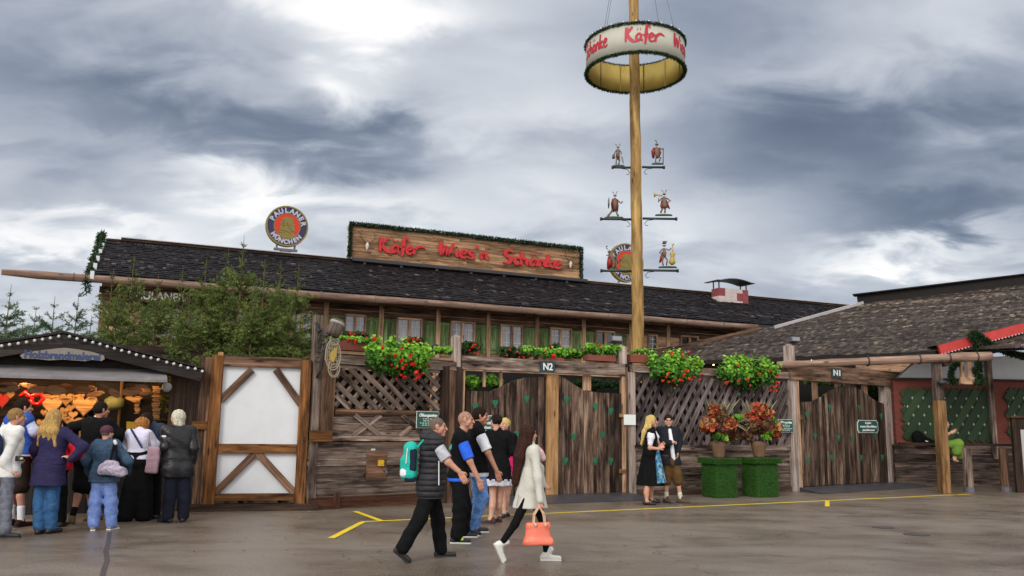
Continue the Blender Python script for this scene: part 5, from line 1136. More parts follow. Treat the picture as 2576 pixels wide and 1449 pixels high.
# ================= SPRUCES =================
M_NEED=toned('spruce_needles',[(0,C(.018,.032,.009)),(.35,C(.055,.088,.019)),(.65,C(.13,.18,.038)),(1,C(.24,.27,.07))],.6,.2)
M_NEED2=toned('pale_spruce_needles',[(0,C(.04,.08,.05)),(.5,C(.09,.16,.09)),(1,C(.2,.27,.15))],.6,.25)
M_BARK=plain('spruce_bark',C(.12,.075,.04),.85,.3,30)
def spruce(h,Rb,z0,seed,dens=1.,droop=.1,nl=.06,whorl=.17,thin=1.,bare=.5):
    """returns (needleV, tone, barkMB). crown from z0 to h; 'bare' = length of the bare leader"""
    rg=np.random.default_rng(seed); mb=MB(); mb.tube([(0,0,0),(0,0,h*.5),(0,0,h*.9),(.01,0,h+bare*.6)],[h*.011+.012,h*.008+.008,.012,.004],7)
    SV=[];SD=[];SL=[]
    z=z0
    def seg(a,b): SV.append(a);SD.append(b-a)
    while z<h+bare*.45:
        fr=max(0,(h-z)/(h-z0)); L0=Rb*fr**.72+.10
        nb=int(rg.integers(5,8) if fr>.1 else 4)
        for k in range(nb):
            a=rg.random()*6.283; L=L0*rg.uniform(.6,1.15); up=rg.uniform(-.05,.35)+.75*(1-fr)**3
            d=np.array([math.cos(a)*math.cos(up),math.sin(a)*math.cos(up),math.sin(up)])
            n=max(2,int(L/.16)); p=np.array([0,0,z]); pts=[p]
            for i in range(n):
                dd=d+np.array([0,0,-droop*(i/n)+ (.35 if i>n*.7 else 0)*.4]); p=p+dd/np.linalg.norm(dd)*L/n; pts.append(p)
            if L>.3: mb.tube([tuple(q) for q in (pts[0],pts[len(pts)//2],pts[-1])],[.010+.006*L,.007,.003],4,cap=False)
            for i in range(n):
                seg(pts[i],pts[i+1]); t=(i+.5)/n
                if L>.25 and rg.random()<thin:
                    for s in (-1,1):
                        sl=(L*.42*(1-t*.75)+.06)*rg.uniform(.6,1.2); ang=a+s*rg.uniform(.6,1.05); dr=np.array([math.cos(ang),math.sin(ang),rg.uniform(-.3,.25)])
                        q=pts[i]+(pts[i+1]-pts[i])*rg.random(); m=max(1,int(sl/.14))
                        for j in range(m):
                            q2=q+dr*sl/m; seg(q,q2)
                            if sl>.25 and rg.random()<.8:
                                a3=ang+rg.choice([-1,1])*rg.uniform(.5,1); seg(q2,q2+np.array([math.cos(a3),math.sin(a3),rg.uniform(-.25,.3)])*.13)
                            q=q2
        z+=whorl*rg.uniform(.5,1.2)*(1 if fr>.15 else 1.3)
    A=np.array(SV);D=np.array(SD);Ls=np.linalg.norm(D,axis=1)
    cnt=np.maximum(1,(Ls*85*dens).astype(int)); idx=np.repeat(np.arange(len(A)),cnt); N=len(idx)
    c=A[idx]+D[idx]*rg.random((N,1)); dd=D[idx]/Ls[idx][:,None]
    o=rg.normal(size=(N,3)); o-=dd*(o*dd).sum(1,keepdims=True); o/=np.linalg.norm(o,axis=1,keepdims=True)
    nd=o*.75+dd*.65; nd/=np.linalg.norm(nd,axis=1,keepdims=True); s=np.cross(nd,rg.normal(size=(N,3))); s/=np.linalg.norm(s,axis=1,keepdims=True)
    l=nl*rg.uniform(.6,1.25,(N,1)); w=nl*.14
    V=np.stack([c-s*w,c+s*w,c+nd*l+s*w*.3,c+nd*l-s*w*.3],1).reshape(-1,3)
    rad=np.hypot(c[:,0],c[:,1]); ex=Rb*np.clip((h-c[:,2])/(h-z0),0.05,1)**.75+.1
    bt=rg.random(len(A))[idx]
    T=np.clip(.42+.35*(bt-.5)+.2*(rg.random(N)-.5)+.25*np.clip(rad/ex,0,1.2)-.02,0,1)  # outer needles toned lighter, the crown's inner shade put into colour
    return V,np.repeat(T,4),mb
def place_spruce(data,x,y,rot,sc,label,mat,group):
    V,T,mb=data; t=thing('spruce_tree',label,'tree',WORLD,(0,0,0),group); 
    tr=mb.build('trunk',M_BARK,t); F=np.arange(len(V)).reshape(-1,4); cr=npmesh('crown',V,F,mat,t,tone=T,smooth=False)
    t.location=(x,y,0); t.rotation_euler=(0,0,rot); t.scale=(sc[0],sc[0],sc[1]); return t
def copy_thing(t,label=None):
    c=t.copy(); link(c); OFF[c]=OFF[t]; FRM[c]=FRM[t]
    if label: c['label']=label
    for ch in t.children:
        k=ch.copy(); link(k); k.parent=c; k.matrix_parent_inverse=ch.matrix_parent_inverse.copy(); OFF[k]=OFF[c]; FRM[k]=FRM[t]
        for g in ch.children: q=g.copy(); link(q); q.parent=k
    return c
protos=[spruce(4.15,1.10,1.2,s,1.5,.12,nl=.05,bare=.75) for s in (1,2,3)]
pobj=[None]*3
gspots=[(285,675,18.6,'leftmost of the thick spruces, against the gable end'),(338,640,18.2,'thick spruce with a tall thin leader below the brewery board'),(400,690,17.2,'lower bushy spruce in front of the dark brewery board'),(462,668,18.6,'thick spruce right of the brewery board lettering'),(520,650,17.4,'thick spruce with twin tips left of the tallest one'),
 (575,622,18.4,'thick spruce leaning against the tallest one from the left'),(614,592,17.6,'tallest spruce with a bare leader crossing the roof'),(668,652,17.2,'broad spruce just right of the tallest one'),(708,655,18.6,'thick spruce behind the white panel post'),(752,662,17.4,'rightmost thick spruce with several upright tips'),(300,720,16.9,'short dense spruce behind the stall roof slope'),(640,720,16.7,'short dense spruce low over the white panel'),(480,735,16.7,'short dense spruce low behind the plank fence'),(735,735,16.9,'short dense spruce beside the hanging barrel sign')]
for i,(px,py,Yd,lab) in enumerate(gspots):
    p=AT(px,py,Yd); k=i%3; s_=(1.02 if py<700 else .95)*(.95+.1*((i*7)%5)/4); hz=p.z/4.6
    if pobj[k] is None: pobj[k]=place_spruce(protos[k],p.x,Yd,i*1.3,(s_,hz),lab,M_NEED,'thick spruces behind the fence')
    else:
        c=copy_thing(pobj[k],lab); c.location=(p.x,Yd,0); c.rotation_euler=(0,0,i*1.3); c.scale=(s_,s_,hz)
sp=[spruce(4.0,1.05,.9,s,1.4,.02,.055,.2,.95,.45) for s in (11,12)]; so2=[None,None]
for i,(px,py,Yd,lab) in enumerate(((28,712,18.,'sparse pale spruce at the far left edge'),(92,768,19.5,'sparse pale spruce between the left edge and the stall ridge'),(140,742,18.,'sparse pale spruce above the stall ridge'),(198,735,19.2,'sparse pale spruce beside the roof gable garland'),(-25,760,17.,'sparse pale spruce mostly cut by the left edge'),(60,800,17.,'small sparse spruce low over the stall roof at left'),(230,790,17.,'small sparse spruce low below the gable garland'))):
    p=AT(px,py,Yd); k=i%2
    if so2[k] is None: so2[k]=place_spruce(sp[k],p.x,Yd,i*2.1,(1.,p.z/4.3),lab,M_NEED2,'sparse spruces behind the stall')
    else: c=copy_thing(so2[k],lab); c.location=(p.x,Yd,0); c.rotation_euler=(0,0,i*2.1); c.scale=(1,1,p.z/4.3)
# ================= FLOWERS =================
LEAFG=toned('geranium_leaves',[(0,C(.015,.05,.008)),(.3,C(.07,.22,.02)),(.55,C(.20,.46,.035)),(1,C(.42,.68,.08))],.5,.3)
LEAFD=toned('dark_geranium_leaves',[(0,C(.01,.025,.008)),(.5,C(.03,.075,.018)),(1,C(.09,.18,.04))],.5,.2)
M_PETAL=plain('scarlet_petals',C(.75,.028,.008),.5,.2,40,bmp=0); M_PETAL2=plain('orange_red_petals',C(.72,.07,.015),.5,.2,40,bmp=0)
M_TERR=plain('terracotta_planter',C(.20,.055,.035),.7,.2,8)
def leafcloud(c,r,n,size,seed,lump=7,fold=.3,toneup=True):
    lump=int(lump*2)
    rg=np.random.default_rng(seed); c=np.array(c,float); r=np.array(r,float)
    cl=rg.normal(size=(lump,3)); cl/=np.linalg.norm(cl,axis=1,keepdims=True); cl*=rg.uniform(.35,.85,(lump,1)); cl=np.vstack([cl,[[0,0,0]]])
    k=rg.integers(0,len(cl),n); o=rg.normal(size=(n,3)); o/=np.linalg.norm(o,axis=1,keepdims=True); q=cl[k]*.78+o*.40*rg.random((n,1))**.5*rg.uniform(.6,1.5,(n,1))
    P=c+q*r; out=q+np.array([0,-.3,.35]); out/=np.linalg.norm(out,axis=1,keepdims=True)+1e-9
    nrm=out+rg.normal(size=(n,3))*.45; nrm/=np.linalg.norm(nrm,axis=1,keepdims=True)
    u=np.cross(nrm,rg.normal(size=(n,3))); u/=np.linalg.norm(u,axis=1,keepdims=True); v=np.cross(nrm,u)
    sz=size*rg.uniform(.6,1.3,(n,1)); ang=np.linspace(0,2*np.pi,6,endpoint=False)
    V=np.stack([P+u*np.cos(a)*sz+v*np.sin(a)*sz+nrm*sz*(fold*(.5 if i%2 else -.3)) for i,a in enumerate(ang)],1).reshape(-1,3)
    T=np.clip(.33+.38*q[:,2]+.1*(-q[:,1])+rg.normal(0,.16,n),0,1) if toneup else rg.random(n)  # toneup: leaves lighter at top and front, daylight put into colour
    idx=np.arange(n)[:,None]*6; F=np.concatenate([idx+np.array([[0,1,2,3]]),idx+np.array([[0,3,4,5]])])
    return V,np.repeat(T,6),F
def merge_clouds(L):
    V=[];T=[];F=[];o=0
    for v,t,f in L: V.append(v);T.append(t);F.append(f+o);o+=len(v)
    return np.concatenate(V),np.concatenate(T),np.concatenate(F)
blmesh={}
def blossom(fr,par,p,r,mat):
    key=(mat.name)
    if key not in blmesh:
        rg=np.random.default_rng(4); V,T,F=leafcloud((0,0,0),(1,1,1),26,.42,4,5,.3); m_=npmesh('blossom',V*1.0,F,mat,None,smooth=False); blmesh[key]=m_.data; bpy.data.objects.remove(m_)
    o=link(bpy.data.objects.new('blossom',blmesh[key])); o.parent=par; o.location=Vector(p)-OFF[par]; o.scale=(r,r,r); o.rotation_euler=(R.random()*6,R.random()*6,R.random()*6); OFF[o]=OFF[par]
def flowers(fr,name,label,box,d,n,size,mat,red,seed,clouds=5,group=None,box_part=None,petal=M_PETAL,thick=.32):
    x0,x1,z0,z1=rc(fr,*box,d); cx,cz=(x0+x1)/2,(z0+z1)/2; t=thing(name,label,'flowers',fr,(cx,d,z0),group)
    rg=random.Random(seed); L=[]; hx,hz=(x1-x0)/2,(z1-z0)/2
    for i in range(clouds):
        fx=(-1+2*(i+.5)/clouds)*.85; kz=math.sqrt(max(.2,1-fx*fx*.9)); L.append(leafcloud((cx+fx*hx,d+rg.uniform(-.05,.05),cz+rg.uniform(-.1,.12)*hz),(hx*.62 if clouds<4 else hx*2.3/clouds,thick,hz*1.12*kz),n//clouds,size,seed*10+i))
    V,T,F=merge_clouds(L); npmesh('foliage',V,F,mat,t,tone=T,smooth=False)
    for (u,v) in red: blossom(fr,t,(cx+u*hx*1.0,d-thick*.92*math.sqrt(max(.15,1-u*u*.8-v*v*.5)),cz+v*hz*1.0),rg.uniform(.024,.055),petal)
    if box_part: bxx=box_part; part('planter_box',M_TERR,t,lambda m:bx(m,fr,*bxx,d-.1,d+.14,0))
    return t
rr=random.Random(5)
def reds(n,lo=-.95,hi=.3,bias=0): return [(max(-.95,min(.95,rr.uniform(-.95,.95)+bias)),rr.uniform(lo,hi)) for _ in range(n)]
flowers(KB,'flower_basket','bright green geranium mass thick with red blossoms left of the pointed fence post',(915,842,1078,955),-.22,4200,.036,LEAFG,[((x-1197)/340.,(700-y)/240.) for x,y in ((735,445),(905,440),(735,535),(810,500),(850,515),(905,560),(950,600),(1010,590),(1170,520),(820,610),(865,630),(925,635),(1065,670),(1090,700),(1140,675),(1195,590),(885,740),(920,700),(1110,710),(960,720),(620,595),(1000,500),(1040,585),(980,520),(1075,735),(1180,430))] if 0 else [(( x-918)/ 310.-1,-(y-450)/155.) for x,y in ()]+[((x-930)/310.,(520-y)/220.) for x,y in ((735,445),(905,440),(735,535),(810,500),(850,515),(905,560),(950,600),(1010,590),(1170,520),(820,610),(865,630),(925,635),(1065,670),(1090,700),(1140,675),(1195,590),(885,740),(920,700),(1110,710),(960,720),(640,595),(1000,500),(1040,585),(980,520),(1075,735),(1180,430),(680,370))],1,5)
flowers(KD,'flower_basket','leafy geranium mass with scattered small red blossoms over the lattice right of the maypole',(1637,878,1762,972),-.25,3800,.035,LEAFG,[(-.7,-.75),(-.5,-.8),(-.35,-.72),(-.62,-.55),(.0,-.45),(.1,-.2),(-.1,-.7),(.25,-.6),(.35,-.65),(.45,-.5),(.55,.25),(-.2,-.95),(.9,-.3),(.8,-.6),(.3,.85),(-.4,.7),(0,.6),(-.55,-.35)],2,5,petal=M_PETAL2)
flowers(KD,'flower_basket','leafy geranium mass with small orange blossoms over the lattice nearest gate N1',(1811,890,1952,985),-.25,3800,.035,LEAFG,[(-.9,-.6),(-.6,-.5),(-.3,-.4),(.1,-.1),(.5,.1),(.75,-.2),(.9,-.1),(.95,-.5),(.7,-.7),(.6,-.9),(.9,-.75),(-.2,-.7),(.85,-.9),(.3,.3),(-.6,.3),(.8,-.45)],3,5,petal=M_PETAL2)
flowers(KB,'planter_flowers','low green planter in a terracotta box right of the hanging barrel sign',(855,846,930,866),.1,700,.035,LEAFG,[(-.6,-.3),(-.2,-.4),(.6,.6)],6,4,box_part=(862,858,925,882),thick=.16)
flowers(KC,'planter_flowers','yellow-green planter on the N2 beam just right of the number plate beside the floodlight',(1468,861,1556,897),.1,1000,.035,LEAFG,[(-.6,.7),(-.3,.4),(.8,.0)],7,4,box_part=(1480,894,1550,908),thick=.2)
flowers(KC,'planter_flowers','yellow-green planter row on the N2 beam above the left gate leaf',(1310,870,1440,905),.15,1300,.035,LEAFG,[(-.8,-.3),(.1,-.5),(-.2,.1)],8,6,box_part=(1355,899,1420,910),thick=.18)
flowers(KC,'planter_flowers','mid green planter on the N2 beam above the number plate',(1395,875,1470,902),.3,900,.035,LEAFG,[(-.1,.3)],9,4,thick=.18)
flowers(KD,'planter_flowers','terracotta box with a few stalks at the foot of the maypole',(1590,875,1650,895),.1,260,.03,LEAFG,[],10,3,box_part=(1587,892,1638,912),thick=.14)
flowers(KB,'planter_flowers','small fresh green plants on the ledge left of the pointed post',(1085,872,1145,893),.15,420,.03,LEAFG,[],11,4,thick=.14)
m=MB(); x,z=KB.uv(1097,878,.2); P=[(x+.13*math.cos(t),z-.05+.15*math.sin(t)) for t in np.linspace(-.1,math.pi+.1,12)]; m.prism(P,.2,.23); bs=m.build('rounded_blue_shield',M_NAVY,None,KB,(x,.2,z-.1)); tag(bs,'rounded blue painted shield peeping over the fence ledge','shield')
# flower boxes under the hall windows
for i,(box,d,lab) in enumerate((((1150,856,1205,892),-.3,'dark green red-flecked window box plant just right of the pointed post'),((1253,868,1330,905),-.3,'dark green window box plant with red blossoms under the fifth hall window'),((1370,864,1420,895),-.3,'dark green window box plant under the sixth hall window'),((865,832,925,852),-.3,'dark green red-flecked window box plant behind the hanging barrel sign'),((1020,848,1062,868),-.3,'dark green window box plant above the big geranium mass'))):
    flowers(FB,'window_flowers',lab,box,WD+d,700,.05,LEAFD,reds(9,-.8,.4),20+i,3,'window box plants of the beer hall',thick=.22,petal=M_PETAL)
# hanging ferns seen in the gate opening
for i,(fr,box,lab) in enumerate(((KC,(1166,943,1204,984),'bright hanging fern at the left of the N2 gate opening'),(KC,(1212,944,1264,980),'bright hanging fern in the middle of the left gate opening'),(KC,(1425,950,1560,986),'dark leafy garland above the right leaf of gate N2'),(KE,(2025,956,2110,970),'yellow-green garland in the N1 gate opening'),(KE,(2195,962,2212,1010),'narrow hanging vine in the N1 opening beside the post'))):
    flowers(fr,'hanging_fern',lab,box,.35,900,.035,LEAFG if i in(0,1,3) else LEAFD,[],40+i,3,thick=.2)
part('dark_backing',M_DARKIN,ge,lambda m:m.box((U_(1990,1000,.9)[0],.9,0),(U_(2275,1000,.9)[0],.95,zB0+.1)))  # added dark sheet stands in for the shade behind the N1 opening
part('dark_backing',M_DARKIN,gt,lambda m:m.box((Z(1160,1000,1.2)[0],1.2,0),(Z(1580,1000,1.2)[0],1.25,2.75)))  # same for N2: dark sheet added in place of shade
# autumn plant pots on turf pedestals
M_TURF=None
def turf():
    m,nt,b=newmat('artificial_turf'); tc=nt.nodes.new('ShaderNodeTexCoord').outputs['Object']; n=tnoise(nt,tc,120,3,.7); n2=tnoise(nt,tc,3,3,.6)
    c=ramp(nt,n,[(.3,C(.012,.05,.005)),(.55,C(.024,.10,.010)),(.8,C(.055,.18,.02))]); nt.links.new(c,b.inputs['Base Color']); b.inputs['Roughness'].default_value=.9; bump(nt,b,n,1.,.02); return m
M_TURF=turf(); M_TURFB=toned('turf_blades',[(0,C(.018,.075,.008)),(1,C(.05,.16,.018))],.8)
M_POT=plain('woven_clay_pot',C(.15,.085,.045),.8,.5,30); COLE=toned('coleus_leaves',[(0,C(.10,.018,.012)),(.3,C(.30,.04,.02)),(.5,C(.58,.09,.03)),(.66,C(.55,.19,.06)),(.8,C(.40,.28,.10)),(1,C(.15,.17,.04))],.5,.25)
COLD=toned('dark_coleus_leaves',[(0,C(.05,.015,.012)),(.5,C(.14,.05,.025)),(1,C(.2,.13,.04))],.5,.2); GRS=toned('pale_grass_spikes',[(0,C(.12,.12,.05)),(1,C(.42,.42,.28))],.6,.2)
def pedestal(x0,x1,ytop,ybot,px,lab,lab2,seed,cb):
    gp=G(px,ybot); f=Fr(gp,ang=math.radians(23)); w=(AT(x1,1200,gp.y+.5).x-AT(x0,1200,gp.y+.5).x)/1.40-.12; zt=AT(px,ytop+4,gp.y).z
    f.M=Matrix.Translation((AT((x0+x1)/2,1200,gp.y+w*.68).x,gp.y+w*.68,0))@f.R.to_4x4()
    t=thing('turf_pedestal',lab,'pedestal',f,(0,0,0),'turf covered pedestals'); h=w/2
    def rbox(m,h,z0,z1,r=.05):
        P=[]
        for (sx,sy,a0) in ((1,1,0),(-1,1,90),(-1,-1,180),(1,-1,270)):
            for k in range(4): a=math.radians(a0+30*k); P.append((sx*(h-r)+r*math.cos(a),sy*(h-r)+r*math.sin(a)))
        n=len(P); V=[(x,y,z0) for x,y in P]+[(x,y,z1) for x,y in P]; m.add(V,[(i,(i+1)%n,(i+1)%n+n,i+n) for i in range(n)]+[tuple(range(n-1,-1,-1)),tuple(range(n,2*n))])
    part('body',M_TURF,t,lambda m:rbox(m,h,.01,zt-.12)); part('lid',M_TURF,t,lambda m:rbox(m,h+.06,zt-.119,zt,.07))
    rg=np.random.default_rng(seed); acc=[]
    for (hh,za,zb2,nn) in ((h,.02,zt-.12,9000),(h+.06,zt-.12,zt,3500)):
        sd=rg.integers(0,4,nn); u=rg.uniform(-hh,hh,nn); z=rg.uniform(za,zb2,nn); nx=np.array([1,-1,0,0])[sd]; ny=np.array([0,0,1,-1])[sd]
        c=np.stack([np.where(nx!=0,nx*hh,u),np.where(ny!=0,ny*hh,u),z],1); d=np.stack([nx,ny,np.zeros(nn)],1)+rg.normal(size=(nn,3))*.5+np.array([0,0,.2]); d/=np.linalg.norm(d,axis=1,keepdims=True); s2=np.cross(d,rg.normal(size=(nn,3))); s2/=np.linalg.norm(s2,axis=1,keepdims=True)
        acc.append((np.stack([c-s2*.004,c+s2*.004,c+d*.03+s2*.001,c+d*.03-s2*.001],1).reshape(-1,3),np.repeat(rg.random(nn),4)))
    o=acc_build(acc,'turf_pile',M_TURFB,t); o['kind']='stuff'
    # pot
    k=thing('plant_pot',lab2,'potted plant',f,(0,0,zt)); pr=w*.31
    part('pot',M_POT,k,lambda m:m.tube([(0,0,zt+.003),(0,0,zt+.05),(0,0,zt+.26),(0,0,zt+.36),(0,0,zt+.38),(0,0,zt+.33)],[pr*.68,pr*.72,pr*.93,pr*1.02,pr*1.03,pr*.8],18),True)
    cz=zt+.80; Rr=w*.96; L=[]
    for i,(dx,dy,dz,r,n) in enumerate(cb['red']): L.append(leafcloud((dx*Rr,dy*Rr,cz+dz*Rr),(r*Rr,r*Rr,r*Rr*.85),int(n*2.4),.06,seed+i,6,.35,False))
    V,T,F=merge_clouds(L); npmesh('red_foliage',V,F,COLE,k,tone=T*.85,smooth=False)
    L=[]
    for i,(dx,dy,dz,r,n) in enumerate(cb['dark']): L.append(leafcloud((dx*Rr,dy*Rr,cz+dz*Rr),(r*Rr,r*Rr,r*Rr*.9),int(n*2.4),.048,seed+30+i,6,.35,False))
    V,T,F=merge_clouds(L); npmesh('dark_foliage',V,F,COLD,k,tone=T,smooth=False)
    L=[]
    for i,(dx,dy,dz,r,n) in enumerate(cb['green']): L.append(leafcloud((dx*Rr,dy*Rr,cz+dz*Rr),(r*Rr,r*Rr,r*Rr*.9),n,.04,seed+60+i,4,.35,True))
    V,T,F=merge_clouds(L); npmesh('green_foliage',V,F,LEAFG,k,tone=T,smooth=False)
    m=MB(); r2=random.Random(seed)
    for i in range(46):
        a=r2.uniform(-.9,.9); b=r2.uniform(-.5,.5); l=r2.uniform(.25,.42); q=Vector((a*.3,b*.3,cz+Rr*.35)) if i<26 else Vector((r2.choice([-1,1])*Rr*.55,-.2,cz-.05))
        e=q+Vector((a*.7*l+ (.0 if i<26 else q.x*.45),b*.5*l-.05,l*(.9 if i<26 else r2.uniform(-.4,.5)))); m.tube([q,(q+e)/2+Vector((0,0,.03)),e],[.009,.013,.003],4)
    m.build('grass_spikes',GRS,k); return t
pedestal(1757,1862,1150,1254,1806,'turf covered square pedestal nearest the standing couple','orange-red autumn plants with pale grass spikes in a woven pot near the couple',100,
 {'red':[(-.62,-.2,-.05,.40,330),(.25,-.35,-.05,.36,330),(-.3,-.1,.55,.33,260),(.1,.1,.2,.4,200)],'dark':[(.0,-.1,.35,.5,420),(.5,-.1,-.1,.5,450),(-.1,0,-.3,.55,300),(.75,0,-.5,.35,200)],'green':[(-.35,-.4,-.55,.2,90),(.05,-.4,-.6,.2,90),(.75,-.3,.2,.28,120)]})
pedestal(1858,1964,1149,1252,1908,'turf covered square pedestal nearer gate N1','deep red autumn plants in a woven pot nearer gate N1',200,
 {'red':[(-.1,-.25,.5,.42,420),(.55,-.2,-.1,.42,380),(.75,-.1,-.4,.3,200),(-.4,-.1,.1,.35,200),(.3,-.3,.3,.3,220)],'dark':[(-.45,-.1,.0,.5,450),(.1,-.2,-.1,.5,420),(-.6,0,-.45,.4,260)],'green':[(.05,-.4,-.62,.22,110),(.4,-.45,.15,.22,100),(.2,-.4,-.4,.2,80)]})
# ================= SDF FIGURES =================
def _cap(a,b,ra,rb):
    a=np.array(a,float);b=np.array(b,float); ba=b-a; L2=max(ba@ba,1e-9); r=max(ra,rb)
    def f(X,Y,Z):
        px,py,pz=X-a[0],Y-a[1],Z-a[2]; h=np.clip((px*ba[0]+py*ba[1]+pz*ba[2])/L2,0,1)
        return np.sqrt((px-h*ba[0])**2+(py-h*ba[1])**2+(pz-h*ba[2])**2)-(ra+(rb-ra)*h)
    return f,np.minimum(a,b)-r,np.maximum(a,b)+r
def _ell(c,ax,r):
    c=np.array(c,float);A=[np.array(x,float) for x in ax]; R_=max(r); m=min(r)
    def f(X,Y,Z):
        px,py,pz=X-c[0],Y-c[1],Z-c[2]; q=0
        for a_,r_ in zip(A,r): q=q+((px*a_[0]+py*a_[1]+pz*a_[2])/r_)**2
        return (np.sqrt(q)-1)*m
    return f,c-R_,c+R_
def _cone(A,B,lat,wa,da,wb,db,pl=0,amp=.05):
    A=np.array(A,float);B=np.array(B,float);ax=B-A;L=np.linalg.norm(ax);ax/=L;lat=np.array(lat,float); fr=np.cross(ax,lat); fr/=np.linalg.norm(fr); R_=max(wa,da,wb,db)*1.1
    def f(X,Y,Z):
        px,py,pz=X-A[0],Y-A[1],Z-A[2]; t=(px*ax[0]+py*ax[1]+pz*ax[2])/L; tc=np.clip(t,0,1)
        x=px*lat[0]+py*lat[1]+pz*lat[2]; y=px*fr[0]+py*fr[1]+pz*fr[2]; w=wa+(wb-wa)*tc; d=da+(db-da)*tc
        if pl: k=1+amp*tc*np.sin(np.arctan2(y,x)*pl); w=w*k; d=d*k
        e=(np.sqrt((x/w)**2+(y/d)**2)-1)*np.minimum(w,d); return np.maximum(e,np.maximum((t-1)*L,-t*L))
    return f,np.minimum(A,B)-R_,np.maximum(A,B)+R_
def _rbox(c,ax,h,r):
    c=np.array(c,float);A=[np.array(x,float) for x in ax];R_=np.linalg.norm(h)+r
    def f(X,Y,Z):
        px,py,pz=X-c[0],Y-c[1],Z-c[2]; s=0;mx=None
        for a_,h_ in zip(A,h):
            q=np.abs(px*a_[0]+py*a_[1]+pz*a_[2])-(h_-r); s=s+np.maximum(q,0)**2; mx=q if mx is None else np.maximum(mx,q)
        return np.sqrt(s)+np.minimum(mx,0)-r
    return f,c-R_,c+R_
def field(prims,h,k=.03,cuts=(),subs=(),noise=0.,nf=14.):
    lo=np.min([p[1] for p in prims],axis=0)-2.5*h; hi=np.max([p[2] for p in prims],axis=0)+2.5*h
    n=np.ceil((hi-lo)/h).astype(int)+1; D=np.full(n,9.,np.float32)
    xs=[lo[i]+h*np.arange(n[i]) for i in range(3)]
    def sub(p,pad):
        i0=np.maximum(0,((p[1]-pad-lo)/h).astype(int)); i1=np.minimum(n,np.ceil((p[2]+pad-lo)/h).astype(int)+1)
        return tuple(slice(a,b) for a,b in zip(i0,i1)),np.meshgrid(xs[0][i0[0]:i1[0]],xs[1][i0[1]:i1[1]],xs[2][i0[2]:i1[2]],indexing='ij',sparse=True)
    for p in prims:
        sl,g=sub(p,k+2*h); d=p[0](*g).astype(np.float32); c=D[sl]; hh=np.clip(.5+.5*(c-d)/k,0,1); D[sl]=c*(1-hh)+d*hh-k*hh*(1-hh)
    g=np.meshgrid(*xs,indexing='ij',sparse=True)
    if noise: D+=(noise*(np.sin(nf*g[0]+3*np.sin(nf*.7*g[2]))*np.sin(nf*1.3*g[2]+2*g[0]*nf*.3+g[1]*nf)+.5*np.sin(nf*2.3*g[2]+nf*1.7*g[0])*np.sin(nf*2.1*g[1]+nf*g[2]))).astype(np.float32)
    for (nx,ny,nz,off) in cuts: D=np.maximum(D,(g[0]*nx+g[1]*ny+g[2]*nz-off).astype(np.float32))
    for p in subs: sl,gg=sub(p,2*h); D[sl]=np.maximum(D[sl],-p[0](*gg).astype(np.float32))
    return D,lo
def nets(D,lo,h):
    D=D.copy()
    for a in range(3):
        s=[slice(None)]*3; s[a]=0; D[tuple(s)]=np.maximum(D[tuple(s)],h*.5); s[a]=-1; D[tuple(s)]=np.maximum(D[tuple(s)],h*.5)
    I=D<0; n=np.array(D.shape)-1
    cs=[(i,j,k) for i in (0,1) for j in (0,1) for k in (0,1)]
    S_=sum(I[c[0]:c[0]+n[0],c[1]:c[1]+n[1],c[2]:c[2]+n[2]].astype(np.int8) for c in cs)
    act=(S_>0)&(S_<8); ijk=np.argwhere(act); idx=-np.ones(n,np.int64); idx[act]=np.arange(len(ijk))
    acc=np.zeros((len(ijk),3)); cnt=np.zeros(len(ijk))
    for a in range(3):
        for c in cs:
            if c[a]: continue
            c2_=list(c);c2_[a]=1; p=ijk+np.array(c);q=ijk+np.array(c2_)
            d0=D[p[:,0],p[:,1],p[:,2]];d1=D[q[:,0],q[:,1],q[:,2]]; m=(d0<0)!=(d1<0)
            t=np.where(m,d0/(d0-d1+1e-12),0)[:,None]; pos=np.array(c)+t*(np.array(c2_)-np.array(c)); acc[m]+=pos[m]; cnt[m]+=1
    V=lo+h*(ijk+acc/np.maximum(cnt,1)[:,None]); Fs=[]
    for a in range(3):
        b,c=(a+1)%3,(a+2)%3; s0=[slice(None)]*3;s1=[slice(None)]*3; s0[a]=slice(0,-1);s1[a]=slice(1,None)
        A=I[tuple(s0)];B=I[tuple(s1)]; e=np.argwhere(A!=B); ok=(e[:,b]>0)&(e[:,c]>0)&(e[:,b]<n[b])&(e[:,c]<n[c]); e=e[ok]; st=A[e[:,0],e[:,1],e[:,2]]
        db=np.zeros(3,int);db[b]=1;dc=np.zeros(3,int);dc[c]=1; g=lambda q: idx[q[:,0],q[:,1],q[:,2]]
        q=np.stack([g(e-db-dc),g(e-dc),g(e),g(e-db)],1); q[~st]=q[~st][:,::-1]; q=q[(q>=0).all(1)]; Fs.append(q)
    return V,np.concatenate(Fs)
def sdfmesh(prims,h=.012,k=.03,**kw): D,lo=field(prims,h,k,**kw); return nets(D,lo,h)
def cat(L):
    V=[];F=[];o=0
    for v,f in L: V.append(v);F.append(f+o);o+=len(v)
    return np.concatenate(V),np.concatenate(F)
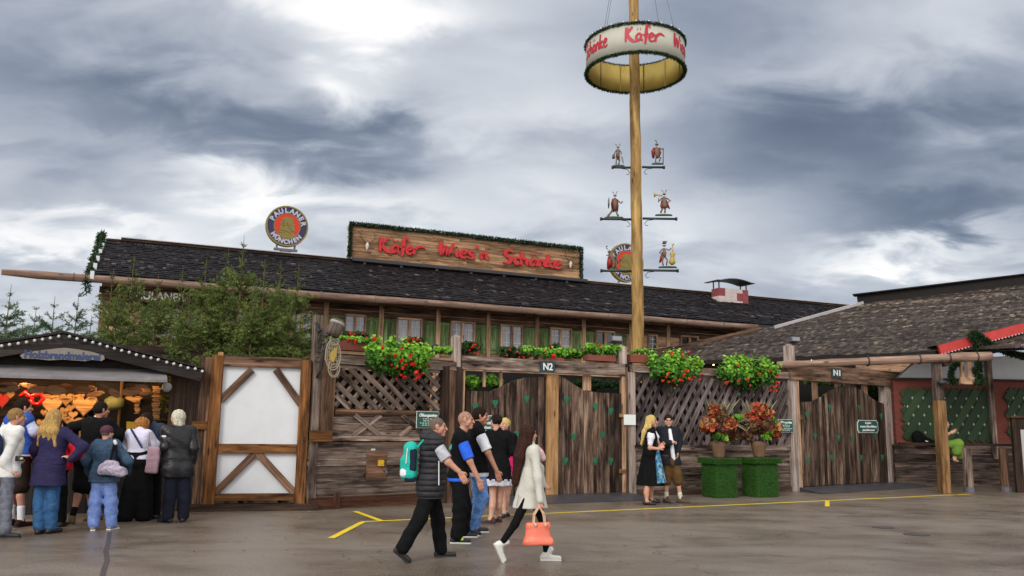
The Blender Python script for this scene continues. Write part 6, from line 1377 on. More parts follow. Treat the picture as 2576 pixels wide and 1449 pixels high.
# cloth / skin materials
def cloth(name,col,rough=.9,noise=.22,scale=22,bmp=.25,sheen=0.,spec=.12):
    m,nt,b=newmat(name); tc=nt.nodes.new('ShaderNodeTexCoord').outputs['Object']; n=tnoise(nt,tc,scale*4,4,.6); n2=tnoise(nt,mapping(nt,tc,(1,1,1.5)),10,5,.6,1.0)
    f=mth(nt,'ADD',mth(nt,'MULTIPLY',n,.35),mth(nt,'MULTIPLY',n2,.65)); lo=tuple(x*(1-noise) for x in col[:3])+(1,); hi=tuple(min(1,x*(1+noise)) for x in col[:3])+(1,)
    nt.links.new(ramp(nt,f,[(.35,lo),(.65,hi)]),b.inputs['Base Color']); b.inputs['Roughness'].default_value=rough; b.inputs['Sheen Weight'].default_value=sheen; b.inputs['Specular IOR Level'].default_value=spec
    bump(nt,b,n2,min(1,bmp*2.6),.02); return m
SKIN=[plain('skin_a',C(.50,.25,.17),.5,.12,30,bmp=.05),plain('skin_b',C(.56,.31,.22),.5,.1,30,bmp=.05),plain('skin_c',C(.42,.19,.12),.5,.12,30,bmp=.05)]
for m_ in SKIN: m_.node_tree.nodes['Principled BSDF'].inputs['Subsurface Weight'].default_value=.08
def hairm(name,col,sc=60):
    m,nt,b=newmat(name); tc=nt.nodes.new('ShaderNodeTexCoord').outputs['Object']; n=tnoise(nt,mapping(nt,tc,(sc,sc,sc*.10)),1,5,.7)
    lo=tuple(x*.45 for x in col[:3])+(1,); hi=tuple(min(1,x*1.5) for x in col[:3])+(1,); nt.links.new(ramp(nt,n,[(.3,lo),(.55,col),(.75,hi)]),b.inputs['Base Color']); b.inputs['Roughness'].default_value=.75; b.inputs['Specular IOR Level'].default_value=.12; bump(nt,b,n,.8,.02); return m
H_BLOND=hairm('blonde_hair',C(.46,.29,.10)); H_GOLD=hairm('pale_blonde_hair',C(.62,.45,.16)); H_WHITE=hairm('white_hair',C(.62,.58,.46)); H_BROWN=hairm('dark_brown_hair',C(.018,.010,.007)); H_RED=hairm('chestnut_hair',C(.042,.018,.012)); H_GREY=hairm('short_grey_hair',C(.16,.12,.095)); H_SAND=hairm('sandy_hair',C(.30,.17,.07)); H_CURL=hairm('curly_auburn_hair',C(.36,.16,.045),25); H_STUB=hairm('stubble_hair',C(.40,.23,.16))
M_EYE=plain('eye_dark',C(.03,.02,.015),.3,.1,10,bmp=0); M_LIP=plain('lips',C(.35,.08,.06),.5,.1,10,bmp=0)
BLK=cloth('black_cloth',C(.006,.006,.007)); BLK2=cloth('soft_black_leather',C(.007,.007,.009),.40,.3,10,.2,0,.4); DENIM=cloth('blue_denim',C(.12,.24,.52),.9,.5,26,.4); DENIMD=cloth('dark_denim',C(.035,.10,.22),.9,.45,26,.4); DENIML=cloth('light_denim',C(.16,.24,.52),.9,.3,26,.4); WHT=cloth('white_cotton',C(.72,.73,.78),.85,.08); RUB=plain('black_rubber',C(.015,.014,.014),.5,.2,20); WSOLE=plain('white_rubber',C(.65,.65,.6),.6,.08,20)
def ang(d): a=math.radians(d); return Vector((math.cos(a),math.sin(a),0))
def tov(x): return np.array(list(x))
class Person:
    def __init__(p,label,crop,h,n,hip,body,face,arms,legs,skin=0,fat=1.,fem=0.,tilt=0.,ht=None,bare=False):
        """h=(x,ytop) n=(x,y) hip=(x,y) in crop px; arms={'r':(ex,ey,edy,wx,wy,wdy,curl)}; legs={'r':(kx,ky,kdy,foot)}"""
        c=lambda x,y:crop(x,y); p.f=ang(body); p.r=ang(body-90); p.ff=ang(face); p.fr_=ang(face-90); p.fem=fem; p.fat=fat; p.bare=bare
        A={}
        for s_ in 'rl':
            ft=legs[s_][3]
            if ft[0]=='p': T=G(*c(ft[3],ft[4])) if ht is None else AT(*c(ft[3],ft[4]),ht-.12); A[s_]=('p',None,T,ft)
            else: A[s_]=('f',G(*c(ft[1],ft[2])),None,ft)
        ys=[(a[1] or a[2]).y for a in A.values()]; p.Y0=sum(ys)/2 if ht is None else ht
        top=AT(*c(*h),p.Y0); p.s=s=min(1.12,max(.84,top.z/1.76)) if ht is None else .95
        N=AT(*c(*n),p.Y0+.0); p.neck=N; p.head=Vector((top.x,top.y+tilt,top.z-.118*s)); p.hip=AT(*c(*hip),p.Y0)
        sw=(.185-.02*fem)*s*(1+.35*(fat-1)); p.sh={'r':N+p.r*sw+Vector((0,0,-.055*s)),'l':N-p.r*sw+Vector((0,0,-.055*s))}
        p.hp={'r':p.hip+p.r*.085*s,'l':p.hip-p.r*.085*s}; p.el={};p.wr={};p.kn={};p.an={};p.toe={};p.heel={};p.curl={};p.hand={}
        for s_ in 'rl':
            a=arms[s_]; p.el[s_]=AT(*c(a[0],a[1]),p.sh[s_].y+a[2]); p.wr[s_]=AT(*c(a[3],a[4]),p.sh[s_].y+a[5]); p.curl[s_]=a[6] if len(a)>6 else .4
            if len(a)>8: p.hand[s_]=(AT(*c(a[7],a[8]),p.sh[s_].y+a[5])-p.wr[s_]).normalized()
            else: p.hand[s_]=(p.wr[s_]-p.el[s_]).normalized()
            k,g0_,T,ft=A[s_]
            if k=='f': d=ang(ft[3]); p.an[s_]=g0_+Vector((0,0,.085*s)); p.toe[s_]=g0_+d*.165*s+Vector((0,0,.03*s)); p.heel[s_]=g0_-d*.05*s+Vector((0,0,.035*s))
            else: p.an[s_]=AT(*c(ft[1],ft[2]),T.y-.02); d=(T-p.an[s_]); p.toe[s_]=T+Vector((0,0,.03*s)); hd=Vector((p.toe[s_].x-p.an[s_].x,p.toe[s_].y-p.an[s_].y,0)); p.heel[s_]=p.an[s_]+(p.an[s_]-p.toe[s_]).normalized()*.02+Vector((-.05*s*p.f.x,-.05*s*p.f.y,-.035*s))
            L=legs[s_]; p.kn[s_]=AT(*c(L[0],L[1]),(p.hp[s_].y+p.an[s_].y)/2+L[2])
        p.skin=SKIN[skin]; p.label=label; p.build_body()
    def torso(p,inf=0.,t0=0.,t1=1.):
        s=p.s;F_=p.fat;out=[];C0=(p.sh['r']+p.sh['l'])/2;
        for t,hw,r in ((0.02,.13,.068),(.14,.105,.095),(.3,.08-.01*p.fem,.112),(.46,.066-.012*p.fem,.108-.01*p.fem),(.62,.064-.008*p.fem,.104-.008*p.fem),(.8,.075,.112),(1.,.082+.008*p.fem,.118)):
            if t<t0-.01 or t>t1+.01: continue
            c=C0.lerp(p.hip,t); f2=1+(F_-1)*(1. if .2<t<.95 else .6); q=p.r*hw*s*f2; rr_=r*s*f2*.97+inf
            if t<.1: rr_=.066*s+inf
            fw=p.f*((.015 if .2<t<.5 else 0)+(.02*(F_-1)*5 if .4<t<.9 else 0))*s; out.append(_cap(c-q+fw,c+q+fw,rr_,rr_))
        return out
    def arm(p,s_,inf=0.,fr=2.,r0=.052,r1=.043,r2=.030):
        s=p.s*(1-.1*p.fem); a,b,c=p.sh[s_],p.el[s_],p.wr[s_]; out=[]
        if fr<=1: e=a.lerp(b,fr); out.append(_cap(a,e,r0*s+inf,(r0+(r1-r0)*fr)*s+inf*1.3))
        else:
            out.append(_cap(a,b,r0*s+inf,r1*s+inf)); e=b.lerp(c,fr-1); out.append(_cap(b,e,r1*s+inf,(r1+(r2-r1)*(fr-1))*s+inf))
        return out
    def leg(p,s_,inf=0.,fr=2.,r0=.082,r1=.056,r2=.038,calf=True):
        s=p.s*(1+.25*(p.fat-1)); a,b,c=p.hp[s_],p.kn[s_],p.an[s_]; out=[]
        if fr<=1: e=a.lerp(b,fr); out.append(_cap(a,e,r0*s+inf,(r0+(r1-r0)*fr)*s+inf))
        else:
            out.append(_cap(a,b,r0*s+inf,r1*s+inf)); e=b.lerp(c,fr-1); out.append(_cap(b,e,r1*s+inf,(r1+(r2-r1)*(fr-1))*s+inf))
            if calf: m=b.lerp(c,.3)-p.f*.018*s; 
            if calf and fr>1.35: out.append(_cap(m,b.lerp(c,.5),.050*s+inf*.8,.036*s+inf*.8))
        return out
    def build_body(p):
        s=p.s; P=p.torso(-.02)
        for s_ in 'rl': P+=p.arm(s_,0)+(p.leg(s_,-.004) if p.bare else p.leg(s_,-.018,calf=False))+[_cap(p.an[s_]-Vector((0,0,.02)),p.toe[s_]-Vector((0,0,.008)),.026*s,.016*s),_cap(p.an[s_]-Vector((0,0,.02)),p.heel[s_],.026*s,.022*s)]
        H=p.head; P.append(_cap(p.neck-Vector((0,0,.04*s)),H-Vector((0,0,.06*s))-p.ff*.01,.062*s*(1-.12*p.fem),.052*s*(1-.12*p.fem)))
        L=[sdfmesh(P,.0135,.035)]
        u=Vector((0,0,1)); f=p.ff; r=p.fr_; hs=s*(1.02-.03*p.fem)
        g=lambda a,b,c_: tov(H+f*a*hs+r*b*hs+u*c_*hs); AX=(f,r,u)
        Q=[_ell(g(-.012,0,.018),AX,(.098*hs,.079*hs,.100*hs)),_cap(g(.03,0,-.03),g(.052,0,-.088),.062*hs,.036*hs),_cap(g(.02,-.03,-.05),g(.02,.03,-.05),.045*hs,.045*hs),
           _cap(g(.083,-.03,.028),g(.083,.03,.028),.012*hs,.012*hs),_cap(g(-.02,0,-.05),g(-.02,0,-.13),.055*hs,.052*hs),_cap(g(.085,0,.015),g(.112,0,-.028),.010*hs,.017*hs),
           _cap(g(.09,-.016,-.062),g(.09,.016,-.062),.012*hs,.012*hs),_cap(g(.078,0,-.098),g(.078,0,-.1),.018*hs,.018*hs)]
        for s2 in (-1,1): Q.append(_cap(g(-.005,s2*.080,.012),g(.002,s2*.081,-.022),.013*hs,.010*hs)); Q.append(_cap(g(.062,s2*.045,-.02),g(.055,s2*.048,-.03),.022*hs,.02*hs))
        L.append(sdfmesh(Q,.0075,.018,subs=[_ell(g(.098,s2*.031,.006),AX,(.016*hs,.017*hs,.011*hs)) for s2 in (-1,1)]))
        for s_ in 'rl': L.append(p.handmesh(s_))
        V,F=cat(L); base=Vector((p.hip.x,p.Y0,0)) if p.hip.z>0 else p.hip
        o=npmesh('person',V,F,p.skin,None,off=tuple(base)); p.o=o; tag(o,p.label,'person')
        for s2 in (-1,1):
            c=g(.084,s2*.031,.006); m=MB(); m.sphere(c,.0105*hs,8,6); m.build('eye',M_EYE,o,smooth=True)
            m=MB(); m.tube([g(.09,s2*.016,.032),g(.09,s2*.034,.036),g(.078,s2*.05,.028)],.0026*hs,5); m.build('eyebrow',H_BROWN,o)
        m=MB(); m.tube([g(.094,-.024,-.063),g(.103,0,-.062),g(.094,.024,-.063)],.0055*hs,5); m.build('mouth',M_LIP,o,smooth=True)
        p.g=g; p.hs=hs
    def handmesh(p,s_):
        s=p.s*(1-.08*p.fem); w=p.wr[s_]; d=p.hand[s_]; side=p.f-d*p.f.dot(d)
        if side.length<.2: side=p.r-d*p.r.dot(d)
        side.normalize(); nn=d.cross(side)*(1 if s_=='r' else -1); nn=-nn if nn.dot(p.r*(1 if s_=='r' else -1))>0 else nn   # palm faces the body
        cu=p.curl[s_]; P=[_cap(w-d*.02,w+d*.02*s,.028*s,.026*s)]
        for q in (-.6,-.2,.2,.6): P.append(_cap(w+d*.02*s+side*q*.03*s,w+d*.088*s+side*q*.052*s,.016*s,.0125*s))
        D1=(d*math.cos(cu*.8)+nn*math.sin(cu*.8)); D2=(d*math.cos(cu*2.1)+nn*math.sin(cu*2.1)); D3=(d*math.cos(cu*3.0)+nn*math.sin(cu*3.0))
        for q,l in ((-.03,.062),(-.011,.075),(.010,.08),(.030,.072)):
            a=w+d*.09*s+side*q*s; b=a+D1*l*.5*s; c=b+D2*l*.3*s; e=c+D3*l*.25*s; P+=[_cap(a,b,.0098*s,.009*s),_cap(b,c,.009*s,.0082*s),_cap(c,e,.0082*s,.007*s)]
        a=w+d*.022*s+side*.024*s; b=a+(side*.7+d*.6+nn*.25).normalized()*.042*s; c=b+(side*.15+d*.9+nn*.4).normalized()*.033*s; P+=[_cap(a,b,.0155*s,.011*s),_cap(b,c,.011*s,.0085*s)]
        return sdfmesh(P,.0048,.006)
    def wear(p,name,mat,prims,h=.012,k=.03,**kw):
        V,F=sdfmesh(prims,h,k,**kw); return npmesh(name,V,F,mat,p.o)
    def top(p,name,mat,inf=.014,sl=2.,hem=.02,slr=None,noise=.004,sleeveless=False,loose=0.,h=.012):
        P=p.torso(inf+loose); zc=p.hip.z-hem
        P.append(_cap(p.neck-Vector((0,0,.06*p.s)),p.neck+Vector((0,0,.01)),.075*p.s,.066*p.s))
        if sleeveless: P+=p.arm('r',inf,.12,.06)+p.arm('l',inf,.12,.06)
        else:
            for s_ in 'rl': P+=p.arm(s_,inf+.002,sl,.056,.047,.037)
        low=p.hip-Vector((0,0,hem+.1)); 
        P.append(_cap(p.hip-p.r*.085*p.s*p.fat,low-p.r*.085*p.s*p.fat,.118*p.s*p.fat+inf,.118*p.s*p.fat+inf)); P.append(_cap(p.hip+p.r*.085*p.s*p.fat,low+p.r*.085*p.s*p.fat,.118*p.s*p.fat+inf,.118*p.s*p.fat+inf))
        # hem cut only hits the torso: keep sleeves by cutting prims before adding arms
        T=[q for q in P]; 
        body=p.torso(inf+loose)+P[-2:]
        D1,lo1=field(body+[P[len(body)-2]] ,h,.05,cuts=[(0,0,-1,-zc)],noise=noise); L=[nets(D1,lo1,h)]
        if sleeveless: L.append(sdfmesh(p.arm('r',inf,.12,.06)+p.arm('l',inf,.12,.06)+p.torso(inf,0,.15),h,.05,noise=noise))
        else:
            for s_ in 'rl':
                ct=[]
                if sl<1: dv=(p.el[s_]-p.sh[s_]).normalized(); e_=p.sh[s_].lerp(p.el[s_],sl); ct=[(dv.x,dv.y,dv.z,e_.dot(dv))]
                L.append(sdfmesh(p.arm(s_,inf+(.008 if sl<1 else .002),min(sl+.12,1.) if sl<1 else sl,.056,.050,.037)+([] if sl<1 else p.torso(inf,0,.15)),h if sl>1 else .009,.05,noise=noise,cuts=ct))
            if sl<1: L.append(sdfmesh(p.torso(inf,0,.15),h,.05,noise=noise))
        V,F=cat(L); return npmesh(name,V,F,mat,p.o)
    def collar(p,name,mat,r=.062,hh=.04,up=.02):
        c=p.neck+Vector((0,0,up*p.s)); return p.wear(name,mat,[_cone(c+Vector((0,0,hh)),c-Vector((0,0,.03)),p.r,r*p.s,r*p.s,(r+.022)*p.s,(r+.015)*p.s)],.009,.01)
    def pants(p,name,mat,fr=1.93,inf=.014,r1=.064,r2=.056,noise=.004,up=.06,flare=0.):
        P=p.torso(inf-.002,.78,1.)
        for s_ in 'rl': P+=p.leg(s_,inf,fr,.088,r1,r2+flare,False)
        P.append(_cap(p.hip-Vector((0,0,.05)),p.hip-Vector((0,0,.08)),.09*p.s,.08*p.s))
        return p.wear(name,mat,P,.012,.03,noise=noise)
    def skirt(p,name,mat,z0,z1,w0,d0,w1,d1,pl=11,amp=.05,noise=.002,dx=0.,dy=0.,h=.012):
        c=p.hip; ex=(p.torso(.016,.6,1.) if z0>c.z else []); return p.wear(name,mat,ex+[_cone(Vector((c.x+dx*0,c.y,z0)),Vector((c.x+dx,c.y+dy,z1)),p.r,w0,d0,w1,d1,pl,amp)],h,.04,noise=noise)
    def shoes(p,name,mat,sole=None,hi=0.,heel=0.,r=.040):
        s=p.s
        for s_ in 'rl':
            a,t,hl=p.an[s_],p.toe[s_],p.heel[s_]; P=[_cap(hl,t,r*s,(r-.008)*s),_cap(a-(a-hl)*.3,hl.lerp(t,.45)+Vector((0,0,.015)),r*s*1.02,r*s*.8),_cap(hl+(a-hl)*.3,a+(a-hl).normalized()*hi,r*s,r*s*.97)]
            o=p.wear(name,mat,P,.0085,.02)
            if sole is not None:
                n=(t-hl).normalized(); up=(a-hl)-n*(a-hl).dot(n); up.normalize(); side=n.cross(up); cc=hl.lerp(t,.5)-up*(r*.72*s)
                V,F=sdfmesh([_rbox(tov(cc),(tov(n),tov(side),tov(up)),((t-hl).length/2+r*s*.9,r*s*1.02,.013),.012)],.0075,.01); npmesh('sole',V,F,sole,o)
    def socks(p,mat,fr=.6):
        for s_ in 'rl': p.wear('sock',mat,[_cap(p.kn[s_].lerp(p.an[s_],fr),p.an[s_],.050*p.s if fr<.7 else .047*p.s,.043*p.s)],.009,.02)
    def hair(p,mat,style,noise=.004):
        g=p.g;hs=p.hs; AX=(p.ff,p.fr_,Vector((0,0,1))); f=p.ff
        up=_ell(g(-.016,0,.026),AX,(.105*hs,.088*hs,.104*hs)); face=(f.x,f.y,-.55)
        fo=lambda a:[(f.x,f.y,-.62,float(tov(f)@g(a,0,0)-.62*g(a,0,0)[2]))]
        if style=='short': V,F=sdfmesh([up],.009,.02,cuts=fo(.052),noise=.002); 
        elif style=='stub': V,F=sdfmesh([_ell(g(-.013,0,.02),AX,(.0995*hs,.0805*hs,.1015*hs))],.009,.02,cuts=fo(.045))
        elif style=='cap': V,F=sdfmesh([_ell(g(-.012,0,.035),AX,(.115*hs,.097*hs,.10*hs))],.009,.02,cuts=[(0,0,-1,-(p.head.z-.01))])
        elif style=='bob': V,F=sdfmesh([_ell(g(-.03,0,.02),AX,(.112*hs,.10*hs,.112*hs)),_cap(g(-.05,-.05,0),g(-.06,-.055,-.10),.05*hs,.04*hs),_cap(g(-.05,.05,0),g(-.06,.055,-.10),.05*hs,.04*hs),_cap(g(-.075,0,0),g(-.085,0,-.11),.05*hs,.045*hs)],.009,.03,cuts=fo(.062),noise=.004,nf=60)
        elif style=='curly': V,F=sdfmesh([_ell(g(-.02,0,.02),AX,(.13*hs,.125*hs,.12*hs)),_ell(g(-.05,0,-.05),AX,(.09*hs,.11*hs,.07*hs))],.009,.03,cuts=fo(.07),noise=.012,nf=75)
        elif style=='bun': V,F=sdfmesh([up,_ell(g(-.105,0,.02),AX,(.05*hs,.06*hs,.05*hs)),_cap(g(-.09,-.03,.05),g(-.1,.03,.05),.035*hs,.035*hs)],.009,.02,cuts=fo(.06),noise=.004,nf=60)
        else:
            L,wd,dx=style[1],style[2],style[3]; b=g(-.05,0,0); P=[_ell(g(-.02,0,.022),AX,(.112*hs,.096*hs,.110*hs))]
            for q in (-.9,-.3,.3,.9):
                a=tov(p.head+p.fr_*q*.05*hs-f*.055*hs); m_=a+np.array([0,0,-L*.45])+tov(p.fr_)*q*wd*.5-tov(f)*.035+tov(dx)*.4; e=a+np.array([0,0,-L*(1-.08*abs(q))])+tov(p.fr_)*q*wd*.7+tov(dx)-tov(f)*.02
                P+=[_cap(a,m_,.052*hs,.052),_cap(m_,e,.05,.022)]
            for s2 in (-1,1): P.append(_cap(g(.0,s2*.07,.02),g(-.03,s2*.085,-.13),.032*hs,.035*hs))
            V,F=sdfmesh(P,.0095,.03,cuts=[],subs=[_ell(g(.085,0,-.03),AX,(.085*hs,.066*hs,.10*hs))],noise=.003,nf=38)
        return npmesh('hair' if style!='cap' else 'cap',V,F,mat,p.o)
def prop(name,label,cat_,base,parts,group=None):
    t=thing(name,label,cat_,WORLD,tuple(base),group)
    for nm,mt,pr,h,k,nz in parts: V,F=sdfmesh(pr,h,k,noise=nz); npmesh(nm,V,F,mt,t)
    return t
cA=lambda x,y:(943.4+x*.3274,974.8+y*.3274); cE=lambda x,y:(1572.3+x*.2083,1006.3+y*.2083)
cS=lambda x,y:(x*.2603,1006.3+y*.2603); cT=lambda x,y:(251.6+x*.2603,1006.3+y*.2603); c5n=c5
# ---- man with backpack
p=Person('grey-haired man striding right in a dark quilted vest with a teal backpack on',cA,(484,232),(448,375),(425,760),8,3,
 {'r':(560,570,-.05,650,650,-.05,.2,690,715),'l':(440,580,.1,460,700,.1,.4)},{'r':(345,1005,-.05,('p',208,1238,262,1348)),'l':(482,1005,.05,('f',505,1300,6))},0,1.14)
p.top('tee_shirt',cloth('heather_grey_tee',C(.42,.44,.48)),.012,.9,-.02)
VEST=cloth('charcoal_quilted_nylon',C(.022,.020,.025),.55,.2,12,.4,0,.3)
vn=VEST.node_tree; tz=vn.nodes.new('ShaderNodeTexCoord'); sz=vn.nodes.new('ShaderNodeSeparateXYZ'); vn.links.new(tz.outputs['Object'],sz.inputs[0]); sn=mth(vn,'ABSOLUTE',mth(vn,'SINE',mth(vn,'MULTIPLY',sz.outputs[2],47.))); bp2=vn.nodes.new('ShaderNodeBump'); bp2.inputs['Strength'].default_value=1.; bp2.inputs['Distance'].default_value=.02; vn.links.new(mth(vn,'POWER',sn,.5),bp2.inputs['Height']); vb=vn.nodes['Principled BSDF']; vn.links.new(vb.inputs['Normal'].links[0].from_socket,bp2.inputs['Normal']); vn.links.new(bp2.outputs[0],vb.inputs['Normal'])
o=p.top('vest',VEST,.034,0,.13,sleeveless=True,noise=.005,loose=.012)
for i in range(0):
    z=0; m=MB(); c=((p.sh['r']+p.sh['l'])/2).lerp(p.hip,max(0,min(1,(p.neck.z-.05-z)/(p.neck.z-.05-p.hip.z)))); n=26; rx,ry=.215*p.s*1.1,.165*p.s*1.12
    m.tube([Vector((c.x,c.y,z))+p.r*rx*math.cos(t)+p.f*ry*math.sin(t) for t in np.linspace(0,6.283,n)],.006,4,cap=False); m.build('quilt_seam',VEST,o)
p.wear('hood',VEST,[_cap(p.neck-p.f*.08-p.r*.09+Vector((0,0,-.02)),p.neck-p.f*.08+p.r*.09+Vector((0,0,-.02)),.065,.065),_cap(p.neck-p.f*.03-p.r*.08+Vector((0,0,.02)),p.neck-p.f*.1+Vector((0,0,.0)),.05,.06),_cap(p.neck-p.f*.03+p.r*.08+Vector((0,0,.02)),p.neck-p.f*.1+Vector((0,0,.0)),.05,.06),_cap(p.neck+p.f*.02+p.r*.09+Vector((0,0,-.02)),p.neck+p.f*.07+p.r*.03+Vector((0,0,-.05)),.035,.03)],.011,.03,noise=.004)
zx=AT(*cA(500,640),p.sh['r'].y-.02); 
m=MB(); m.tube([AT(*cA(497,560),p.Y0-.12)-Vector((0,.12,0)),AT(*cA(497,745),p.Y0-.12)-Vector((0,.12,0))],.007,5); m.build('zip_piping',WSOLE,o)
p.pants('trousers',BLK,1.98,.016,.072,.066,.006); p.shoes('shoe',RUB,RUB,.02); p.hair(H_GREY,'stub')
bc=p.neck.lerp(p.hip,.5)-p.f*.27*p.s+p.r*.02; AX=(p.f,p.r,Vector((0,0,1))); TEAL=cloth('teal_nylon',C(.02,.42,.34),.6,.15,12,.2)
BK=(p.f,p.r,Vector((0,0,1)))
prop('backpack','teal backpack with white and navy panels on the back of the grey-haired man','backpack',bc-Vector((0,0,.25)),[('bag',TEAL,[_rbox(tov(bc),BK,(.085,.14,.23),.075),_rbox(tov(bc-p.f*.05-Vector((0,0,.07))),BK,(.07,.125,.14),.06)],.009,.03,.004),
 ('white_panel',WHT,[_rbox(tov(bc-p.f*.06+p.r*.035-Vector((0,0,.13))),BK,(.063,.10,.055),.04)],.009,.02,.002),
 ('side_pocket',cloth('navy_nylon',C(.015,.022,.04)),[_rbox(tov(bc+p.r*.09+p.f*.02+Vector((0,0,.02))),BK,(.05,.056,.14),.035),_rbox(tov(bc-Vector((0,0,.2))),BK,(.07,.13,.04),.03)],.009,.02,.002),
 ('zip',WSOLE,[_cap(bc+p.r*.142-p.f*.045+Vector((0,0,.15)),bc+p.r*.142-p.f*.055-Vector((0,0,.02)),.008,.008)],.007,.01,0),
 ('strap',TEAL,[_cap(bc+Vector((0,0,.14))+p.r*.09+p.f*.05,p.sh['r']+Vector((0,0,.055))-p.f*.08-p.r*.06,.014,.014)],.008,.01,0)])
# ---- bald man
p=Person('bald man in a bright blue tee and black vest beside the backpack man',cA,(700,187),(655,345),(640,690),5,-5,
 {'r':(728,565,-.04,795,705,-.04,.2,822,785),'l':(670,540,.1,690,640,.1,.4)},{'r':(655,930,0,('f',625,1197,0)),'l':(690,930,.05,('f',680,1150,5))},0,1.04)
BLU=cloth('royal_blue_tee',C(.03,.13,.72),.8,.12); p.top('tee_shirt',BLU,.013,.92,.05,noise=.004); p.top('vest',BLK,.026,0,.0,sleeveless=True,noise=.005)
p.pants('trousers',BLK,1.95,.022,.078,.060,.009); p.shoes('shoe',RUB,WSOLE,.0); p.hair(H_STUB,'stub')
q=p.heel['r'].lerp(p.toe['r'],.45)+Vector((0,-.02,.035)); p.wear('shoe_patch',plain('lime_patch',C(.45,.75,.05),.5,.1),[_cap(q-p.f*.03,q+p.f*.03+Vector((0,0,-.012)),.028,.022)],.008,.01)
p.wear('strap',TEAL,[_cap(p.sh['r']+Vector((0,0,.05))-p.f*.03-p.r*.05,p.sh['r'].lerp(p.hip,.3)-p.f*.13,.02,.02)],.009,.01)
# ---- dark haired man in white tee
p=Person('dark-haired man in white tee, black vest and blue jeans, third of the walking men',cA,(812,155),(785,292),(795,650),5,0,
 {'r':(868,500,-.03,935,640,-.03,.2,960,725),'l':(790,520,.1,800,620,.1,.4)},{'r':(832,850,-.03,('p',742,1075,800,1140)),'l':(790,880,.05,('f',770,1112,10))},2,1.0)
p.top('tee_shirt',WHT,.012,.9,.06); p.top('vest',BLK,.024,0,.0,sleeveless=True,noise=.005); p.collar('collar',BLK,.066,.05,.02)
p.pants('jeans',DENIM,1.97,.012,.066,.058,.007); p.shoes('shoe',RUB,WSOLE,.0); p.hair(H_BROWN,'short')
# ---- dark dress woman
p=Person('woman with pinned-up dark hair, black cardigan and short black skirt with white hem',cA,(930,205),(945,335),(945,640),85,120,
 {'l':(875,480,.02,915,590,.25,.4),'r':(1058,495,-.02,1030,470,.15,.5)},{'l':(905,880,0,('f',888,1045,165)),'r':(955,880,0,('f',940,1032,150))},1,1.0,1.,bare=True)
p.top('cardigan',BLK,.014,2.,-.04); p.skirt('skirt',BLK,p.hip.z+.12,AT(*cA(940,712),p.Y0).z,.14,.12,.245,.22,13,.06)
LACE=cloth('white_lace_check',C(.5,.5,.56),.8,.4,60); p.skirt('lace_hem',LACE,AT(*cA(940,700),p.Y0).z,AT(*cA(940,752),p.Y0).z,.238,.215,.256,.232,13,.06)
p.collar('collar',cloth('pink_white_frill',C(.65,.45,.5)),.064,.03,.0); p.shoes('shoe',plain('dark_brown_leather',C(.05,.02,.018),.4,.2),RUB,-.03,r=.034); p.hair(H_BROWN,'bun')
# ---- pink apron woman
p=Person('fair woman in a hot pink apron mostly behind the dark-haired woman',cA,(995,235),(1002,355),(1012,640),-110,-125,
 {'l':(1066,470,-.02,1034,480,-.18,.6),'r':(960,470,0,975,560,-.1,.4)},{'l':(1008,870,0,('f',1005,985,-70)),'r':(985,870,0,('f',992,998,-100))},1,.95,1.,bare=True)
p.top('blouse',BLK,.012,2.,-.04); p.skirt('skirt',cloth('pale_pink_skirt',C(.6,.25,.33)),p.hip.z+.1,AT(*cA(1000,742),p.Y0).z,.13,.11,.23,.2,11,.06)
p.wear('apron',cloth('hot_pink_satin',C(.85,.02,.22),.45,.15),[_cone(Vector((p.hip.x+.13,p.hip.y-.12,p.hip.z+.28)),Vector((p.hip.x+.16,p.hip.y-.16,AT(*cA(1040,735),p.Y0).z)),(1,0,0),.07,.05,.12,.08,7,.1)],.01,.01); p.shoes('shoe',RUB,None,-.03,r=.034); p.hair(H_GOLD,'bun')
# ---- grey coat woman
p=Person('woman with very long chestnut hair, pale coat, black leggings and white high-top shoes',cA,(1182,288),(1192,445),(1195,745),20,28,
 {'r':(1250,690,-.06,1268,868,-.1,.9,1272,930),'l':(1262,620,.1,1290,750,.12,.7,1325,765)},{'r':(1075,1050,-.03,('p',972,1200,992,1343)),'l':(1298,1050,.05,('f',1318,1328,0))},1,.82,1.)
CREAM=cloth('pale_grey_wool',C(.52,.51,.45),.85,.07,20,.09); p.top('coat',CREAM,.008,2.,-.06,noise=.003)
zh=AT(*cA(1190,925),p.Y0).z; p.skirt('coat_skirt',CREAM,p.hip.z+.20,zh,.115,.098,.18,.215,5,.05,.003,dx=.0)
m=MB(); q=AT(*cA(1105,820),p.Y0-.16); q2=AT(*cA(1085,918),p.Y0-.16); m.tube([q,q2],.005,4); m.build('vent_fold_shade',cloth('coat_shadow_fold',C(.3,.29,.26)),p.o)  # darker line painted as the shade in the coat's vent fold
p.pants('leggings',BLK,1.97,.002,.052,.040,.001); p.shoes('high_top_shoe',WSOLE,WSOLE,.07,r=.041); p.hair(H_RED,('long',.62,.0,(-.11*p.s,0,0)))
SC=cloth('pale_pink_knit',C(.62,.42,.42),.9,.15); q=AT(*cA(1262,500),p.Y0+.12); p.wear('folded_jacket',SC,[_cap(q,AT(*cA(1290,545),p.Y0+.1),.05,.035),_cap(AT(*cA(1245,455),p.Y0+.1),q,.03,.05)],.01,.02,noise=.006)
bp=AT(*cA(1258,1125),p.Y0-.22); CORAL=plain('coral_leather',C(.72,.17,.10),.4,.12,12,bmp=.3); U=Vector((0,0,1)); R1=ang(0)
yb=p.wr['r'].y-.02; def_=lambda x,y,d=0: AT(*cA(x,y),yb+d)
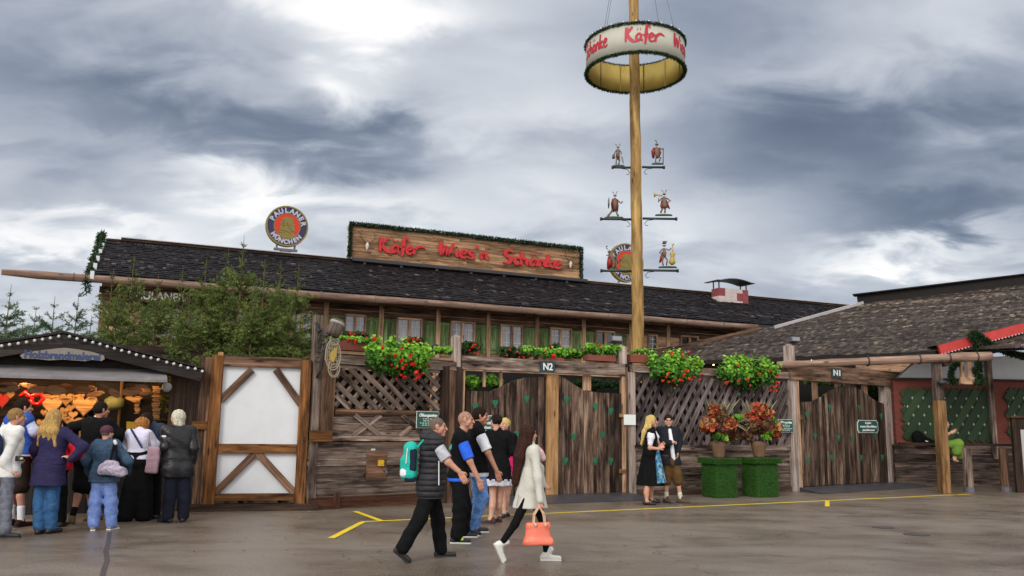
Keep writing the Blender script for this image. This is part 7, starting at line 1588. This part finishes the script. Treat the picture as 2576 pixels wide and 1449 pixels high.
prop('handbag','coral dome-shaped leather handbag with cream handles carried by the woman in the grey coat','handbag',def_(1258,1205),[('bag',CORAL,[_cone(def_(1250,1040),def_(1260,1200),(1,0,0),.125,.045,.168,.075),_rbox(tov(def_(1259,1185)),((1,0,0),(0,1,0),(0,0,1)),(.170,.072,.035),.03),_cap(def_(1185,1062),def_(1320,1064),.034,.034)],.0085,.03,.002),
 ('handle',plain('cream_leather',C(.62,.42,.28),.5,.1),[_cap(def_(*a,-.05),def_(*b,-.03),.009,.009) for a,b in (((1222,1050),(1226,980)),((1226,980),(1262,915)),((1262,915),(1290,970)),((1290,970),(1302,1050)))]+[_cap(def_(*a,.05),def_(*b,.03),.009,.009) for a,b in (((1212,1045),(1218,970)),((1218,970),(1256,912)),((1256,912),(1300,965)),((1300,965),(1312,1045)))]+[_cap(def_(x,1050,-.065),def_(x,1062,-.07),.016,.013) for x in (1234,1310)],.006,.008,0)])
# ---- couple
p=Person('blonde woman in a black dirndl with white puff sleeves and blue patterned apron',cE,(322,185),(318,352),(305,640),-10,-20,
 {'r':(300,580,-.05,408,588,-.14,.7,440,570),'l':(400,520,.0,420,560,-.18,.7,448,540)},{'r':(262,1090,-.02,('f',262,1268,-8)),'l':(312,1080,.05,('f',318,1245,-5))},0,.95,1.,bare=True)
p.top('bodice',BLK,.010,.1,-.03); zk=AT(*cE(300,1030),p.Y0).z
p.skirt('skirt',BLK,p.hip.z+.16,zk,.14,.13,.25,.285,13,.04,dx=-.01)
for s_ in 'rl': p.wear('puff_sleeve',WHT,[_ell(p.sh[s_].lerp(p.el[s_],.28),AX,(.075,.07,.085)),_cap(p.sh[s_].lerp(p.el[s_],.45),p.sh[s_].lerp(p.el[s_],.75),.062,.05),_cap(p.sh[s_],p.sh[s_].lerp(p.el[s_],.3),.06,.07)],.009,.03,noise=.004,nf=40)
p.wear('blouse_front',WHT,[_cap(p.neck+p.f*.06-Vector((0,0,.07)),p.neck+p.f*.12-Vector((0,0,.16)),.05,.045)],.01,.02)
AP,nt,b_=newmat('blue_patterned_apron'); vo=nt.nodes.new('ShaderNodeTexVoronoi'); vo.inputs['Scale'].default_value=13; nt.links.new(nt.nodes.new('ShaderNodeTexCoord').outputs['Object'],vo.inputs['Vector']); nt.links.new(ramp(nt,vo.outputs['Distance'],[(.2,C(.008,.012,.03)),(.32,C(.01,.12,.32)),(.42,C(.02,.3,.5)),(.52,C(.01,.03,.08)),(.66,C(.2,.35,.4))]),b_.inputs['Base Color'])
za=AT(*cE(400,995),p.Y0).z; p.wear('apron',AP,[_cone(Vector((p.hip.x+.12,p.hip.y-.1,p.hip.z+.05)),Vector((p.hip.x+.215,p.hip.y-.12,za)),ang(55),.06,.05,.13,.09,7,.08)],.01,.01)
p.shoes('court_shoe',RUB,None,-.05,r=.033); p.hair(H_GOLD,('long',.50,.09,(-.13,0,0)))
p=Person('man with glasses in a black jacket, brown leather breeches and white socks',cE,(522,180),(520,335),(540,750),-80,-95,
 {'r':(440,560,-.02,545,515,-.22,.9,600,500),'l':(650,500,0,635,620,-.12,.5,632,665)},{'r':(498,900,-.02,('f',500,1240,-60)),'l':(625,900,-.05,('f',672,1243,-30))},1,1.02,bare=True)
p.top('shirt',WHT,.010,2.0,.02)
ln=(p.f); jx=p.top('jacket',cloth('charcoal_loden',C(.016,.018,.024),.85,.2),.024,1.97,.06,noise=.003)
p.wear('shirt_front',WHT,[_cap(p.neck+p.f*.10-Vector((0,0,.05)),p.neck+p.f*.172-Vector((0,0,.28)),.035,.045),_cap(p.neck+p.f*.168-Vector((0,0,.28)),p.hip+p.f*.14+p.r*-.03+Vector((0,0,.08)),.040,.045)],.01,.03)
p.collar('collar',WHT,.062,.035,.01)
BREE=cloth('brown_suede',C(.10,.055,.02),.85,.25,14); p.pants('leather_breeches',BREE,1.28,.026,.078,.070,.005); p.wear('breeches_flap',BREE,[_cap(p.hip+p.f*.13+Vector((0,0,.06)),p.hip+p.f*.15-Vector((0,0,.04)),.05,.04)],.01,.02)
p.socks(cloth('cream_wool',C(.62,.60,.48)),.78); p.shoes('ankle_boot',plain('brown_suede_boot',C(.09,.055,.035),.8,.25,20),RUB,.03); p.hair(H_BROWN,'short')
g=p.g; m=MB()
for s2 in (-1,1): m.tube([g(.105,s2*.032+.018*math.cos(t),.006+.013*math.sin(t)) for t in np.linspace(0,6.283,12)],.0025,4)
m.tube([g(.107,-.014,.008),g(.107,.014,.008)],.0025,4); m.build('glasses',M_BLACKM,p.o)
q=p.wr['r']+p.hand['r']*.08
# ---- stall group
p=Person('sandy-haired man in a white sweatshirt at the left edge holding a camera',cS,(172,85),(120,260),(60,700),55,35,
 {'r':(50,590,-.05,95,685,-.02,.6,150,700),'l':(60,520,.15,140,570,.2,.7)},{'r':(60,960,0,('f',45,1335,15)),'l':(-25,980,.05,('f',-45,1270,30))},0,1.0)
p.top('sweatshirt',cloth('white_sweatshirt',C(.66,.66,.64),.9,.06),.020,2.,.06,noise=.006); p.pants('trousers',cloth('washed_grey_denim',C(.12,.125,.15),.9,.4),1.95,.014,.066,.058,.006); p.shoes('shoe',RUB,RUB,0); p.hair(H_SAND,'short')
NAVY=cloth('navy_nylon_strap',C(.02,.03,.08)); p.wear('strap',NAVY,[_cap(p.sh['r']+Vector((0,0,.075))-p.r*.04,p.sh['r'].lerp(p.hip,.5)+p.r*.02-p.f*.02,.02,.02)],.009,.01)
bc=p.neck.lerp(p.hip,.45)-p.f*.2; prop('backpack','navy backpack on the man in the white sweatshirt at the left edge','backpack',bc-Vector((0,0,.2)),[('bag',NAVY,[_ell(bc,(p.f,p.r,U),(.09,.15,.22))],.012,.02,.003)])
cq=AT(*cS(180,565),p.wr['r'].y+.05); prop('camera_body','small black camera with a pale lens held in front of the white sweatshirt','camera',cq-Vector((0,0,.03)),[('body',RUB,[_rbox(tov(cq),((1,0,0),(0,1,0),(0,0,1)),(.06,.03,.035),.01)],.007,.01,0),('lens',plain('pale_lens',C(.45,.42,.3),.3,.1),[_cap(cq+Vector((.045,-.02,.0)),cq+Vector((.07,-.04,0)),.018,.018)],.006,.01,0)])
p=Person('man in a blue waistcoat, dark leather shorts and white socks at the stall',cS,(235,-8),(190,140),(190,540),60,45,
 {'r':(330,300,.05,300,400,.25,.4),'l':(20,330,.05,60,430,.25,.4)},{'r':(205,830,0,('f',195,1228,70)),'l':(110,830,.0,('f',105,1215,100))},0,1.03,bare=True)
p.top('shirt',cloth('pale_blue_shirt',C(.55,.60,.78)),.014,1.98,.0); p.top('waistcoat',cloth('blue_waistcoat',C(.03,.09,.36)),.024,0,-.03,sleeveless=True)
p.pants('leather_shorts',cloth('dark_brown_leather_shorts',C(.025,.014,.01),.7,.3),1.02,.02,.085,.08,.004); p.socks(WHT,.62); p.shoes('shoe',cloth('dark_red_brown_shoe',C(.035,.012,.012)),RUB,.02); p.hair(H_BROWN,'short')
p=Person('woman with long blonde hair, navy coat and jeans, hand on hip at the stall',cS,(540,90),(530,275),(480,640),80,75,
 {'l':(335,480,0,365,610,.16,.4),'r':(808,455,.0,690,570,-.02,.4,640,545)},{'l':(385,1000,0,('f',372,1295,100)),'r':(505,1000,0,('f',490,1290,70))},1,1.07,1.)
NV=cloth('navy_wool',C(.026,.022,.065),.85,.25); p.top('coat',NV,.018,2.,-.03,noise=.004); p.skirt('coat_skirt',NV,p.hip.z+.12,AT(*cS(480,825),p.Y0).z,.20,.15,.245,.21,5,.03)
p.pants('jeans',DENIMD,1.95,.012,.074,.062,.005); p.shoes('shoe',RUB,None,0); p.hair(H_BLOND,('long',.42,.16,(-.02,0,0)))
p=Person('person in a red jacket mostly hidden between the navy coat and the stall counter',cS,(560,170),(555,300),(540,640),90,90,
 {'l':(345,520,-.05,440,560,.1,.4),'r':(765,520,-.05,660,575,.0,.4)},{'l':(500,900,0,('f',470,1225,90)),'r':(600,900,0,('f',590,1225,90))},1,1.05,1.)
p.top('jacket',cloth('red_fleece',C(.60,.015,.03)),.03,2.,.05); p.pants('trousers',BLK,1.95,.012); p.shoes('shoe',RUB,None,0); p.hair(H_BROWN,'short')
p=Person('man in black jacket, black knee shorts and brown boots leaning arms spread at the stall',cS,(985,20),(950,185),(850,590),70,50,
 {'l':(700,265,.1,715,330,.42,.4),'r':(1150,330,.1,1130,430,.35,.4)},{'l':(785,830,0,('f',690,1195,120)),'r':(880,830,0,('f',868,1165,60))},2,1.08,bare=True)
p.top('jacket',BLK,.026,2.,.04,noise=.004); p.collar('collar',WHT,.060,.035,.02); p.pants('knee_shorts',BLK,1.02,.026,.088,.085,.004); p.socks(BLK,.72); p.shoes('boot',plain('brown_boot_leather',C(.10,.07,.03),.6,.3,20),RUB,.07,r=.046); p.hair(H_BROWN,'short')
p=Person('short person in a maroon knit cap, denim jacket and light blue jeans',cS,(1042,250),(1028,400),(1010,740),85,60,
 {'l':(835,590,0,860,700,.2,.4),'r':(1235,590,0,1225,700,.2,.4)},{'l':(925,980,0,('f',900,1258,110)),'r':(1075,980,0,('f',1072,1252,80))},1,1.10,1.)
p.top('denim_jacket',cloth('slate_denim_jacket',C(.045,.08,.13),.9,.35,24,.4),.026,2.,.08,noise=.006); p.pants('jeans',DENIML,1.96,.020,.084,.072,.008); p.shoes('sneaker',plain('grey_black_sneaker',C(.2,.2,.2),.6,.8,30),WSOLE,0); p.hair(H_GREY,'short'); p.hair(cloth('maroon_knit',C(.09,.035,.05)),'cap')
yb=p.Y0-.20; q=lambda x,y,d=0: AT(*cS(x,y),yb+d); BAGM=cloth('silver_patterned_fabric',C(.36,.32,.40),.5,.75,40,.4)
prop('shoulder_bag','silvery patterned shoulder bag hanging on the person in the maroon cap','handbag',q(1080,740),[('bag',BAGM,[_cap(q(1000,660),q(1175,690),.075,.07),_cap(q(985,690),q(1205,710),.05,.045),_cap(q(1040,620),q(1110,630),.06,.06)],.009,.03,.005),('base',BLK,[_cap(q(960,722),q(1220,730),.022,.022)],.009,.02,0),('strap',BLK,[_cap(q(1065,600),q(1110,400,.1),.017,.017),_cap(q(1130,610),q(1118,400,.1),.017,.017)],.009,.01,0),('buckle',WSOLE,[_cap(q(1110,400,.05),q(1118,420,.05),.024,.024)],.008,.01,0)])
p=Person('woman with curly auburn hair in a white shirt and wide black trousers',cT,(385,175),(380,300),(385,590),85,90,
 {'l':(235,470,.05,280,560,.3,.4),'r':(545,440,.05,570,500,.25,.4)},{'l':(300,860,0,('f',235,1172,95)),'r':(430,860,0,('f',415,1168,80))},1,1.10,1.,tilt=.12)
p.top('shirt',cloth('lilac_white_shirt',C(.62,.60,.74),.85,.08),.022,1.95,-.03,noise=.005); p.pants('trousers',BLK,1.95,.035,.10,.10,.004,flare=.01); p.shoes('shoe',RUB,None,0); p.hair(H_CURL,'curly')
p.wear('strap',NAVY,[_cap(p.sh['l'].lerp(p.neck,.4)+Vector((0,-.10,.06)),p.hip+Vector((.10,-.20,.22)),.016,.016)],.009,.01)
yb=p.Y0-.22; prop('tote_bag','dusty pink quilted tote bag on the shoulder of the curly-haired woman','handbag',q(0,0)*0+AT(*cT(515,705),yb),[('bag',cloth('dusty_pink_quilt',C(.34,.22,.26),.6,.3,30,.4),[_rbox(tov(AT(*cT(512,580),yb)),((1,0,-.06),(0,1,0),(.06,0,1)),(.098,.04,.205),.03)],.009,.02,.003),('strap',cloth('grey_strap',C(.3,.28,.3)),[_cap(AT(*cT(455,460),yb),AT(*cT(480,310),yb+.1),.012,.012),_cap(AT(*cT(560,460),yb),AT(*cT(500,310),yb+.1),.012,.012)],.009,.01,0)])
p=Person('person in a dark navy jacket half hidden behind the curly-haired woman, facing the stall',cT,(462,128),(500,235),(500,600),90,100,
 {'l':(400,400,.0,430,520,.1,.4),'r':(585,420,.0,560,520,.1,.4)},{'l':(480,880,0,('f',470,1150,90)),'r':(540,880,0,('f',540,1150,90))},0,1.0)
p.top('jacket',cloth('dark_navy_jacket',C(.03,.04,.07)),.02,2.,.05); p.pants('trousers',BLK,1.95); p.shoes('shoe',RUB,None,0); p.hair(H_BROWN,'bob')
p=Person('white-haired person in a shiny black jacket and dark trousers looking left at the stall',cT,(752,98),(765,265),(755,680),120,150,
 {'l':(640,450,-.02,640,540,.1,.4),'r':(905,470,-.05,890,600,.0,.4)},{'l':(675,930,0,('f',650,1185,160)),'r':(815,930,0,('f',800,1178,100))},0,1.07)
p.top('jacket',BLK2,.032,2.,.10,noise=.006,loose=.01); p.wear('arm_badge',WSOLE,[_cap(p.sh['l'].lerp(p.el['l'],.35)+Vector((-.02,-.085,0)),p.sh['l'].lerp(p.el['l'],.4)+Vector((.02,-.085,.01)),.018,.018)],.008,.01)
p.pants('trousers',cloth('midnight_trousers',C(.012,.014,.025)),1.96,.018,.078,.068,.004); p.shoes('shoe',RUB,None,0); p.hair(H_WHITE,'bob')
# ---- seated woman far right
p=Person('woman in a white blouse and lime green dress seated behind the tall post',c5n,(1075,868),(1052,912),(1058,1005),-15,-10,
 {'r':(1060,960,-.1,1105,940,-.15,.5),'l':(1080,960,.1,1118,935,.05,.5)},{'r':(1150,1000,-.1,('p',1132,1085,1165,1108)),'l':(1145,1004,.1,('p',1122,1085,1155,1108))},1,.95,1.,ht=22.9,bare=True)
p.top('blouse',WHT,.014,.9,-.05); LIME=cloth('lime_green_dress',C(.15,.27,.045)); p.wear('dress',LIME,p.torso(.016,.3,1.)+[_cap(p.hp[s_],p.kn[s_],.11,.10) for s_ in 'rl']+[_cap(p.kn[s_],p.kn[s_].lerp(p.an[s_],.5),.12,.13) for s_ in 'rl']+[_cap(p.kn['r'],p.kn['l'],.12,.12),_cap(p.kn['r'].lerp(p.kn['l'],.5),p.kn['r'].lerp(p.kn['l'],.5)-Vector((0,0,.28)),.13,.14)],.012,.05,noise=.004)
p.shoes('shoe',RUB,None,-.02,r=.036); p.hair(H_BLOND,'bob')
q=lambda x,y,d=0: AT(*c5(x,y),(KW.M@Vector((.5,-.2,0))).y+d); prop('duffel_bag','black bag lying on the wall rail left of the seated woman','bag',q(960,1020),[('bag',BLK,[_cap(q(925,960),q(930,975),.16,.17),_cap(q(930,970),q(1010,1000),.15,.10),_cap(q(1000,995),q(1045,1010),.08,.05)],.014,.04,.008),('tag',WSOLE,[_cap(q(970,985,-.16),q(980,988,-.16),.018,.018)],.008,.01,0)])
